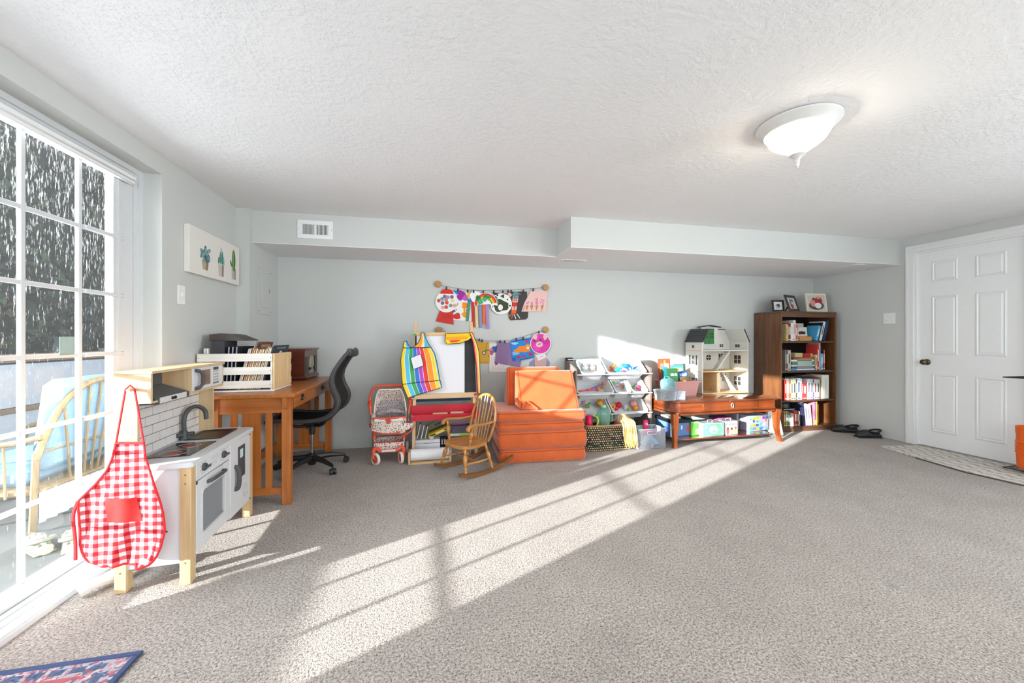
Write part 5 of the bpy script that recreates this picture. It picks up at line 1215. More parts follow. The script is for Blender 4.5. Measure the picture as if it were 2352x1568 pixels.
art('rainbow_craft', 'paper rainbow with cloud and hanging coloured streamers on upper string', [(strip(A_(735, 455), A_(700, 815), 6.5), '#4b9272'), (strip(A_(808, 430), A_(815, 930), 6), '#c93232'), (strip(A_(868, 500), A_(888, 945), 6), '#dfcf95'), (strip(A_(948, 500), A_(965, 950), 6), '#8b8fb8'), (strip(A_(1015, 480), A_(1025, 880), 6), '#ee6f28'), (strip(A_(1075, 480), A_(1098, 968), 7), '#a98abf'), (blobpx(A_(855, 340), 13, 12, amp=.15), '#f2f1f0'), (cpx(A_(1055, 500), 27, 40)[20:41]+[A_(1290, 520), A_(1060, 480), A_(840, 520)], '#efeeec')],
    ra+[(blobpx(A_(910, 372), 6, 13), '#1d7a3c'), (blobpx(A_(1075, 350), 9, 14, ry=4.5), '#2f8f3f'), (blobpx(A_(955, 440), 6, 15), '#4fa57b'), (blobpx(A_(1040, 400), 5, 16), '#4fa57b'), (strip(A_(1080, 395), A_(1140, 440), 2), '#e3b0c0'), (strip(A_(872, 470), A_(866, 520), 3), '#b53a72')], .020)
art('plate_craft', 'round white paper plate with dark green wreath painting on upper string', [(cpx(A_(1355, 485), 24.5, 36), '#eeefee')],
    [(blobpx(A_(1350, 520), 17, 21, amp=.22, ry=14), '#43492a'), (blobpx(A_(1230, 420), 9, 22), '#3a4738'), (blobpx(A_(1245, 425), 6.5, 23, amp=.4), '#4fa07c'), (cpx(A_(1340, 552), 6.5, 20, 8), '#2e3224'), (cpx(A_(1340, 552), 5.6, 20, 7), '#eceef2'), (blobpx(A_(1385, 335), 4, 24, amp=.6), '#3d4232'), (blobpx(A_(1280, 315), 2.4, 25), '#3d4232'), (blobpx(A_(1475, 400), 1.8, 26), '#3d4232'), (blobpx(A_(1523, 520), 2, 27), '#3d4232'), (blobpx(A_(1190, 540), 1.5, 28), '#3d4232')], .026)
bl = [((1580, 320), (1692, 385), '#9589b5'), ((1575, 385), (1682, 452), '#ecc7a3'), ((1570, 452), (1668, 530), '#d92f2b'), ((1562, 530), (1660, 598), '#eeb9a8'), ((1555, 598), (1650, 668), '#ee6524')]
mk = [([A_(a[0], a[1]), A_(b_[0], a[1]), A_(b_[0]-10, b_[1]), A_(a[0]-8, b_[1])], c_) for a, b_, c_ in bl]
mk += [([A_(1558, 315), A_(1612, 235), A_(1742, 300)], '#56a083'), (strip(A_(1560, 672), A_(1510, 725), 1.6), '#ee7a3a'), (strip(A_(1580, 672), A_(1555, 762), 1.6), '#ee7a3a'), (strip(A_(1600, 680), A_(1638, 775), 1.8), '#eceae6'), (strip(A_(1655, 675), A_(1715, 762), 1.8), '#eceae6')]
for a, b_ in (((1615, 332), (1612, 372)), ((1612, 372), (1650, 374)), ((1598, 440), (1604, 398)), ((1604, 398), (1624, 425)), ((1624, 425), (1648, 398)), ((1648, 398), (1648, 442)), ((1608, 540), (1606, 588)), ((1592, 540), (1626, 540))): mk.append((strip(A_(*a), A_(*b_), 1.1), '#3a3130'))
art('boot_collage', 'dark paper boot shape with striped letter tower and green triangle hat', [([A_(1180, 262), A_(1500, 285), A_(1560, 250), A_(1850, 246), A_(1862, 560), A_(1875, 640), A_(1865, 755), A_(1825, 785), A_(1535, 802), A_(1500, 745), A_(1500, 560), A_(1330, 420)], '#494244'), (blobpx(A_(1517, 310), 4.8, 31, amp=.1), '#ecbcae')], mk, .010)
ic = []
for x, y in ((1855, 560), (1945, 560), (2042, 560), (2145, 560)): ic.append(([A_(x-32, y-45), A_(x+32, y-45), A_(x-8, y+60)], '#b98d4e'))
for x, y, r_ in ((1850, 475, 2.4), (1880, 455, 2), (1945, 465, 2.6), (1945, 495, 3), (2040, 395, 3), (2040, 440, 2.8), (2042, 480, 3), (2135, 405, 2), (2170, 425, 2.2), (2115, 455, 2), (2160, 465, 2), (2160, 500, 2)): ic.append((blobpx(A_(x, y), r_, int(x+y)), '#e08aa6'))
art('ice_cream_card', 'pink paper with four painted ice-cream cones at right of upper string', [([A_(1925, 228), A_(2245, 230), A_(2220, 632), A_(1745, 632), A_(1792, 480)], '#ecc4be')], ic+[(strip(A_(1800, 520), A_(1785, 612), 1.2), '#a8805a')], .016)
art('yellow_card', 'mustard yellow card with a snail drawing behind the easel corner', [([B_(1345, 855), B_(1535, 862), B_(1540, 1122), B_(1345, 1120)], '#d9a83f')], [(cpx(B_(1472, 995), 4.8, 20), '#4b3f2c'), (cpx(B_(1472, 995), 3.4, 20), '#d7cbb0'), (strip(B_(1480, 975), B_(1530, 955), 3.5), '#5a8f3c'), (strip(B_(1490, 950), B_(1515, 870), .9), '#5b4a2c'), (cpx(B_(1528, 1030), 2.6, 14), '#c9892f')]+[(strip(B_(1420+k*22, 1108), B_(1432+k*22, 1104), .8), '#7a5a20') for k in range(5)], .010)
art('scribble_sheet', 'large white sheet with pink and blue scribbles on lower string', [([B_(1532, 880), B_(1790, 880), B_(1785, 1225), B_(1545, 1225), B_(1532, 1205)], '#ece6e2')], [(blobpx(B_(1565, 985), 6, 41, amp=.5), '#c2567e'), (blobpx(B_(1605, 945), 7, 42, amp=.4), '#2a63ae'), (blobpx(B_(1560, 950), 3.5, 43), '#d78aa6'), (blobpx(B_(1620, 1115), 4.5, 44), '#8a3f6a')]+[(strip(B_(1560+k*30, 1040), B_(1590+k*32, 1200), .6), '#c99aa8') for k in range(5)], .006)
art('purple_card', 'plain purple folded card hanging on the lower string', [([B_(1760, 870), B_(1800, 890), B_(1922, 1080), B_(1905, 1163), B_(1760, 1140)], '#96789f'), ([B_(1635, 862), B_(1788, 874), B_(1758, 1140), B_(1605, 1108)], '#8d6f98')], [], .016)
art('fox_painting', 'blue and orange animal painting on the lower string', [([B_(1788, 850), B_(2045, 808), B_(2072, 1052), B_(1835, 1100), B_(1800, 1030)], '#2f86d6')], [(blobpx(B_(1840, 880), 8, 50, amp=.4, ry=3), '#9fcdf0'), (blobpx(B_(1850, 1000), 8, 51, amp=.35, ry=4), '#7db8ea'), (blobpx(B_(1940, 950), 16, 52, amp=.22, ry=7.5), '#f08a1e'), (strip(B_(1830, 970), B_(1900, 980), 6), '#f08a1e'), (blobpx(B_(2000, 920), 6, 53), '#f59c2c'), (blobpx(B_(2000, 935), 2.8, 54), '#e8e3e6'), (blobpx(B_(1985, 858), 5, 55, ry=3), '#c8324a'), (blobpx(B_(1885, 1045), 5, 56, ry=3.2), '#b82c46'), (blobpx(B_(1950, 1035), 4.5, 57, ry=3), '#c8324a'), (blobpx(B_(2030, 1010), 5, 58, ry=4), '#b5305e'), (blobpx(B_(1835, 1070), 4, 59), '#1e62b0'), (strip(B_(1900, 1080), B_(2060, 1045), 1.6), '#164a86'), (strip(B_(1800, 860), B_(2040, 822), 1.6), '#1a58a8')], .022)
art('long_paper', 'long pale mauve paper with white note below the pink plate', [([B_(2075, 985), B_(2228, 1000), B_(2215, 1170), B_(2080, 1170)], '#cba9a6'), ([B_(2090, 1020), B_(2200, 995), B_(2225, 1045), B_(2125, 1088)], '#e8e6e6')], [(strip(B_(2140, 1050), B_(2185, 1030), .8), '#9a9aa0')], .010)
art('paper_loop', 'blue-grey paper shape peeking out behind the long mauve paper', [([B_(2010, 1150), B_(2025, 1105), B_(2070, 1070), B_(2230, 1060), B_(2265, 1110), B_(2255, 1160)], '#8f93b0')], [], .004)
art('pig_plate', 'pink painted pig face paper plate at right of lower string', [(cpx(B_(2152, 882), 24, 36), '#eee7ea')], [(cpx(B_(2152, 882), 22.3, 36), '#d93aa4'), (blobpx(B_(2110, 930), 8, 61, amp=.3), '#e050b2'), (blobpx(B_(2210, 850), 9, 62, amp=.3), '#c92f96'), ([B_(2048, 815), B_(2070, 765), B_(2115, 790), B_(2100, 840)], '#e8b9bd'), ([B_(2180, 790), B_(2220, 765), B_(2235, 820), B_(2195, 845)], '#e8b9bd'), (cpx(B_(2137, 892), 8, 24, 6.4), '#ecc0c8'), (cpx(B_(2127, 890), 1.3, 10), '#2b2228'), (cpx(B_(2146, 886), 1.3, 10), '#2b2228'), (cpx(B_(2079, 850), 2.6, 12), '#5b3d58'), (cpx(B_(2150, 838), 2.6, 12), '#5b3d58')], .030)
# ================================================================== TOY BIN RACK
def rayp(u, v, p0, n):
    d = at(u, v, y=1.0)-V((0, 0, CAMH)); p0, n = V(p0), V(n); t = (p0-V((0, 0, CAMH))).dot(n)/d.dot(n); return V((0, 0, CAMH))+t*d
GW = wood('grey_walnut', '#6f625c', '#8d7f78', 'Z', .6)
RK = thing('toy_bin_rack', 'grey wooden rack holding tilted white toy bins', 'toy rack', (1.97, 4.03, 0))
rx0, rx1 = 1.535, 2.425
for x in (rx0, rx1-.016):
    M().prism([(x, 3.86, 0), (x, 4.20, 0), (x, 4.20, .87), (x, 4.10, .87), (x, 3.86, .80)], (.016, 0, 0)).build('side_panel', GW, RK, W=True)
TIERS = [.746, .534, .317, .105]
for z in TIERS:
    for y, dz in ((3.868, 0), (4.135, .15)): M().cyl((rx0+.016, y, z+dz-.008), (rx1-.016, y, z+dz-.008), .007, n=10).build('rod', WHITE, RK, W=True)
for z in TIERS: M().box(rx1-.04, rx1+.012, 3.855, 3.868, z-.012, z-.002, .002).build('bracket', WHITE, RK, W=True)
BINW = plain('bin_white', '#d7dadc', .35, var=.01); TILT = math.radians(38)
RT38 = Matrix.Rotation(TILT, 4, 'X'); BIN = {}
def tbin(key, label, x0, x1, z, hy=.135, dep=.115):
    c = V(((x0+x1)/2, 3.853, z+.004)); o = c+RT38 @ V((0, hy, 0))
    t = thing('toy_bin', label, 'toy bin', o, rot=RT38, group='white bins on the toy rack')
    hx = (x1-x0)/2
    m = M().tub([(hx*.80, hy*.80, -dep, .02), (hx-.012, hy-.012, -.012, .03), (hx-.010, hy-.010, -.012, .03), (hx, hy, -.008, .035), (hx, hy, 0, .035), (hx-.012, hy-.012, 0, .03), (hx-.016, hy-.016, -.012, .03), (hx*.80-.004, hy*.80-.004, -dep+.004, .02)], 4)
    m.build('tub', BINW, t, angle=50); BIN[key] = (o, dep)
tbin('t1', 'small white bin of pale toys at top left of the toy rack', 1.60, 1.885, .746, .115)
tbin('t2', 'large white bin of bright sea toys at top right of the toy rack', 1.90, 2.375, .746, .150)
tbin('m1', 'wide white bin of wands at middle left of the toy rack', 1.56, 1.985, .534, .135)
tbin('m2', 'small white bin with brown toy in the middle of the toy rack', 2.0, 2.19, .534, .135)
tbin('m3', 'small white bin with pink toy at middle right of the toy rack', 2.2, 2.395, .534, .135)
tbin('b1', 'wide white bin of plush at lower left of the toy rack', 1.56, 1.95, .317, .135)
tbin('b2', 'wide white bin of play food at lower right of the toy rack', 1.965, 2.395, .317, .135)
NRM = RT38 @ V((0, 0, 1))
def bpos(key, u, v, r): 
    o, dep = BIN[key]; return rayp(u, v, o-NRM*max(.02, dep-.006-r), NRM)
def toy(name, label, c, build, rough=.5, cat='toy', T=None):
    m = M(T or TR(c)); build(m); return m.build(name, paint(rough), label=label, cat=cat, group='toys in the rack bins')
def t_ball(col, r, stripe=None):
    def f(m):
        m.col(col).ball((0, 0, 0), r, 14, 10)
        if stripe: m.col(stripe).tube([(r*1.0*math.cos(a), 0, r*1.0*math.sin(a)) for a in [2*PI*i/20 for i in range(20)]], r*.16, 6, closed=True)
    return f
def t_ring(col, R_, r): return lambda m: m.col(col).tube([(R_*math.cos(a), 0, R_*math.sin(a)) for a in [2*PI*i/18 for i in range(18)]], r, 8, closed=True)
def t_plush(c1, c2, s):
    def f(m):
        m.col(c1).ball((0, 0, 0), (s, s*.8, s*.9), 12, 8).ball((0, -s*.3, s*1.2), (s*.72, s*.66, s*.66), 12, 8)
        m.col(c2)
        for sx in (-1, 1): m.ball((sx*s*.55, -s*.2, s*1.75), s*.27, 8, 6).ball((sx*s*.95, -s*.4, .2*s), (s*.3, s*.3, s*.5), 8, 6).ball((sx*s*.6, -s*.7, -s*.6), (s*.34, s*.5, s*.3), 8, 6)
        m.ball((0, -s*.9, s*1.1), s*.26, 8, 6); m.col('#1d1a18')
        for sx in (-1, 1): m.ball((sx*s*.25, -s*.92, s*1.36), s*.07, 6, 4)
    return f
def t_fish(c1, c2, L, ang):
    def f(m):
        T0 = m.T; m.T = T0 @ Matrix.Rotation(ang, 4, 'Y')
        m.col(c1).tube([(-L*.5, 0, 0), (-L*.4, 0, .0), (-L*.15, 0, 0), (L*.15, 0, .005), (L*.36, 0, .01), (L*.5, 0, .012)], [.004, L*.12, L*.19, L*.16, L*.07, .004], 10)
        m.col(c2).prism([(L*.42, -.003, .01), (L*.62, -.003, .05), (L*.56, -.003, .012), (L*.62, -.003, -.03)], (0, .006, 0)).prism([(-.01, -.003, L*.15), (.03, -.003, L*.33), (.06, -.003, L*.14)], (0, .006, 0)).prism([(-.02, -L*.15, -.02), (.03, -L*.34, -.04), (.03, -L*.15, -.02)], (0, 0, .006))
        m.col('#101010').ball((-L*.36, -L*.10, .012), .004, 6, 4); m.T = T0
    return f
def t_cup(col, r, h):
    return lambda m: m.col(col).lathe([(r*.7, -h/2), (r, h/2), (r*.92, h/2), (r*.62, -h/2+.004)], n=16)
def t_dino(c1, c2, s):
    def f(m):
        m.col(c1).tube([(-s*1.6, 0, -s*.2), (-s*.8, 0, 0), (0, 0, s*.1), (s*.5, 0, s*.5), (s*.8, 0, s*1.0), (s*1.15, 0, s*1.05)], [s*.08, s*.3, s*.45, s*.3, s*.24, s*.14], 10)
        for x in (-.3, .35):
            for y in (-.25, .25): m.cyl((x*s, y*s, 0), (x*s, y*s*1.3, -s*.7), s*.14, s*.12, n=8)
        m.col(c2)
        for k in range(5): m.prism([(-s*.9+k*s*.32, -.002, s*.25+k*s*.05), (-s*.75+k*s*.32, -.002, s*.62+k*s*.06), (-s*.6+k*s*.32, -.002, s*.28+k*s*.05)], (0, .004, 0))
    return f
def t_wand(c1, c2, L, ang):
    def f(m):
        T0 = m.T; m.T = T0 @ Matrix.Rotation(ang, 4, 'Y'); m.col(c1).cyl((-L/2, 0, 0), (L/2, 0, 0), .007, n=8); m.col(c2).ball((L/2, 0, 0), .018, 10, 8).cyl((-L/2, 0, 0), (-L/2+.04, 0, 0), .011, n=8); m.T = T0
    return f
def t_bowl(c1, r): return lambda m: m.col(c1).lathe([(r*.4, -r*.35), (r*.85, -r*.1), (r, r*.25), (r*.94, r*.25), (r*.8, -r*.05), (r*.35, -r*.27)], n=18)
TT = [
 ('t1', 1343, 845, .035, 'plush_lamb', 'white fluffy plush lamb in the small top left bin', t_plush('#e9ecea', '#d3e0da', .030)),
 ('t1', 1360, 845, .03, 'plush_bunny', 'beige and pink plush bunny in the small top left bin', t_plush('#d9bfa8', '#e3a9a2', .027)),
 ('t1', 1376, 847, .04, 'plush_frog', 'pale green plush frog in the small top left bin', t_plush('#b9c9a0', '#e2e6d2', .020)),
 ('t2', 1404, 848, .025, 'toy_crab', 'red-orange toy crab at left of the sea toy bin', t_plush('#dd4a22', '#f08a2c', .022)),
 ('t2', 1408, 842, .03, 'toy_seahorse', 'yellow ruffled toy behind the crab in the sea toy bin', t_dino('#f2b32c', '#8f5bb0', .030)),
 ('t2', 1438, 841, .095, 'toy_dolphin', 'large blue toy dolphin in the sea toy bin', t_fish('#2f8fd6', '#2576b8', .13, .35)),
 ('t2', 1418, 850, .04, 'toy_whale', 'turquoise toy whale left of the blue dolphin', t_fish('#2fb3c6', '#5fd0d8', .10, -.1)),
 ('t2', 1458, 845, .085, 'toy_shark', 'dark blue toy shark at right of the sea toy bin', t_fish('#2b5fa8', '#7fb6e0', .06, -.2)),
 ('t2', 1433, 853, .018, 'toy_starfish', 'magenta toy ball at the front of the sea toy bin', t_ball('#c23a9c', .018)),
 ('t2', 1463, 850, .022, 'toy_clam', 'grey toy bowl at the right end of the sea toy bin', t_bowl('#b9bdc4', .024)),
 ('m1', 1352, 896, .022, 'toy_wand', 'orange-tipped pink toy wand in the wide middle bin', t_wand('#d85aa8', '#ee6a2a', .22, -.05)),
 ('m1', 1368, 888, .06, 'toy_wand', 'purple toy wand with orange knob in the wide middle bin', t_wand('#6a5fc0', '#e8662c', .20, -.35)),
 ('m1', 1376, 890, .02, 'toy_carrot', 'lime green toy carrot in the wide middle bin', t_wand('#5fae3a', '#ee8a2a', .07, -.15)),
 ('m2', 1408, 881, .04, 'toy_pear', 'green toy pear at the left of the brown-toy bin', t_ball('#5fae3a', .024)),
 ('m2', 1419, 885, .028, 'toy_pony', 'pink and white toy pony in the brown-toy bin', t_dino('#e3a4bc', '#f0d9e0', .026)),
 ('m2', 1430, 889, .042, 'plush_bear', 'brown plush bear in the small middle bin', t_plush('#8a5636', '#c98a5c', .017)),
 ('m3', 1454, 889, .03, 'toy_dinosaur', 'green toy dinosaur in the pink-toy bin', t_dino('#5d9a44', '#3a3f3a', .030)),
 ('m3', 1466, 889, .045, 'toy_teapot', 'bright pink round toy in the small middle right bin', t_ball('#dd3a68', .026, '#f07f9c')),
 ('b2', 1407, 934, .03, 'toy_donut', 'yellow-orange ring toy at left of the play food bin', t_ring('#f0a52c', .026, .011)),
 ('b2', 1421, 930, .035, 'toy_apple', 'red toy apple in the play food bin', t_ball('#c81e34', .034, '#e34a58')),
 ('b2', 1417, 938, .022, 'toy_strawberry', 'small pink-red ball below the apple in the play food bin', t_ball('#d8405a', .022)),
 ('b2', 1436, 934, .042, 'toy_mug', 'pale blue toy cup in the play food bin', t_cup('#c3d2dc', .026, .05)),
 ('b2', 1455, 927, .042, 'toy_egg', 'large pale pink toy egg in the play food bin', t_ball('#eaa6a2', .040)),
 ('b2', 1459, 937, .038, 'toy_orange', 'orange toy fruit below the pink egg', t_ball('#ef9420', .030)),
 ('b2', 1472, 937, .02, 'toy_lemon', 'yellow toy lemon at right of the play food bin', t_ball('#f0c826', .021)),
 ('b2', 1445, 940, .016, 'toy_pea', 'small lime ball at the front of the play food bin', t_ball('#a8b83a', .016)),
 ('b1', 1350, 932, .04, 'toy_truck', 'green and black toy beside the couch in the plush bin', t_dino('#6f9a2c', '#23251f', .034)),
 ('b1', 1341, 925, .045, 'toy_cup', 'pink cup beside the orange couch in the plush bin', t_cup('#d98a90', .020, .04)),
 ('b1', 1378, 926, .075, 'plush_lion', 'large yellow plush in the lower left bin behind the bottle', t_plush('#d9a02c', '#c9742a', .036)),
]
for k_, u, v, r_, nm, lb, f in TT: toy(nm, lb, bpos(k_, u, v, r_), f)
m = M(TR((2.35, 3.93, .001))); m.col('#3fae3a').box(-.05, .03, -.02, .02, .04, .15, .006).col('#c9d8c2').box(-.035, .015, -.0206, -.02, .06, .13).col('#2b2b30').box(-.06, .045, -.03, .03, 0, .04, .004)
m.build('toy_radio', paint(.4), label='green framed toy on a black base behind the blonde doll', cat='toy')
m = M(TR((1.50, 4.10, .87))); m = M().col('#232327').box(1.54, 1.62, 4.148, 4.198, .8715, .907, .004); m.build('small_box', paint(.5), label='small black box on the left top corner of the toy rack', cat='box')
# ================================================================== WOVEN BASKET AND WHAT IS IN IT
BK = thing('woven_basket', 'woven seagrass and yarn basket on the carpet beside the orange couch', 'basket', (1.80, 3.69, 0))
hx, hy, hh = .255, .105, .25
M(TR((1.80, 3.69, 0))).tub([(hx*.93, hy*.93, .002, .05), (hx, hy, .08, .05), (hx, hy, hh, .05), (hx-.008, hy-.008, hh, .045), (hx*.9-.008, hy*.9-.008, .01, .045)], 4).build('basket_body', plain('basket_dark', '#33291f', .9, var=.2), BK, W=True)
wv = M(); per = rrect(hx+.003, hy+.003, .05, 6); rows_ = 11
segs = [(V((*per[i], 0)), V((*per[(i+1) % len(per)], 0))) for i in range(len(per))]; tot = sum((b_-a).length for a, b_ in segs); ncol = 58
rg = random.Random(2)
for r_ in range(rows_):
    rowc = [None, None, '#3f7f5a', '#2f6f86', None, '#2c5f8a', None, '#4f8f6a', None, None, None][r_]
    for c_ in range(ncol):
        s_ = ((c_+.5*(r_ % 2))/ncol % 1)*tot
        for a, b_ in segs:
            L = (b_-a).length
            if s_ <= L: p = a.lerp(b_, s_/L); break
            s_ -= L
        if p.y > hy*.6: continue
        k_ = .93+.07*min(1, (r_+.5)/4)
        wv.col(rowc if rowc and rg.random() < .35 else rg.choice(['#cdb48a', '#d9c49c', '#bfa377', '#e0cfae']))
        wv.ball((1.80+p.x*k_, 3.69+p.y*k_, .013+r_*.0222), (.0088, .0105, .0072), 6, 4)
wv.build('weave', paint(.85), BK, W=True, kind='stuff')
M().tube([(1.80+x, 3.69+y, hh+.002) for x, y in rrect(hx-.003, hy-.003, .05, 5)], .010, 8, closed=True).build('rim', plain('rim_seagrass', '#a98d62', .85, var=.2), BK, W=True)
PE = clear('green_plastic', '#c0ecdd', .22)
p = at(1386, 975, y=3.68); J = thing('water_jug', 'translucent green plastic jug standing in the woven basket', 'jug', (p.x, 3.68, .015))
M(TR((p.x, 3.68, .015))).lathe([(.05, 0), (.062, .02), (.062, .26), (.066, .30), (.066, .345), (.055, .375), (.024, .395), (.024, .405)], n=24).build('jug_body', PE, J, W=True)
M(TR((p.x, 3.68, .42))).lathe([(.026, 0), (.028, .004), (.027, .022), (.012, .026), (0, .026)], n=18).build('cap', plain('cap_mint', '#7fd8bd', .4), J, W=True)
M().tube(smooth_path([(p.x+.062, 3.67, .36), (p.x+.085, 3.66, .34), (p.x+.082, 3.66, .29), (p.x+.060, 3.67, .275)], 5), .009, 8).build('grip', PE, J, W=True)
p = at(1352, 957, y=3.70); C = thing('watering_can', 'pink toy watering can with lime handle in the woven basket', 'watering can', (p.x, 3.69, .05))
M(TR((p.x, 3.69, .24))).lathe([(.01, -.06), (.03, -.05), (.038, 0), (.036, .045), (.03, .07), (.034, .10), (.028, .10), (.0, .07)], n=20).build('can_body', plain('hot_pink', '#dd1858', .35), C, W=True)
M().tube(smooth_path([(p.x+.03, 3.66, .345), (p.x+.055, 3.63, .335), (p.x+.066, 3.62, .30), (p.x+.055, 3.625, .25)], 5), .009, 8).build('handle', plain('lime', '#b9cf2e', .4), C, W=True)
p = at(1432, 958, y=3.62); DL = thing('blonde_doll', 'doll with long blonde hair slumped over the woven basket rim', 'doll', (p.x, 3.62, .2))
hd_ = V((p.x+.01, 3.665, .285)); M().ball(hd_, (.058, .055, .062), 16, 12).build('head', plain('doll_skin', '#e8b79c', .5), DL, W=True)
M().tube([hd_+V((-.02, .02, -.02)), hd_+V((-.05, .04, -.09)), hd_+V((-.07, .03, -.2))], [.03, .05, .045], 10).build('body', plain('doll_dress', '#c2437a', .7), DL, W=True)
hr = M(); rg = random.Random(9)
for k in range(120):
    a = rg.uniform(-1.7, 1.5); r0 = rg.uniform(.2, 1)
    s0 = hd_+V((.01+.02*math.sin(a), -.01, .062)); s1 = hd_+V((.066*math.sin(a)*r0+.004, -.058*math.cos(a*.7)-.004, .02+.03*(1-r0)))
    L = rg.uniform(.65, 1.0); s15 = V((hd_.x+.015+.072*math.sin(a)*r0, 3.560-rg.uniform(0, .012), .275)); s2 = V((min(2.07, hd_.x+.03+.075*math.sin(a)*r0+rg.uniform(-.012, .012)), 3.553-rg.uniform(0, .012), .16)); s3 = V((min(2.075, hd_.x+.055+.07*math.sin(a)*r0+rg.uniform(-.02, .02)), 3.553-rg.uniform(0, .012), .16-.135*L))
    hr.col(rg.choice(['#cfb06a', '#b8954a', '#dcc998', '#e3d7b4', '#a8823a'])); hr.tube(smooth_path([s0, s1, s15, s2, s3], 3), [.003]+[.006]*11+[.0015], 5)
hr.build('hair', paint(.35), DL, W=True, kind='stuff')
AB = thing('acrylic_box', 'open clear acrylic box of pink and blue toys on the carpet', 'box', (2.22, 3.66, 0))
ax0, ax1 = at(1468, 1034, z=0).x, 2.395
for q in ((ax0, ax1, 3.56, 3.565, .004, .20), (ax0, ax1, 3.745, 3.75, .004, .20), (ax0, ax0+.005, 3.565, 3.745, .004, .20), (ax1-.005, ax1, 3.565, 3.745, .004, .20)): M().box(*q).build('side', clear('acrylic', '#f2f4f7', .12), AB, W=True)
M().box(ax0, ax1, 3.56, 3.75, .0, .004).build('base', clear('acrylic', '#f2f4f7', .12), AB, W=True)
M().tube([((ax0+ax1)/2+x, 3.5575, .165+y) for x, y in rrect(.05, .016, .012, 3)], .004, 6, closed=True).build('grip', plain('grip_pink', '#e7a9c6', .4), AB, W=True)
M().tube([(x, y, .20) for x, y in ((ax0, 3.56), (ax1, 3.56), (ax1, 3.75), (ax0, 3.75))], .003, 6, closed=True).build('rim', plain('acrylic_edge', '#dfe3ea', .2), AB, W=True)
toy('toy_cloth', 'pale blue doll dress crumpled in the acrylic box', (0, 0, 0), lambda m: m.col('#86bfe0').sheet(lambda a, b_: (ax0+.10+.20*a, 3.60+.10*b_, .012+.10*math.sin(PI*min(1, a*1.1))*(.6+.4*math.sin(b_*5+a*8))), 18, 12, (0, 0, .004)), .8, T=Matrix.Identity(4))
toy('toy_cup', 'lilac toy cup in the acrylic box', (ax1-.14, 3.59, .026), t_cup('#c9b6dc', .022, .05)); toy('toy_block', 'pink toy bowl in the acrylic box', (ax0+.055, 3.66, .045), t_bowl('#d94a86', .048))
toy('toy_phone', 'hot pink toy handset leaning in the acrylic box', (2.27, 3.727, .008), lambda m: m.col('#e0246a').box(-.03, .03, -.012, .012, 0, .25, .012).col('#f4b3c8').ball((0, -.013, .21), .018, 10, 6)); toy('toy_plate', 'grey-green toy plate standing in the acrylic box', (2.16, 3.725, .008), lambda m: m.col('#7fa39a').box(-.04, .04, -.006, .006, 0, .20, .004))
# ================================================================== COFFEE TABLE
CHX = wood('cherry_x', '#6b2f12', '#94481c', 'X', .25, coat=.5); CHZ = wood('cherry_z', '#743614', '#9c4f20', 'Z', .25, coat=.5); TOPM = wood('table_top', '#5d2c18', '#7a3d22', 'X', .12, coat=1.0)
T_ = thing('coffee_table', 'cherry wood coffee table with drawer, shelf and curved legs', 'coffee table', (3.11, 3.82, 0))
tx0, tx1, ty0, ty1, tz = 2.455, 3.775, 3.505, 4.15, .482
def topo(e=0.0):
    a, b_, c, d_ = tx0-e, tx1+e, ty0-e, ty1+e; k = .07
    return [(a+k, c), (b_-k, c), (b_-k*.9, c+.012), (b_-.012, c+k*.9), (b_, c+k), (b_, d_-k), (b_-.012, d_-k*.9), (b_-k*.9, d_-.012), (b_-k, d_), (a+k, d_), (a+k*.9, d_-.012), (a+.012, d_-k*.9), (a, d_-k), (a, c+k), (a+.012, c+k*.9), (a+k*.9, c+.012)]
m = M(); m.loops([[(x, y, z) for x, y in topo(e)] for e, z in ((.004, tz-.022), (.012, tz-.014), (.012, tz-.006), (.006, tz))]); m.build('table_top', TOPM, T_, W=True)
def sk_(e): return [(x, y) for x, y in topo(-e)]
m = M(); m.loops([[(x, y, z) for x, y in topo(-.008)] for z in (.335, tz-.022)]); m.build('apron', CHX, T_, W=True)
m = M(); m.loops([[(x, y, z) for x, y in topo(e)] for e, z in ((-.006, .354), (.0, .357), (.0, .362), (-.006, .365))], False, False); m.build('bead_molding', plain('bead_dark', '#4a2413', .3), T_, W=True)
xm0, xm1 = at(1615, 940, y=ty0).x, at(1742, 930, y=ty0).x
DW = M().box(xm0, xm1, ty0+.002, ty0+.012, .370, tz-.026, .003).build('drawer', CHX, T_, W=True)
pc = at(1682, 936, y=ty0); ring = [(pc.x+.013*math.cos(a), ty0-.004, .418+.026*math.sin(a)) for a in [2*PI*i/20 for i in range(20)]]
M().tube(ring, .005, 8, closed=True).build('ring_pull', plain('ring_silver', '#c9c4b4', .3, metal=.8), DW, W=True)
M().prism([(p_[0], ty0+.0015, p_[2]) for p_ in ring], (0, -.002, 0)).build('pull_plate', BRZ, DW, W=True)
for sx, lx in ((-1, tx0+.03), (1, tx1-.03)):
    for sy, ly in ((-1, ty0+.03), (1, ty1-.03)):
        secs = []
        for t__, w_ in ((0, .030), (.25, .027), (.55, .022), (.8, .018), (.95, .019), (1, .021)):
            z = .352*(1-t__); fl = .0 if sx < 0 else (.0+.045*max(0, t__-.45)**1.3*1.6-.010*math.sin(PI*t__)); secs.append([(lx+sx*fl+w_*x_, ly+w_*y_+(sy*.25*fl), z) for x_, y_ in ((-1, -1), (1, -1), (1, 1), (-1, 1))])
        M().loops(secs[::-1]).build('leg', CHZ, T_, W=True, angle=30)
M().box(tx0+.06, tx1-.06, ty0+.045, ty1-.03, .068, .084, .004).build('lower_shelf', TOPM, T_, W=True)
SZ = .085
def sx_(u, y): return at(u, 990, y=y).x
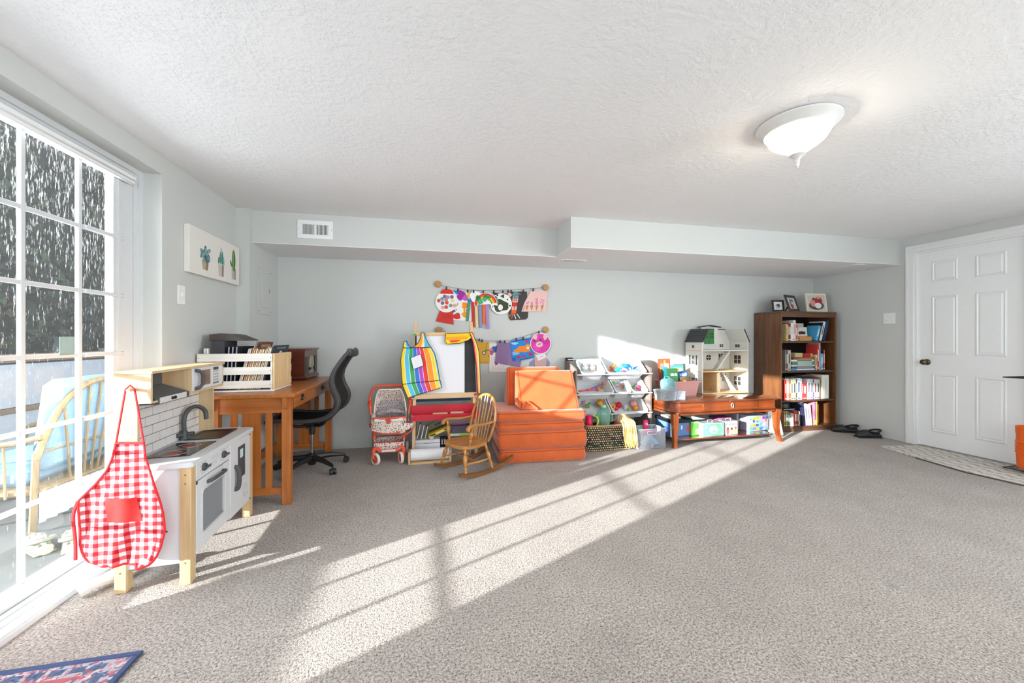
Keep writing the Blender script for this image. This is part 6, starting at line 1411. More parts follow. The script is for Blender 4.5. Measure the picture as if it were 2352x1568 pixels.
carton('storage_box', 'blue and white box at the left under the coffee table', 'box', 2.52, sx_(1584, 3.66), 3.66, 3.93, SZ, .225, '#5b7fb4', 0, [(.0, .25, 0, 1, '#c9d6ea'), (.55, .62, .5, .8, '#dfe8f4'), (.85, 1, .35, .75, '#cc4a3c'), (.05, .2, .2, .5, '#e8eef5')])
m = M().col('#1d1f24').box(2.515, sx_(1590, 3.66), 3.65, 3.94, .2265, .262, .004).col('#3e4550').box(2.53, sx_(1570, 3.66), 3.66, 3.80, .262, .266); m.build('game_tray', paint(.35), label='black plastic tray lying on the blue box under the table', cat='tray')
m = M().col('#cfd8cf').box(2.53, 2.66, 3.68, 3.85, .267, .287, .003); m.build('paper_pad', paint(.7), label='pale green paper pad on the black tray under the table', cat='pad')
carton('storage_box', 'lime green box under the coffee table beside the blue box', 'box', sx_(1587, 3.64), sx_(1606, 3.64), 3.64, 3.85, SZ, .235, '#5bb03c', 0, [(.5, 1, .1, .5, '#86c47c'), (0, 1, .9, 1, '#9aa4a0')])
def tin(label, x0, x1, y0, y1, z1, body, face, marks):
    t = thing('lunch_tin', label, 'tin', ((x0+x1)/2, (y0+y1)/2, SZ)); w, d, h = (x1-x0)/2, (y1-y0)/2, z1-SZ
    M().col(body).tub([(w-.004, d-.004, 0, .012), (w, d, .005, .014), (w, d, h-.006, .014), (w-.004, d-.004, h, .012)]).build('tin_body', paint(.35), t)
    M().col(face).box(-w+.008, w-.008, -d-.0012, -d+.001, .006, h-.008, .0006).build('face_panel', paint(.4), t)
    m = M()
    for i, (fx, fz, r1, r2, c_) in enumerate(marks): m.col(c_).prism([(-w+2*w*fx+r1*math.cos(a), -d-.0014-.00012*i, h*fz+r2*math.sin(a)) for a in [2*PI*j/16 for j in range(16)]], (0, -.0001, 0))
    m.build('print', paint(.45), t, kind='stuff')
    M().tube(smooth_path([(-.03, -.0, h-.001), (-.026, 0, h+.02), (.026, 0, h+.02), (.03, 0, h-.001)], 4), .003, 6).build('handle', plain('handle_white', '#e9e9ea', .4), t)
rg = random.Random(12); mk = [(.5, .5, .055, .045, '#a5c9b3'), (.42, .42, .022, .024, '#b9b4d6'), (.58, .52, .02, .024, '#d9a9cf'), (.5, .36, .03, .018, '#93a9c4')]+[(rg.uniform(.1, .9), rg.uniform(.1, .9), .005, .005, rg.choice(['#d9e9e0', '#c9d4e6', '#7fb59a'])) for _ in range(26)]
tin('mint green tin with pastel round picture under the coffee table', sx_(1611, 3.60), sx_(1661, 3.60), 3.58, 3.70, .225, '#b9c4c0', '#74b394', mk)
mk = [(.2, .3, .018, .04, '#c9605a'), (.5, .28, .02, .04, '#d9b98a'), (.5, .44, .014, .014, '#5a3a2a'), (.8, .32, .018, .042, '#e0c070'), (.2, .47, .013, .013, '#7a3a30'), (.8, .5, .013, .013, '#b5483c')]
tin('white tin with three cartoon children under the coffee table', sx_(1663, 3.61), sx_(1693, 3.61), 3.595, 3.70, .232, '#c4c1c3', '#c9c7c8', mk+[(.1+.09*i, .78+.02*math.sin(i*2), .004, .007, '#6f6a7a') for i in range(9)])
m = M().col('#8a3f78').box(sx_(1640, 3.75), sx_(1675, 3.75), 3.71, 3.84, .232, .25, .003).col('#c98ab0').box(sx_(1640, 3.75)+.01, sx_(1675, 3.75)-.01, 3.709, 3.71, .235, .246); m.box(sx_(1640, 3.75)+.005, sx_(1675, 3.75)-.005, 3.715, 3.84, SZ, .232); m.build('puzzle_box', paint(.5), label='purple and pink puzzle box behind the tins under the table', cat='box')
carton('storage_box', 'grey cardboard box with brown stripe under the coffee table', 'box', sx_(1692, 3.80), sx_(1716, 3.80), 3.80, 3.98, SZ, .262, '#b9bbc0', 0, [(.38, .48, 0, 1, '#8a6a52'), (.1, .3, .45, .55, '#e0dccf'), (.6, .9, .8, .95, '#dfe6ee')])
rg = random.Random(6)
mk = [(a, a+rg.uniform(.1, .25), b_, b_+rg.uniform(.1, .25), rg.choice(['#e8732c', '#9fce3a', '#f2d22c', '#3a8fd0', '#5a4f8f', '#e9e4ea', '#8a86a8', '#4fc0c9', '#f3a0b0']), 'o') for a in (.0, .15, .32, .5, .66, .8) for b_ in (.05, .3, .55, .72)]
carton('toy_package', 'bright multicoloured toy package on the shelf at the right under the table', 'package', sx_(1720, 3.66), sx_(1776, 3.66)-.03, 3.68, 3.80, SZ, .262, '#a9adc4', math.radians(8), mk)
# ---- on the table
TZ = tz+.001
PK = plain('bin_blush', '#d9a19a', .45, var=.02)
PB = thing('blush_bin', 'blush pink plastic bin of picture books on the coffee table', 'bin', (2.83, 3.93, TZ))
pcx, pcy = 2.80, 3.945; phx, phy, ph = .205, .15, .165
M(TR((pcx, pcy, TZ))).tub([(phx*.82, phy*.82, 0, .02), (phx-.006, phy-.006, ph-.015, .03), (phx+.006, phy+.006, ph-.012, .03), (phx+.006, phy+.006, ph, .03), (phx-.010, phy-.010, ph, .03), (phx*.82-.004, phy*.82-.004, .005, .02)], 4).build('tub', PK, PB, W=True, angle=50)
def pbook(label, x0, x1, y, tilt, h, col, marks, rz=0.0, th=.012, nm='picture_book'):
    t = thing(nm, label, 'book', ((x0+x1)/2, y, TZ+.008), group='picture books in the blush bin', rot=Matrix.Rotation(rz, 4, 'Z') @ Matrix.Rotation(tilt, 4, 'X')); w = (x1-x0)/2
    M().col(col).box(-w, w, 0, .002, 0, h).box(-w, w, th-.002, th, 0, h).box(-w, -w+.002, .002, th-.002, 0, h).build('cover', paint(.4), t)
    M().col('#efece4').box(-w+.003, w-.004, .002, th-.002, .004, h-.004).build('pages', paint(.8), t)
    if marks:
        m = M()
        for i, (a, b_, c, d_, k_) in enumerate(marks):
            m.col(k_).prism([(-w+2*w*(a+b_)/2+w*(b_-a)*math.cos(q)*1.0, -.0003-.0001*i, h*(c+d_)/2+h*(d_-c)/2*math.sin(q)) for q in [2*PI*j/14 for j in range(14)]] if (i % 2 == 0) else [(-w+2*w*a, -.0003-.0001*i, h*c), (-w+2*w*b_, -.0003-.0001*i, h*c), (-w+2*w*b_, -.0003-.0001*i, h*d_), (-w+2*w*a, -.0003-.0001*i, h*d_)], (0, -.0001, 0))
        m.build('cover_print', paint(.45), t, kind='stuff')
    return t
pbook('dark green picture book with pale title at left of the blush bin', 2.645, 2.775, 3.865, -.12, .30, '#1f5a2c', [(.1, .2, .1, .3, '#c23a2c'), (.3, .62, .72, .80, '#a9c9a0'), (.7, .8, .2, .3, '#e0a52c'), (.68, .92, .72, .80, '#a9c9a0'), (.1, .25, .45, .55, '#d9b93a')])
pbook('pale blue picture book with white frame in the blush bin', 2.79, 2.945, 3.965, -.22, .33, '#3f9ad6', [(.5, .52, .5, .52, '#3f9ad6'), (.12, .92, .12, .9, '#dfe8f2'), (.55, .8, .3, .45, '#5a6fc9'), (.2, .9, .15, .45, '#a9cdea'), (.6, .75, .32, .42, '#6a6fc0')])
pbook('dark navy picture book with white animal at right of the blush bin', 2.80, 2.93, 3.885, -.24, .265, '#1f4f86', [(.5, .52, .5, .52, '#1f4f86'), (.12, .88, .1, .62, '#e8e2c4'), (.45, .9, .1, .35, '#d98a4a'), (.25, .8, .78, .9, '#8fc3e0'), (.8, .95, .8, .95, '#e9e0ea')])
pbook('brown picture book lowest at the front of the blush bin', 2.80, 2.93, 3.843, -.20, .20, '#7a5a2c', [(.2, .6, .55, .85, '#e0a04a'), (.6, .9, .3, .6, '#c2502c')])
pbook('orange framed activity board standing behind the blush bin books', 2.645, 2.80, 4.035, -.10, .40, '#e0512c', [(.5, .52, .5, .52, '#e0512c'), (.13, .87, .08, .86, '#8a7f74'), (.1, .2, .6, .75, '#e8b93a'), (.5, .87, .45, .86, '#eae6e0'), (.45, .6, .85, .95, '#f0c52c')], .0)
pbook('teal book edge between the rack panel and the green book', 2.645, 2.70, 3.955, -.05, .31, '#2f8a96', [])
m = M(TR((2.757, 3.930, TZ+.008))); m.col('#8fd83a').box(-.016, .016, -.012, .012, 0, .30, .006).col('#e9dc3a').ball((.03, 0, .285), (.035, .014, .02), 10, 6); m.build('toy_slide', paint(.4), label='lime and yellow toy sticking up between the books in the bin', cat='toy')
CB = thing('craft_case', 'clear teal-edged carry case leaning on the blush bin', 'case', (2.55, 3.712, TZ+.007), rot=Matrix.Rotation(.05, 4, 'Z') @ Matrix.Rotation(-.25, 4, 'X'))
M().box(-.085, .085, -.018, .018, .001, .20, .02).build('shell', clear('teal_clear', '#a9d9e2', .35), CB)
M().tube([(x, 0, .10+y) for x, y in rrect(.085, .10, .05, 5)], .008, 8, closed=True).build('rim', plain('teal_rim', '#67b9c9', .4), CB)
m = M(); rg = random.Random(3)
for k in range(16): m.col(rg.choice(['#e8a04a', '#7fb34a', '#c9c24a', '#3a7fb0', '#efd9a0'])).box(*(lambda a, b_: (a-.018, a+.018, -.006, .006, b_-.012, b_+.012))(rg.uniform(-.06, .06), rg.uniform(.04, .16)))
m.build('contents', paint(.5), CB, kind='stuff')
M().tube(smooth_path([(-.03, 0, .205), (-.025, 0, .225), (.025, 0, .225), (.03, 0, .205)], 4), .005, 6).build('carry_grip', plain('teal_rim', '#67b9c9', .4), CB)
x0_, x1_ = at(1507, 905, y=3.60).x, at(1550, 905, y=3.60).x
CX = thing('clear_box', 'small clear plastic box of beads at the table corner', 'box', ((x0_+x1_)/2, 3.605, TZ))
M(TR(((x0_+x1_)/2+.005, 3.605, TZ))).tub([((x1_-x0_)/2*.86, .05, 0, .012), ((x1_-x0_)/2, .058, .095, .014), ((x1_-x0_)/2+.004, .062, .10, .014), ((x1_-x0_)/2-.003, .055, .10, .014), ((x1_-x0_)/2*.84, .047, .004, .012)]).build('tub', clear('clear_plastic', '#eef2f5', .18), CX, W=True)
M(TR(((x0_+x1_)/2+.005, 3.605, TZ+.101))).tub([((x1_-x0_)/2+.004, .062, 0, .014), ((x1_-x0_)/2+.004, .062, .006, .014), ((x1_-x0_)/2-.01, .05, .014, .014)]).build('lid', clear('clear_lid', '#e6ecef', .3), CX, W=True)
M().tube(smooth_path([(x0_+.05, 3.57, TZ+.115), (x0_+.06, 3.565, TZ+.135), (x1_-.05, 3.565, TZ+.135), (x1_-.04, 3.57, TZ+.115)], 4), .006, 6).build('handle', clear('clear_lid', '#e6ecef', .3), CX, W=True)
m = M(); rg = random.Random(7)
for k in range(60):
    left = k < 30; m.col(rg.choice(['#e9e0cf', '#d9c9b0', '#e0a9a0', '#b9c9a0', '#f0eae0'] if left else ['#4a3f5a', '#2f3a3a', '#7a4a4a', '#3f4a6a'])); m.ball((rg.uniform(x0_+.012, (x0_+x1_)/2) if left else rg.uniform((x0_+x1_)/2+.01, x1_-.015), 3.605+rg.uniform(-.035, .035), TZ+.012+rg.uniform(0, .06)), .009, 6, 4)
m.build('beads', paint(.5), CX, W=True, kind='stuff')
x0_, x1_ = at(1554, 905, y=3.585).x, at(1575, 905, y=3.585).x
t = thing('small_tin', 'small pale blue tin with a pink face beside the bead box', 'tin', ((x0_+x1_)/2, 3.625, TZ))
M(TR(((x0_+x1_)/2, 3.625, TZ))).col('#b5c3d4').tub([((x1_-x0_)/2, .04, 0, .008), ((x1_-x0_)/2, .04, .085, .008)]).build('tin_body', paint(.35), t, W=True)
M(TR(((x0_+x1_)/2, 3.625, TZ+.085))).tub([((x1_-x0_)/2+.003, .043, 0, .009), ((x1_-x0_)/2+.003, .043, .006, .009)]).build('tin_lid', plain('tin_silver', '#d9dadb', .3, metal=.4), t, W=True)
m = M(); cxx = (x0_+x1_)/2; m.col('#e9c9d6').prism([(cxx+.018*math.cos(a), 3.5845, TZ+.05+.018*math.sin(a)) for a in [2*PI*i/16 for i in range(16)]], (0, -.0003, 0)); m.col('#f2f4f8').prism([(cxx+.026*math.cos(a), 3.5845, TZ+.022+.012*math.sin(a)) for a in [2*PI*i/16 for i in range(16)]], (0, -.0002, 0)); m.build('print', paint(.4), t, W=True, kind='stuff')
# ================================================================== DOLLHOUSE
DHW = plain('dollhouse_white', '#dddbd4', .6, var=.015); DHT = wood('dollhouse_wood', '#d9b27a', '#e8caa0', 'X', .6); DHR = plain('dollhouse_roof', '#3d4043', .6, var=.06); DGRN = plain('dollhouse_green', '#2f7a35', .5); DGW = plain('window_dark', '#34322e', .6); SHT = plain('shutter_grey', '#33373a', .6)
hx0, hx1, hy0, hy1, hz = 3.10, 3.725, 3.90, 4.195, TZ
DH = thing('dollhouse', 'white wooden dollhouse with dark roof standing on the coffee table', 'dollhouse', ((hx0+hx1)/2, (hy0+hy1)/2, hz))
f1, f2, ev, rd = .745, .988, 1.080, 1.232
M().box(hx0-.004, hx1+.004, hy0-.006, hy1, hz, hz+.012, .002).build('ground_floor', DHT, DH, W=True)
for z in (f1, f2): M().box(hx0+.008, hx1-.008, hy0-.004, hy1-.008, z-.010, z, .001).build('floor_board', DHT if z == f1 else DHW, DH, W=True)
LW = M()
for z0, z1 in ((hz+.012, ev),): LW.box(hx0, hx0+.008, hy0, hy1, z0, z1)
LWo = LW.build('side_wall', DHW, DH, W=True)
M().box(hx1-.008, hx1, hy0, hy1, hz+.012, ev).build('side_wall', DHW, DH, W=True)
for k in range(22):
    z = hz+.03+k*.026
    if z < ev-.02: M().box(hx0-.0018, hx0, hy0+.012, hy1, z, z+.0225, .0006).build('clapboard', DHW, LWo, W=True)
M().box(hx0-.005, hx0, hy0-.001, hy0+.012, hz+.012, ev).build('corner_trim', DHW, LWo, W=True)
for z in (f1-.012, f2-.012): M().box(hx0-.004, hx0, hy0+.012, hy1, z, z+.010).build('belt_trim', DHT, LWo, W=True)
bw = M(); bw.prism([(hx0+.008, hy1-.008, hz+.012), (hx1-.008, hy1-.008, hz+.012), (hx1-.008, hy1-.008, ev), (hx1-.06, hy1-.008, rd), (hx0+.06, hy1-.008, rd), (hx0+.008, hy1-.008, ev)], (0, .008, 0)); BWo = bw.build('back_wall', DHW, DH, W=True)
# sloping roof sides and ridge
def slope(s_):
    xa, xb = (hx0-.006, hx0+.072) if s_ < 0 else (hx1+.006, hx1-.072)
    m = M().prism([(xa, hy0-.010, ev), (xb, hy0-.010, rd+.004), (xb-(.012 if s_ > 0 else -.012)*1, hy0-.010, rd+.004), (xa+(.012 if s_ < 0 else -.012), hy0-.010, ev)], (0, hy1-hy0+.012, 0)); R_ = m.build('roof_slope', DHR if s_ < 0 else DHW, DH, W=True)
    if s_ > 0: M().bar((xa+.002, hy0-.012, ev), (xb+.002, hy0-.012, rd+.006), .006, .014, up=(0, 0, 1)).build('roof_edge', DHR, R_, W=True)
    if s_ < 0:
        for k in range(6):
            t0 = k/6; xk, zk = xa+(xb-xa)*t0, ev+(rd-ev)*t0
            M().bar((xk+.004*0-.003, hy0-.010, zk+.012), (xk-.003, hy1, zk+.012), .004, .024, up=(xb-xa, 0, rd-ev)).build('shingle_row', DHR, R_, W=True)
slope(-1); slope(1)
M().box(hx0+.06, hx0+.15, hy0-.012, hy1, rd-.004, rd+.008, .002).build('roof_cap', DHR, DH, W=True)
M().box(hx0+.15, hx1-.06, hy1-.016, hy1+.002, rd, rd+.010, .001).build('ridge', DHR, DH, W=True)
dm = M().box(hx0+.20, hx0+.43, hy1-.03, hy1-.008, f2+.07, rd+.030); dm.build('dormer', DHW, DH, W=True)
M().prism([(hx0+.16, hy1-.05, rd+.028), (hx0+.315, hy1-.05, rd+.052), (hx0+.47, hy1-.05, rd+.028), (hx0+.47, hy1-.05, rd+.038), (hx0+.315, hy1-.05, rd+.062), (hx0+.16, hy1-.05, rd+.038)], (0, .052, 0)).build('dormer_roof', DHR, DH, W=True)
for k in range(2):
    x0_ = hx0+.235+k*.070; g = M().box(x0_, x0_+.068, hy1-.036, hy1-.03, f2+.072, rd+.012, .001).build('green_door', DGRN, DH, W=True)
    for r_ in range(2):
        for c_ in range(2): M().box(x0_+.010+c_*.024, x0_+.028+c_*.024, hy1-.0368, hy1-.036, f2+.14+r_*.04, f2+.17+r_*.04).build('door_pane', plain('pane_dkgreen', '#1d4a26', .3), g, W=True)
def hwin(par, x, z, w, h, wall='back'):
    for i in range(2):
        for j in range(2):
            a, b_ = -w/2+i*w*.55, -w/2+i*w*.55+w*.45; c, d_ = j*h*.53, j*h*.53+h*.47
            if wall == 'back': M().box(x+a, x+b_, hy1-.0095, hy1-.008, z+c, z+d_).build('window_pane', DGW, par, W=True)
            elif wall == 'right': M().box(hx1-.0092, hx1-.008, x+a, x+b_, z+c, z+d_).build('window_pane', DGW, par, W=True)
            else: M().box(hx0-.0035, hx0-.0018, x+a, x+b_, z+c, z+d_).build('window_pane', DGW, par, W=True)
ym = (hy0+hy1)/2+.01
for z in (f1+.075, hz+.075):
    hwin(LWo, ym, z, .05, .10, 'left')
    for s_ in (-1, 1): M().box(hx0-.006, hx0-.001, ym+s_*.058-.013, ym+s_*.058+.013, z-.006, z+.106, .001).build('shutter', SHT, LWo, W=True)
hwin(LWo, ym, f2+.025, .04, .032, 'left')
hwin(BWo, hx0+.49, f1+.09, .06, .10); hwin(BWo, hx0+.50, f2+.03, .05, .035); hwin(BWo, hx0+.54, hz+.11, .05, .09)
rwall = [c_ for c_ in DH.children if c_.name.startswith('side_wall')][1]
for z in (f1+.075, hz+.075): hwin(rwall, ym, z, .10, .10, 'right')
hwin(rwall, ym, f2+.03, .07, .035, 'right')
cxr = hx0+.315
for q in range(4):
    a0 = q*PI/2+.12; pts = [(cxr+.004*math.cos(a0+.65), hy1-.0095, f1+.145+.004*math.sin(a0+.65))]+[(cxr+.036*math.cos(a0+t__*.21), hy1-.0095, f1+.145+.036*math.sin(a0+t__*.21)) for t__ in range(7)]; M().prism(pts, (0, .0015, 0)).build('round_pane', DGW, BWo, W=True)
M().box(hx0+.235, hx0+.245, hy0+.03, hy1-.008, hz+.012, f1-.010).build('partition', DHT, DH, W=True)
M().box(hx0+.245, hx0+.27, hy0+.04, hy0+.048, hz+.012, f1-.010).build('partition', DHW, DH, W=True)
M().box(hx0+.009, hx0+.235, hy1-.012, hy1-.009, hz+.012, f1-.012).build('room_lining', wood('lining_tan', '#b9834a', '#c9965c', 'X', .6), DH, W=True)
def stairs(x0, z0, x1, z1, y, n=10):
    st_ = M()
    for k in range(n):
        a = k/n; xa, za = x0+(x1-x0)*a, z0+(z1-z0)*a; dxx = (x1-x0)/n
        st_.box(min(xa, xa+dxx), max(xa, xa+dxx), y, y+.07, za, za+(z1-z0)/n)
    S_ = st_.build('staircase', DHW, DH, W=True, flat=True); M().prism([(x0, y-.003, z0), (x0, y-.003, z0+.010), (x1, y-.003, z1-.008), (x1, y-.003, z1-.02)], (0, .003, 0)).build('stringer', DHW, S_, W=True)
stairs(hx0+.53, hz+.013, hx0+.34, f1-.015, hy0+.09); stairs(hx0+.27, f1+.001, hx0+.45, f2-.012, hy0+.09)
# ================================================================== BOOKCASE
WAL = wood('walnut_z', '#54331c', '#7d5030', 'Z', .35, coat=.25); WALX = wood('walnut_x', '#4a3020', '#6b4935', 'X', .35, coat=.25); WALD = plain('walnut_back', '#1d120c', .6, var=.15)
bx0, bx1, by0, by1, bz = 4.125, 4.955, 3.84, 4.225, 1.453
BC = thing('bookcase', 'dark walnut bookcase with four shelves of books in the back corner', 'bookcase', ((bx0+bx1)/2, (by0+by1)/2, 0))
for x in (bx0, bx1-.022): M().box(x, x+.022, by0, by1, 0, bz-.022, .002).build('side_panel', WAL, BC, W=True)
M().box(bx0-.002, bx1+.002, by0-.004, by1, bz-.022, bz, .003).build('top_board', WALX, BC, W=True)
M().box(bx0+.022, bx1-.022, by0, by0+.018, bz-.07, bz-.022, .002).build('top_rail', WALX, BC, W=True)
M().box(bx0+.022, bx1-.022, by1-.008, by1, .04, bz-.022).build('back_panel', WALD, BC, W=True)
SHF = [1.093, .735, .380, .062]
for z in SHF: M().box(bx0+.022, bx1-.022, by0+.006, by1-.008, z-.022, z, .002).build('shelf', WALX, BC, W=True)
M().box(bx0+.022, bx1-.022, by0+.012, by0+.03, 0, .040, .002).build('plinth', WALX, BC, W=True)
SHN = ['top', 'second', 'third', 'bottom']; CNT = [0, 0, 0, 0]
def bkx(u): return at(u, 850, y=by0+.03).x
def book(sh, u0, u1, vtop, col, cname, tilt=0.0, deep=.17, title=None, setback=.02, extra=''):
    """upright book on shelf sh between pixel columns u0..u1 with its top at row vtop"""
    x0, x1 = bkx(u0)+.0006, bkx(u1)-.0006; y = by0+setback; h = at((u0+u1)/2, vtop, y=y).z-SHF[sh]; h = max(.08, h)
    k = CNT[sh]; CNT[sh] += 1; w = x1-x0
    m = M(TR((x0, y, SHF[sh]+.001), 0, 0, tilt)) if tilt >= 0 else M(TR((x1, y, SHF[sh]+.001), 0, 0, tilt) @ Matrix.Translation((-w, 0, 0)))
    m.col(col).box(0, w, 0, deep, 0, h, min(.0015, w*.2)); m.col('#e9e4d8').box(w*.12, w*.88, .004, deep+.0006, h-.003, h+.0006)
    c1 = title or ('#f1ede4' if sum(lin(col)) < 1.2 else '#4a4a52')
    m.col(c1).box(w*.3, w*.7, -.0006, 0, h*.35, h*.8).box(w*.15, w*.85, -.0005, 0, h*.06, h*.10)
    return m.build('book', paint(.5), label='%s book%s, %s upright from the left on the %s shelf of the bookcase' % (cname, extra, ORD[k], SHN[sh]), cat='book', group='books in the walnut bookcase')
Q6 = lambda x: 1790+x/11.2
V6 = lambda y: 720+y/11.2
for a, b_, t__, c_, n_, ti in ((165, 190, 270, '#d8c58a', 'cream-yellow', '#6a4a2c'), (190, 215, 300, '#c9b04a', 'mustard', None), (215, 245, 240, '#a32b2c', 'dark red', None), (245, 275, 250, '#2c3a56', 'navy', None), (275, 335, 240, '#e2ded6', 'white', '#b9b2a6'), (335, 405, 172, '#d9d2c6', 'tall cream', '#a99f92'), (405, 450, 280, '#c9505a', 'pink-red', None), (450, 478, 350, '#8fa07a', 'thin green', None)):
    book(0, Q6(a), Q6(b_), V6(t__), c_, n_, 0, .16, ti)
def lean(sh, x, col, w, h, deep, ang, cname, label, title=None, y=None):
    m = M(TR((x, (y if y else by0+.02), SHF[sh]+.001), 0, 0, ang)) if ang > 0 else M(TR((x-w, (y if y else by0+.02), SHF[sh]+.001), 0, 0, ang) @ Matrix.Translation((w, 0, 0))); m.col(col).box(-w, 0, 0, deep, 0, h, .001).col('#ece7db').box(-w*.88, -w*.12, .003, deep+.0005, h-.002, h+.0005)
    m.col(title or '#e9e6df').box(-w*.68, -w*.32, -.0006, 0, h*.3, h*.8)
    return m.build('book', paint(.5), label=label, cat='book', group='books in the walnut bookcase')
xr = bkx(Q6(1150))
a_ = .28
lean(0, xr, '#1c2f52', .045, .255, .19, a_, '', 'navy leaning book at the right of the top shelf', '#2a4a7a')
lean(0, xr-.052, '#dcdbd6', .032, .245, .19, a_, '', 'white leaning book with black lettering on the top shelf', '#3a3a3a')
lean(0, xr-.090, '#23262c', .012, .235, .20, a_, '', 'thin black spiral notebook leaning on the top shelf', '#8a8a8a')
lean(0, xr-.108, '#4aa3d0', .038, .190, .15, a_, '', 'sky blue leaning book on the top shelf', '#e6d9e6')
t = thing('photo_card', 'white photo book with small picture facing out on the top shelf', 'book', (bkx(Q6(750)), by0+.10, SHF[0]+.001), rot=Matrix.Rotation(-.10, 4, 'X'))
M().col('#dedbd5').box(-.09, .075, 0, .008, 0, .175, .001).build('cover', paint(.6), t)
M().col('#4a2c28').prism([(-.065+.11*i/12, -.0006, .10+(.022*abs(math.sin(i*1.7))+.006)) for i in range(13)]+[(.045, -.0006, .085), (-.065, -.0006, .085)], (0, -.0002, 0)).build('picture', paint(.6), t)
M().col('#d3d0ca').box(bkx(Q6(700)), bkx(Q6(940)), by0+.19, by0+.205, SHF[0]+.001, SHF[0]+.225, .001).build('notebook', paint(.6), label='large grey notebook standing at the back of the top shelf', cat='book')
t = thing('wooden_box', 'small tan wooden box lying on the top bookcase shelf', 'box', (bkx(Q6(660)), by0+.05, SHF[0]+.001))
M().box(bkx(Q6(500)), bkx(Q6(815)), by0+.02, by0+.09, SHF[0]+.001, SHF[0]+.052, .003).build('box_body', wood('box_tan', '#a9763c', '#c08f52', 'X', .5), t, W=True)
M().box(bkx(Q6(500))-.002, bkx(Q6(815))+.002, by0+.018, by0+.092, SHF[0]+.052, SHF[0]+.060, .002).build('box_lid', wood('box_tan', '#a9763c', '#c08f52', 'X', .5), t, W=True)
# second shelf
Z2 = SHF[1]
for a, b_, t__, c_, n_ in ((140, 165, 935, '#8c857c', 'grey'), (165, 200, 945, '#4a4038', 'dark brown'), (200, 280, 945, '#b9ada0', 'taupe')):
    book(1, Q6(a), Q6(b_), V6(t__), c_, n_, 0, .16)
zc_ = Z2+.001; sx0, sx1 = bkx(Q6(295)), bkx(Q6(880))
for i, (c1, c2, th, d0, d1, nm) in enumerate((('#5f86b8', '#dfe3c9', .028, .0, .05, 'blue and cream'), ('#37516a', '#9fb0a0', .022, .01, .03, 'slate blue'), ('#e0d9cc', '#cfa07a', .016, .0, .03, 'white'), ('#3f8a9a', '#c9dfe0', .024, .015, .02, 'teal'), ('#6f8a4a', '#d9dfc0', .018, .01, .02, 'moss green'), ('#dde3e6', '#3f5a6a', .020, .0, .015, 'pale'), ('#8a4a2a', '#a9683f', .030, .03, .03, 'rust brown'))):
    m = M().col(c1).box(sx0+d0, sx1+d1-.02, by0+.022, by0+.21, zc_, zc_+th, .0015).col(c2).box(sx0+d0+.08, sx1+d1-.05, by0+.0214, by0+.022, zc_+th*.25, zc_+th*.75).col('#ece7db').box(sx1+d1-.0204, sx1+d1-.0196, by0+.026, by0+.206, zc_+.003, zc_+th-.003)
    m.build('book', paint(.5), label='%s book lying %s from the bottom in the second shelf stack' % (nm, ORD[i]), cat='book', group='books in the walnut bookcase'); zc_ += th+.0006
m = M().col('#cfc295').box(bkx(Q6(450)), bkx(Q6(640)), by0+.05, by0+.22, zc_, zc_+.05, .002).col('#a9935a').box(bkx(Q6(450)), bkx(Q6(640)), by0+.049, by0+.05, zc_+.012, zc_+.018).box(bkx(Q6(450)), bkx(Q6(640)), by0+.049, by0+.05, zc_+.032, zc_+.038); m.build('magazine_pile', paint(.7), label='pile of yellowed magazines on top of the second shelf stack', cat='magazines')
m = M().col('#a3282a').box(bkx(Q6(645)), bkx(Q6(820)), by0+.035, by0+.20, zc_, zc_+.045, .002).col('#d9a04a').box(bkx(Q6(822)), bkx(Q6(880)), by0+.04, by0+.2, zc_, zc_+.045, .002); m.build('book', paint(.5), label='red book with orange edge lying on top of the second shelf stack', cat='book', group='books in the walnut bookcase')
for a, b_, t__, c_, n_ in ((925, 960, 1060, '#d9cba0', 'pale yellow'), (960, 1005, 790, '#c23a38', 'red-topped'), (1008, 1042, 760, '#bdbcc0', 'tall grey'), (1048, 1105, 1030, '#5fa9d0', 'light blue'), (1108, 1128, 940, '#26364f', 'dark navy'), (1130, 1152, 940, '#d95a3a', 'orange-topped')):
    book(1, Q6(a), Q6(b_), V6(t__), c_, n_, 0, .15)
# third shelf
Q7 = lambda x: 1790+x/10.454
V7 = lambda y: 850+y/10.454
for a, b_, t__, c_, n_, ti in ((115, 156, 235, '#b52c28', 'red', None), (158, 220, 210, '#a9a59e', 'grey', None), (224, 262, 235, '#c2682a', 'orange', None), (264, 312, 225, '#b9bdb0', 'grey-green', None), (315, 385, 215, '#cdd69a', 'lime', None), (387, 410, 220, '#3a3a40', 'charcoal', None), (412, 492, 190, '#dfe3ea', 'white and blue', '#2f4f8a'), (494, 530, 205, '#e6d9d6', 'thin white', '#c2423a'), (532, 544, 240, '#4a4652', 'slim dark', None), (546, 645, 300, '#c9403f', 'short red', '#f0d9d2'), (656, 732, 215, '#dedcd9', 'white', '#7a7a86'), (736, 788, 215, '#c6cfd2', 'pale grey-blue', '#4a5a62'), (790, 818, 205, '#6f5f9a', 'violet', None), (820, 882, 220, '#d8d0cc', 'red-banded white', '#b52c34'), (884, 950, 225, '#b9cfcf', 'pale teal', '#3f4f52')):
    book(2, Q7(a), Q7(b_), V7(t__), c_, n_, 0, .17, ti)
M().col('#a5672f').box(bkx(Q7(955)), bkx(Q7(1000)), by0+.03, by0+.20, SHF[2]+.001, SHF[2]+.265, .003).build('wooden_bookend', paint(.5), label='tall brown wooden board beside the white binder on the third shelf', cat='bookend')
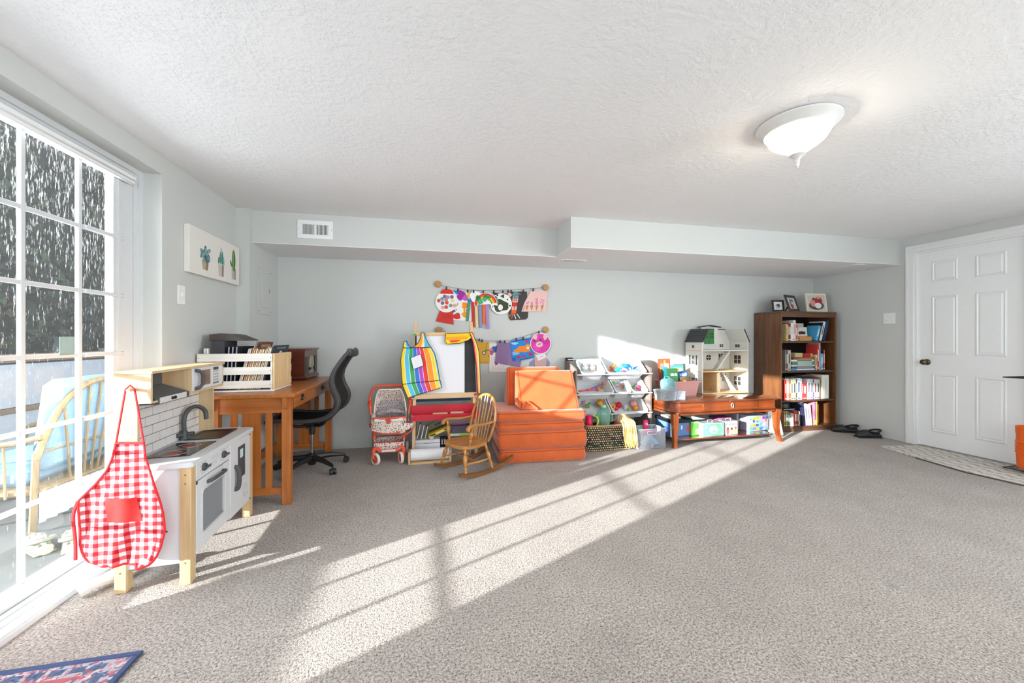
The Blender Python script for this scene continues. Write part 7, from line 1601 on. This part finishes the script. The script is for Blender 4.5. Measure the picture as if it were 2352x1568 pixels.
M().col('#dfe3da').box(bkx(Q7(1010)), bkx(Q7(1175)), by0+.02, by0+.24, SHF[2]+.001, SHF[2]+.295, .004).col('#c2c9c2').box(bkx(Q7(1080)), bkx(Q7(1110)), by0+.0192, by0+.02, SHF[2]+.05, SHF[2]+.25).build('ring_binder', paint(.5), label='thick white binder at the right of the third shelf', cat='binder')
m = M(TR((bkx(Q7(300)), by0+.04, at(1830, 868, y=by0+.04).z+.012), 0, 0, .035)); m.col('#2a2c33').box(0, .30, 0, .16, 0, .014, .002).col('#6a4a4a').box(.18, .33, .01, .15, .0145, .030, .002); m.build('book', paint(.4), label='thin black book lying flat across the third shelf row', cat='book', group='books in the walnut bookcase')
# bottom shelf
for a, b_, t__, c_, n_ in ((95, 120, 1000, '#b58a4a', 'tan'), (122, 150, 1010, '#8f6a3a', 'brown'), (152, 172, 1000, '#c9b84a', 'yellow'), (174, 212, 990, '#4a7a54', 'green'), (214, 250, 1010, '#5f6a66', 'grey-green'), (252, 335, 1040, '#a9aaa8', 'grey'), (340, 410, 985, '#c23a34', 'red'), (414, 446, 985, '#5a3f2f', 'dark brown'), (448, 480, 990, '#cfc8ba', 'cream')):
    book(3, Q7(a), Q7(b_), V7(t__), c_, n_, 0, .14)
m = M().col('#24262c').box(bkx(Q7(95)), bkx(Q7(385)), by0+.03, by0+.18, at(1815, V7(975), y=by0+.03).z+.012, at(1815, V7(945), y=by0+.03).z+.012, .002).col('#9aa3ae').box(bkx(Q7(110)), bkx(Q7(370)), by0+.0294, by0+.03, at(1815, V7(968), y=by0+.03).z+.012, at(1815, V7(952), y=by0+.03).z+.012); m.build('game_case', paint(.4), label='dark flat case lying across the bottom shelf books', cat='case')
m = M().col('#2e2d2c').box(bkx(Q7(100)), bkx(Q7(290)), by0+.05, by0+.18, at(1815, V7(943), y=by0+.03).z+.013, at(1815, V7(800), y=by0+.03).z, .006).col('#5a5a58').ball((bkx(Q7(190)), by0+.05, at(1815, V7(860), y=by0+.03).z), (.035, .01, .03), 12, 6); m.build('camera_bag', paint(.7), label='black bag on top of the dark case on the bottom shelf', cat='bag')
xl = bkx(Q7(620))
lean(3, xl, '#2f3050', .045, .285, .20, -.12, '', 'tall navy book leaning left on the bottom shelf', '#3f4068')
for i, (c_, w_, nm) in enumerate((('#d9cfc8', .05, 'beige white'), ('#e6dfe2', .035, 'pale mauve white'), ('#e9e3c6', .025, 'cream'))):
    lean(3, xl+[.041, .071, .093][i]+.0015*(i+1), c_, [.039, .029, .021][i], .265-.006*i, .20, -.12, '', '%s book leaning on the navy book on the bottom shelf' % nm, '#8a7a9a')
for i, (c_, nm) in enumerate((('#b56a7a', 'rose'), ('#7a4f8f', 'purple'), ('#c9c23a', 'yellow-footed'))):
    x_ = bkx(Q7(822+24*i)); M().col(c_).box(x_, x_+.014, by0+.02, by0+.2, SHF[3]+.001, SHF[3]+.285, .001).col('#e0d63a').box(x_+.001, x_+.013, by0+.0194, by0+.02, SHF[3]+.01, SHF[3]+.06).build('book', paint(.5), label='slim %s book standing upright right of the white bottom-shelf books' % nm, cat='book', group='books in the walnut bookcase')
m = M().col('#d98278').box(bkx(Q7(905)), bkx(Q7(1085)), by0+.10, by0+.24, SHF[3]+.001, SHF[3]+.24, .003).col('#c9564e').box(bkx(Q7(905)), bkx(Q7(1085)), by0+.0994, by0+.10, SHF[3]+.10, SHF[3]+.15).col('#e6d92c').box(bkx(Q7(915)), bkx(Q7(990)), by0+.0994, by0+.10, SHF[3]+.02, SHF[3]+.07); m.build('storage_box', paint(.5), label='salmon pink box with yellow label at right of the bottom shelf', cat='box')
# ---- photo frames on top
def frame(label, u0, u1, v0, v1, y, col, mat_, ang, rz, bw_, marks):
    a, b_ = at(u0, v1, y=y), at(u1, v1, y=y); h = at(u0, v0, y=y).z-bz; w = (b_-a).x
    t = thing('framed_photo', label, 'framed photo', ((a.x+b_.x)/2, y, bz+.006), rot=Matrix.Rotation(rz, 4, 'Z') @ Matrix.Rotation(ang, 4, 'X'), group='photo frames on the bookcase')
    m = M().box(-w/2, w/2, 0, .014, 0, bw_, .002).box(-w/2, w/2, 0, .014, h-bw_, h, .002).box(-w/2, -w/2+bw_, 0, .014, bw_, h-bw_, .002).box(w/2-bw_, w/2, 0, .014, bw_, h-bw_, .002); m.build('moulding', col, t)
    M().box(-w/2+bw_, w/2-bw_, .006, .010, bw_, h-bw_).build('mount', plain('mount_'+mat_[1:], mat_, .7), t)
    m = M(); iw, ih = w-2*bw_, h-2*bw_
    for i, (fx, fz, rx_, rz2, c_) in enumerate(marks): m.col(c_).prism([(-iw/2+iw*fx+iw*rx_*math.cos(q), .0055-.0001*i, bw_+ih*fz+ih*rz2*math.sin(q)) for q in [2*PI*j/12 for j in range(12)]], (0, -.0001, 0))
    m.build('photograph', paint(.3), t, kind='stuff')
    M().bar((0, .012, h*.6), (0, .012+h*.45, .004+(.012+h*.45)*math.tan(-ang)), .03, .004).build('easel_back', BLKP, t)
FD_ = plain('frame_black', '#2c2b2d', .4); FBn = wood('frame_brown', '#2e211a', '#4f3a2c', 'X', .4); FC = wood('frame_cream', '#d9cbb0', '#e9dec8', 'X', .5)
frame('small black photo frame at the left on top of the bookcase', 1777, 1801, 689, 714, 3.98, FD_, '#dcdcda', -.12, -.15, .022, [(.45, .45, .25, .3, '#8a8a8c'), (.55, .55, .18, .2, '#4a4a4e'), (.35, .3, .15, .2, '#b9b9ba')])
frame('dark brown photo frame leaning back in the middle of the bookcase top', 1806, 1848, 675, 714, 3.93, FBn, '#c9ccd0', -.30, .35, .035, [(.4, .5, .2, .45, '#5f86a8'), (.6, .4, .2, .35, '#d9c9c2'), (.6, .75, .12, .12, '#6a4a3a'), (.4, .25, .2, .2, '#8a3a3a')])
frame('cream photo frame at the right on top of the bookcase', 1857, 1899, 673, 714, 3.93, FC, '#c7c2bd', -.14, -.12, .026, [(.5, .3, .45, .3, '#4a4f48'), (.35, .5, .2, .28, '#d98a86'), (.65, .62, .22, .3, '#a3283a'), (.6, .3, .2, .2, '#e6e2dd'), (.38, .75, .1, .1, '#6a4a3c'), (.65, .85, .1, .1, '#c99a80')])
m = M().box(bx1+.008, bx1+.016, 3.855, 4.10, .001, .395, .001); m.col('#d8482c'); m = M().col('#e0522f').box(bx1+.010, bx1+.022, 3.86, 4.12, .001, .36, .002); m.build('folder', paint(.5), label='bright orange folder standing between bookcase and right wall', cat='folder')
m = M().col('#6a4a36').box(bx1+.030, bx1+.075, 3.90, 4.15, .001, .40, .003).col('#d9c07a').box(bx1+.030, bx1+.115, 3.92, 3.96, .26, .275, .001).col('#3f5a4a').box(bx1+.0295, bx1+.03, 3.91, 4.1, .05, .22); m.build('cardboard_box', paint(.7), label='narrow brown carton squeezed beside the bookcase behind the orange folder', cat='box')
# ---- white folded step stool by the table
ST = thing('folding_stool', 'white plastic folding step stool leaning beside the coffee table', 'stool', (3.93, 3.70, 0), math.radians(8))
SW = plain('stool_white', '#e9eaea', .4, var=.01)
Rl = Matrix.Rotation(math.radians(-12), 4, 'X')
m = M(Rl); m.prism([(-.10, 0, .002), (.10, 0, .002), (.085, 0, .26), (.06, 0, .30), (-.06, 0, .30), (-.085, 0, .26)], (0, .03, 0)); m.build('panel', SW, ST)
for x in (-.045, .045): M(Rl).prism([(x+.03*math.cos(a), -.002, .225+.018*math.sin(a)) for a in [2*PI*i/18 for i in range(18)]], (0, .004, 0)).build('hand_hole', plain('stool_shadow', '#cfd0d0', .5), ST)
M(Rl).box(-.012, .012, -.012, 0, .01, .27, .004).build('rib', SW, ST)
for x in (-.055, .055): M(Rl).box(x-.038, x+.038, -.008, 0, .015, .19, .014).build('leg_plate', SW, ST)
# ---- black clogs on the carpet
CK = plain('clog_black', '#2b2b2d', .6, var=.06); CKD = plain('clog_black_dark', '#161618', .6)
p = at(1940, 992, z=0); clog_thing('clog', 'black clog on the carpet nearer the bookcase', (p.x, p.y, .003), math.radians(150), CK, CKD, 'black clogs by the bookcase')
p = at(1972, 1000, z=0); clog_thing('clog', 'black clog on the carpet nearer the right wall', (p.x+.01, p.y-.09, .003), math.radians(165), CK, CKD, 'black clogs by the bookcase')
# ---- door mat with chevrons
def mat_chev():
    m, nt, b = newmat('mat_chevron'); tc = N(nt, 'ShaderNodeTexCoord'); sp = N(nt, 'ShaderNodeSeparateXYZ'); nt.links.new(tc.outputs['Object'], sp.inputs[0])
    def mth(op, a, b_=None):
        n = N(nt, 'ShaderNodeMath', operation=op)
        for i, x in enumerate((a, b_)):
            if x is None: continue
            if isinstance(x, (int, float)): n.inputs[i].default_value = x
            else: nt.links.new(x, n.inputs[i])
        return n.outputs[0]
    zz = mth('PINGPONG', sp.outputs['Y'], .06); s_ = mth('ADD', mth('MULTIPLY', zz, .8), sp.outputs['X']); fr_ = mth('FRACT', mth('MULTIPLY', s_, 1/.10)); g = mth('LESS_THAN', fr_, .30)
    nz = N(nt, 'ShaderNodeTexNoise', Scale=60.0, Detail=3.0); nt.links.new(tc.outputs['Object'], nz.inputs['Vector']); g2 = mth('MULTIPLY', g, mth('GREATER_THAN', nz.outputs['Fac'], .42))
    mx = N(nt, 'ShaderNodeMix', data_type='RGBA'); mx.inputs[6].default_value = (*lin('#d3cfc8'), 1); mx.inputs[7].default_value = (*lin('#a39c92'), 1); nt.links.new(g2, mx.inputs[0]); nt.links.new(mx.outputs[2], b.inputs['Base Color']); b.inputs['Roughness'].default_value = .95
    bump(nt, b, nz.outputs['Fac'], .5, .004); return m
MT = thing('door_mat', 'cream chevron door mat on the carpet in front of the white door', 'mat', (4.72, 2.72, 0))
mp_ = [(4.60, 3.13), (5.03, 3.05), (5.03, 1.9), (4.45, 1.9), (4.40, 2.36), (4.48, 2.75)]
M().prism([(x, y, .001) for x, y in mp_], (0, 0, .009)).build('pile', mat_chev(), MT, W=True)
M().tube([(x, y, .006) for x, y in mp_[3:]], .006, 6).build('edging', plain('mat_edge', '#5a544d', .8), MT, W=True)
# ---- wire rack with orange canister at the right edge
WR = thing('wire_rack', 'black wire shelf rack at the right edge by the door', 'wire rack', (4.86, 2.1, .011))
for z in (.045, .80):
    for x in (4.72, 5.0): M().cyl((x, 1.55, z), (x, 2.30, z), .004, n=6).build('edge_wire', BLACK, WR, W=True)
    for y in (1.55, 2.30): M().cyl((4.72, y, z), (5.0, y, z), .004, n=6).build('edge_wire', BLACK, WR, W=True)
    for k in range(7): x = 4.755+k*.035; M().cyl((x, 1.55, z), (x, 2.30, z), .0018, n=5).build('shelf_wire', BLACK, WR, W=True)
    for k in range(11): y = 1.6+k*.066; M().cyl((4.72, y, z+.003), (5.0, y, z+.003), .0018, n=5).build('shelf_wire', BLACK, WR, W=True)
for x in (4.72, 5.0):
    for y in (1.55, 2.0): M().cyl((x, y, .011), (x, y, .83), .006, n=8).build('upright', BLACK, WR, W=True)
OB = thing('orange_canister', 'ribbed orange plastic canister on the low wire shelf', 'canister', (4.86, 2.18, .051))
pf = [(.085, 0), (.10, .006), (.104, .10)]+[q for k in range(5) for q in ((.104, .12+.022*k), (.110, .127+.022*k), (.110, .134+.022*k), (.104, .140+.022*k))]+[(.104, .28), (.108, .30), (.108, .345), (.098, .345), (.096, .10)]
M(TR((4.86, 2.18, .051))).lathe(pf, n=36).build('canister', plain('canister_orange', '#ee6415', .4, var=.03), OB, W=True)
M(TR((4.86, 2.18, .30))).lathe([(.0, 0), (.095, 0), (.095, .02), (0, .02)], n=24).build('liner', plain('soil_dark', '#3a2f24', .9), OB, W=True)
# ---- woven rug at the lower left
def rug_mat():
    m, nt, b = newmat('oriental_rug'); tc = N(nt, 'ShaderNodeTexCoord'); sp = N(nt, 'ShaderNodeSeparateXYZ'); nt.links.new(tc.outputs['Object'], sp.inputs[0])
    vo = N(nt, 'ShaderNodeTexVoronoi', Scale=95.0); nt.links.new(tc.outputs['Object'], vo.inputs['Vector']); sc_ = N(nt, 'ShaderNodeSeparateColor'); nt.links.new(vo.outputs['Color'], sc_.inputs[0])
    r = N(nt, 'ShaderNodeValToRGB'); r.color_ramp.interpolation = 'CONSTANT'; e = r.color_ramp.elements; e[0].color = (*lin('#a39ca4'), 1); e[1].position = .82; e[1].color = (*lin('#a8565e'), 1)
    for p_, c_ in ((.40, '#566079'), (.55, '#b5afaf'), (.70, '#a67c82')): q = e.new(p_); q.color = (*lin(c_), 1)
    nt.links.new(sc_.outputs[0], r.inputs[0]); nt.links.new(r.outputs[0], b.inputs['Base Color']); b.inputs['Roughness'].default_value = .95
    nz = N(nt, 'ShaderNodeTexNoise', Scale=250.0); nt.links.new(tc.outputs['Object'], nz.inputs['Vector']); bump(nt, b, nz.outputs['Fac'], .4, .003); return m
RG = thing('patterned_rug', 'faded red and blue patterned rug corner with navy border', 'rug', (-1.25, 1.3, 0))
gx0, gx1, gy0, gy1 = -1.50, -.985, .55, 1.635
M().box(gx0+.02, gx1-.02, gy0+.02, gy1-.02, .001, .009).build('rug_field', rug_mat(), RG, W=True)
for q in ((gx0, gx1, gy1-.022, gy1), (gx0, gx1, gy0, gy0+.022), (gx1-.022, gx1, gy0+.022, gy1-.022), (gx0, gx0+.022, gy0+.022, gy1-.022)): M().box(*q, .001, .012, .003).build('border', plain('rug_navy', '#3d4b70', .9, var=.1, nscale=120), RG, W=True)
RRED = plain('rug_red', '#a8585c', .95, var=.15, nscale=60)
M().prism([(gx1-.12, gy1-.08, .0091), (gx1-.40, gy1-.08, .0091), (gx1-.40, gy1-.22, .0091)], (0, 0, .0008)).build('red_medallion', RRED, RG, W=True)
RBL = plain('rug_blue_band', '#4d5a78', .95, var=.5, nscale=90)
for k in range(7):
    x = gx1-.10-k*.058; M().box(x-.020, x+.020, gy1-.062, gy1-.038, .0091, .0098).build('border_motif', RBL, RG, W=True)
for k in range(8):
    y = gy1-.10-k*.06; M().box(gx1-.085, gx1-.060, y-.020, y+.020, .0091, .0098).build('border_motif', RBL, RG, W=True)
# crumpled white cloth by the sill, behind the kitchen legs
m = M().col('#dcdcda')
for k in range(3): m.tube(smooth_path([(-1.46+.03*k, 2.03+.05*k, .03), (-1.43+.03*k, 2.06+.06*k, .045), (-1.40+.02*k, 2.12+.05*k, .03)], 4), .024, 8)
m.build('rolled_cloth', paint(.9), label='rolled white cloth on the floor behind the toy kitchen legs', cat='cloth')
# ================================================================== CEILING LIGHT
LX, LY, LR = 1.82, 1.60, .18
CLT = thing('ceiling_light', 'white flush ceiling light with ribbed glass bowl and finial', 'ceiling light', (LX, LY, H))
GLW = plain('fixture_white', '#d9d8d4', .4, var=.02)
M(TR((LX, LY, 0))).lathe([(LR*.90, H), (LR, H-.004), (LR, H-.012), (LR*.94, H-.022), (LR*.84, H-.036), (LR*.80, H-.046), (LR*.76, H-.046), (LR*.70, H-.02), (LR*.70, H)], n=48, cap0=False, cap1=False).build('trim_ring', GLW, CLT, W=True)
def bowl_mat():
    m, nt, b = newmat('lamp_glass'); out = nt.nodes['Material Output']; nt.nodes.remove(b)
    tl = N(nt, 'ShaderNodeBsdfTranslucent'); tl.inputs[0].default_value = (.16, .12, .085, 1); gl = N(nt, 'ShaderNodeBsdfGlossy', Roughness=.15); tr = N(nt, 'ShaderNodeBsdfTransparent'); tr.inputs[0].default_value = (1, .93, .80, 1)
    m1 = N(nt, 'ShaderNodeMixShader'); m1.inputs[0].default_value = .42; nt.links.new(tl.outputs[0], m1.inputs[1]); nt.links.new(tr.outputs[0], m1.inputs[2])
    m2 = N(nt, 'ShaderNodeMixShader'); m2.inputs[0].default_value = .08; nt.links.new(m1.outputs[0], m2.inputs[1]); nt.links.new(gl.outputs[0], m2.inputs[2]); nt.links.new(m2.outputs[0], out.inputs[0]); return m
bw_ = M(); n = 72; prof = [(.76, .044), (.74, .062), (.66, .088), (.52, .110), (.36, .128), (.22, .146), (.13, .158)]
bw_.loops([[(LX+LR*r_*(1+(.018 if j % 2 else 0)*(i/5 if i > 1 else 0))*math.cos(2*PI*j/n), LY+LR*r_*(1+(.018 if j % 2 else 0)*(i/5 if i > 1 else 0))*math.sin(2*PI*j/n), H-d_) for j in range(n)] for i, (r_, d_) in enumerate(prof)], False, False)
bw_.build('glass_bowl', bowl_mat(), CLT, W=True)
M(TR((LX, LY, 0))).lathe([(.0, H-.148), (.034, H-.152), (.036, H-.158), (.022, H-.168), (.010, H-.180), (.009, H-.188), (.011, H-.192), (.007, H-.200), (.009, H-.206), (.005, H-.216), (.0, H-.224)], n=20).build('finial', GLW, CLT, W=True)
for s_ in (-1, 1):
    bm_ = bpy.data.materials.get('bulb_glow')
    if bm_ is None:
        bm_, nt_, b_ = newmat('bulb_glow'); b_.inputs['Emission Color'].default_value = (1, .86, .66, 1); b_.inputs['Emission Strength'].default_value = 14.0
    M().ball((LX+s_*.06, LY+s_*.02, H-.07), (.028, .028, .028), 14, 10).build('bulb', bm_, CLT, W=True)
for k, (lx_, ly_) in enumerate(((LX, LY), (LX, -1.2))):  # lamp in the visible fixture, plus an added unseen fill lamp
    pd = bpy.data.lights.new('ceiling_lamp', 'POINT'); pd.energy = 26; pd.color = (1, .97, .92); pd.shadow_soft_size = .06
    po = bpy.data.objects.new('ceiling_lamp', pd); COL.objects.link(po); po.location = (lx_, ly_, H-.058)
C2 = CLT.copy(); COL.objects.link(C2); C2.location = (LX, -1.2, H); C2['label'] = 'white flush ceiling light behind the camera'  # fixture copy added out of view around the fill lamp
for ch in list(CLT.children):
    c_ = ch.copy(); COL.objects.link(c_); c_.parent = C2
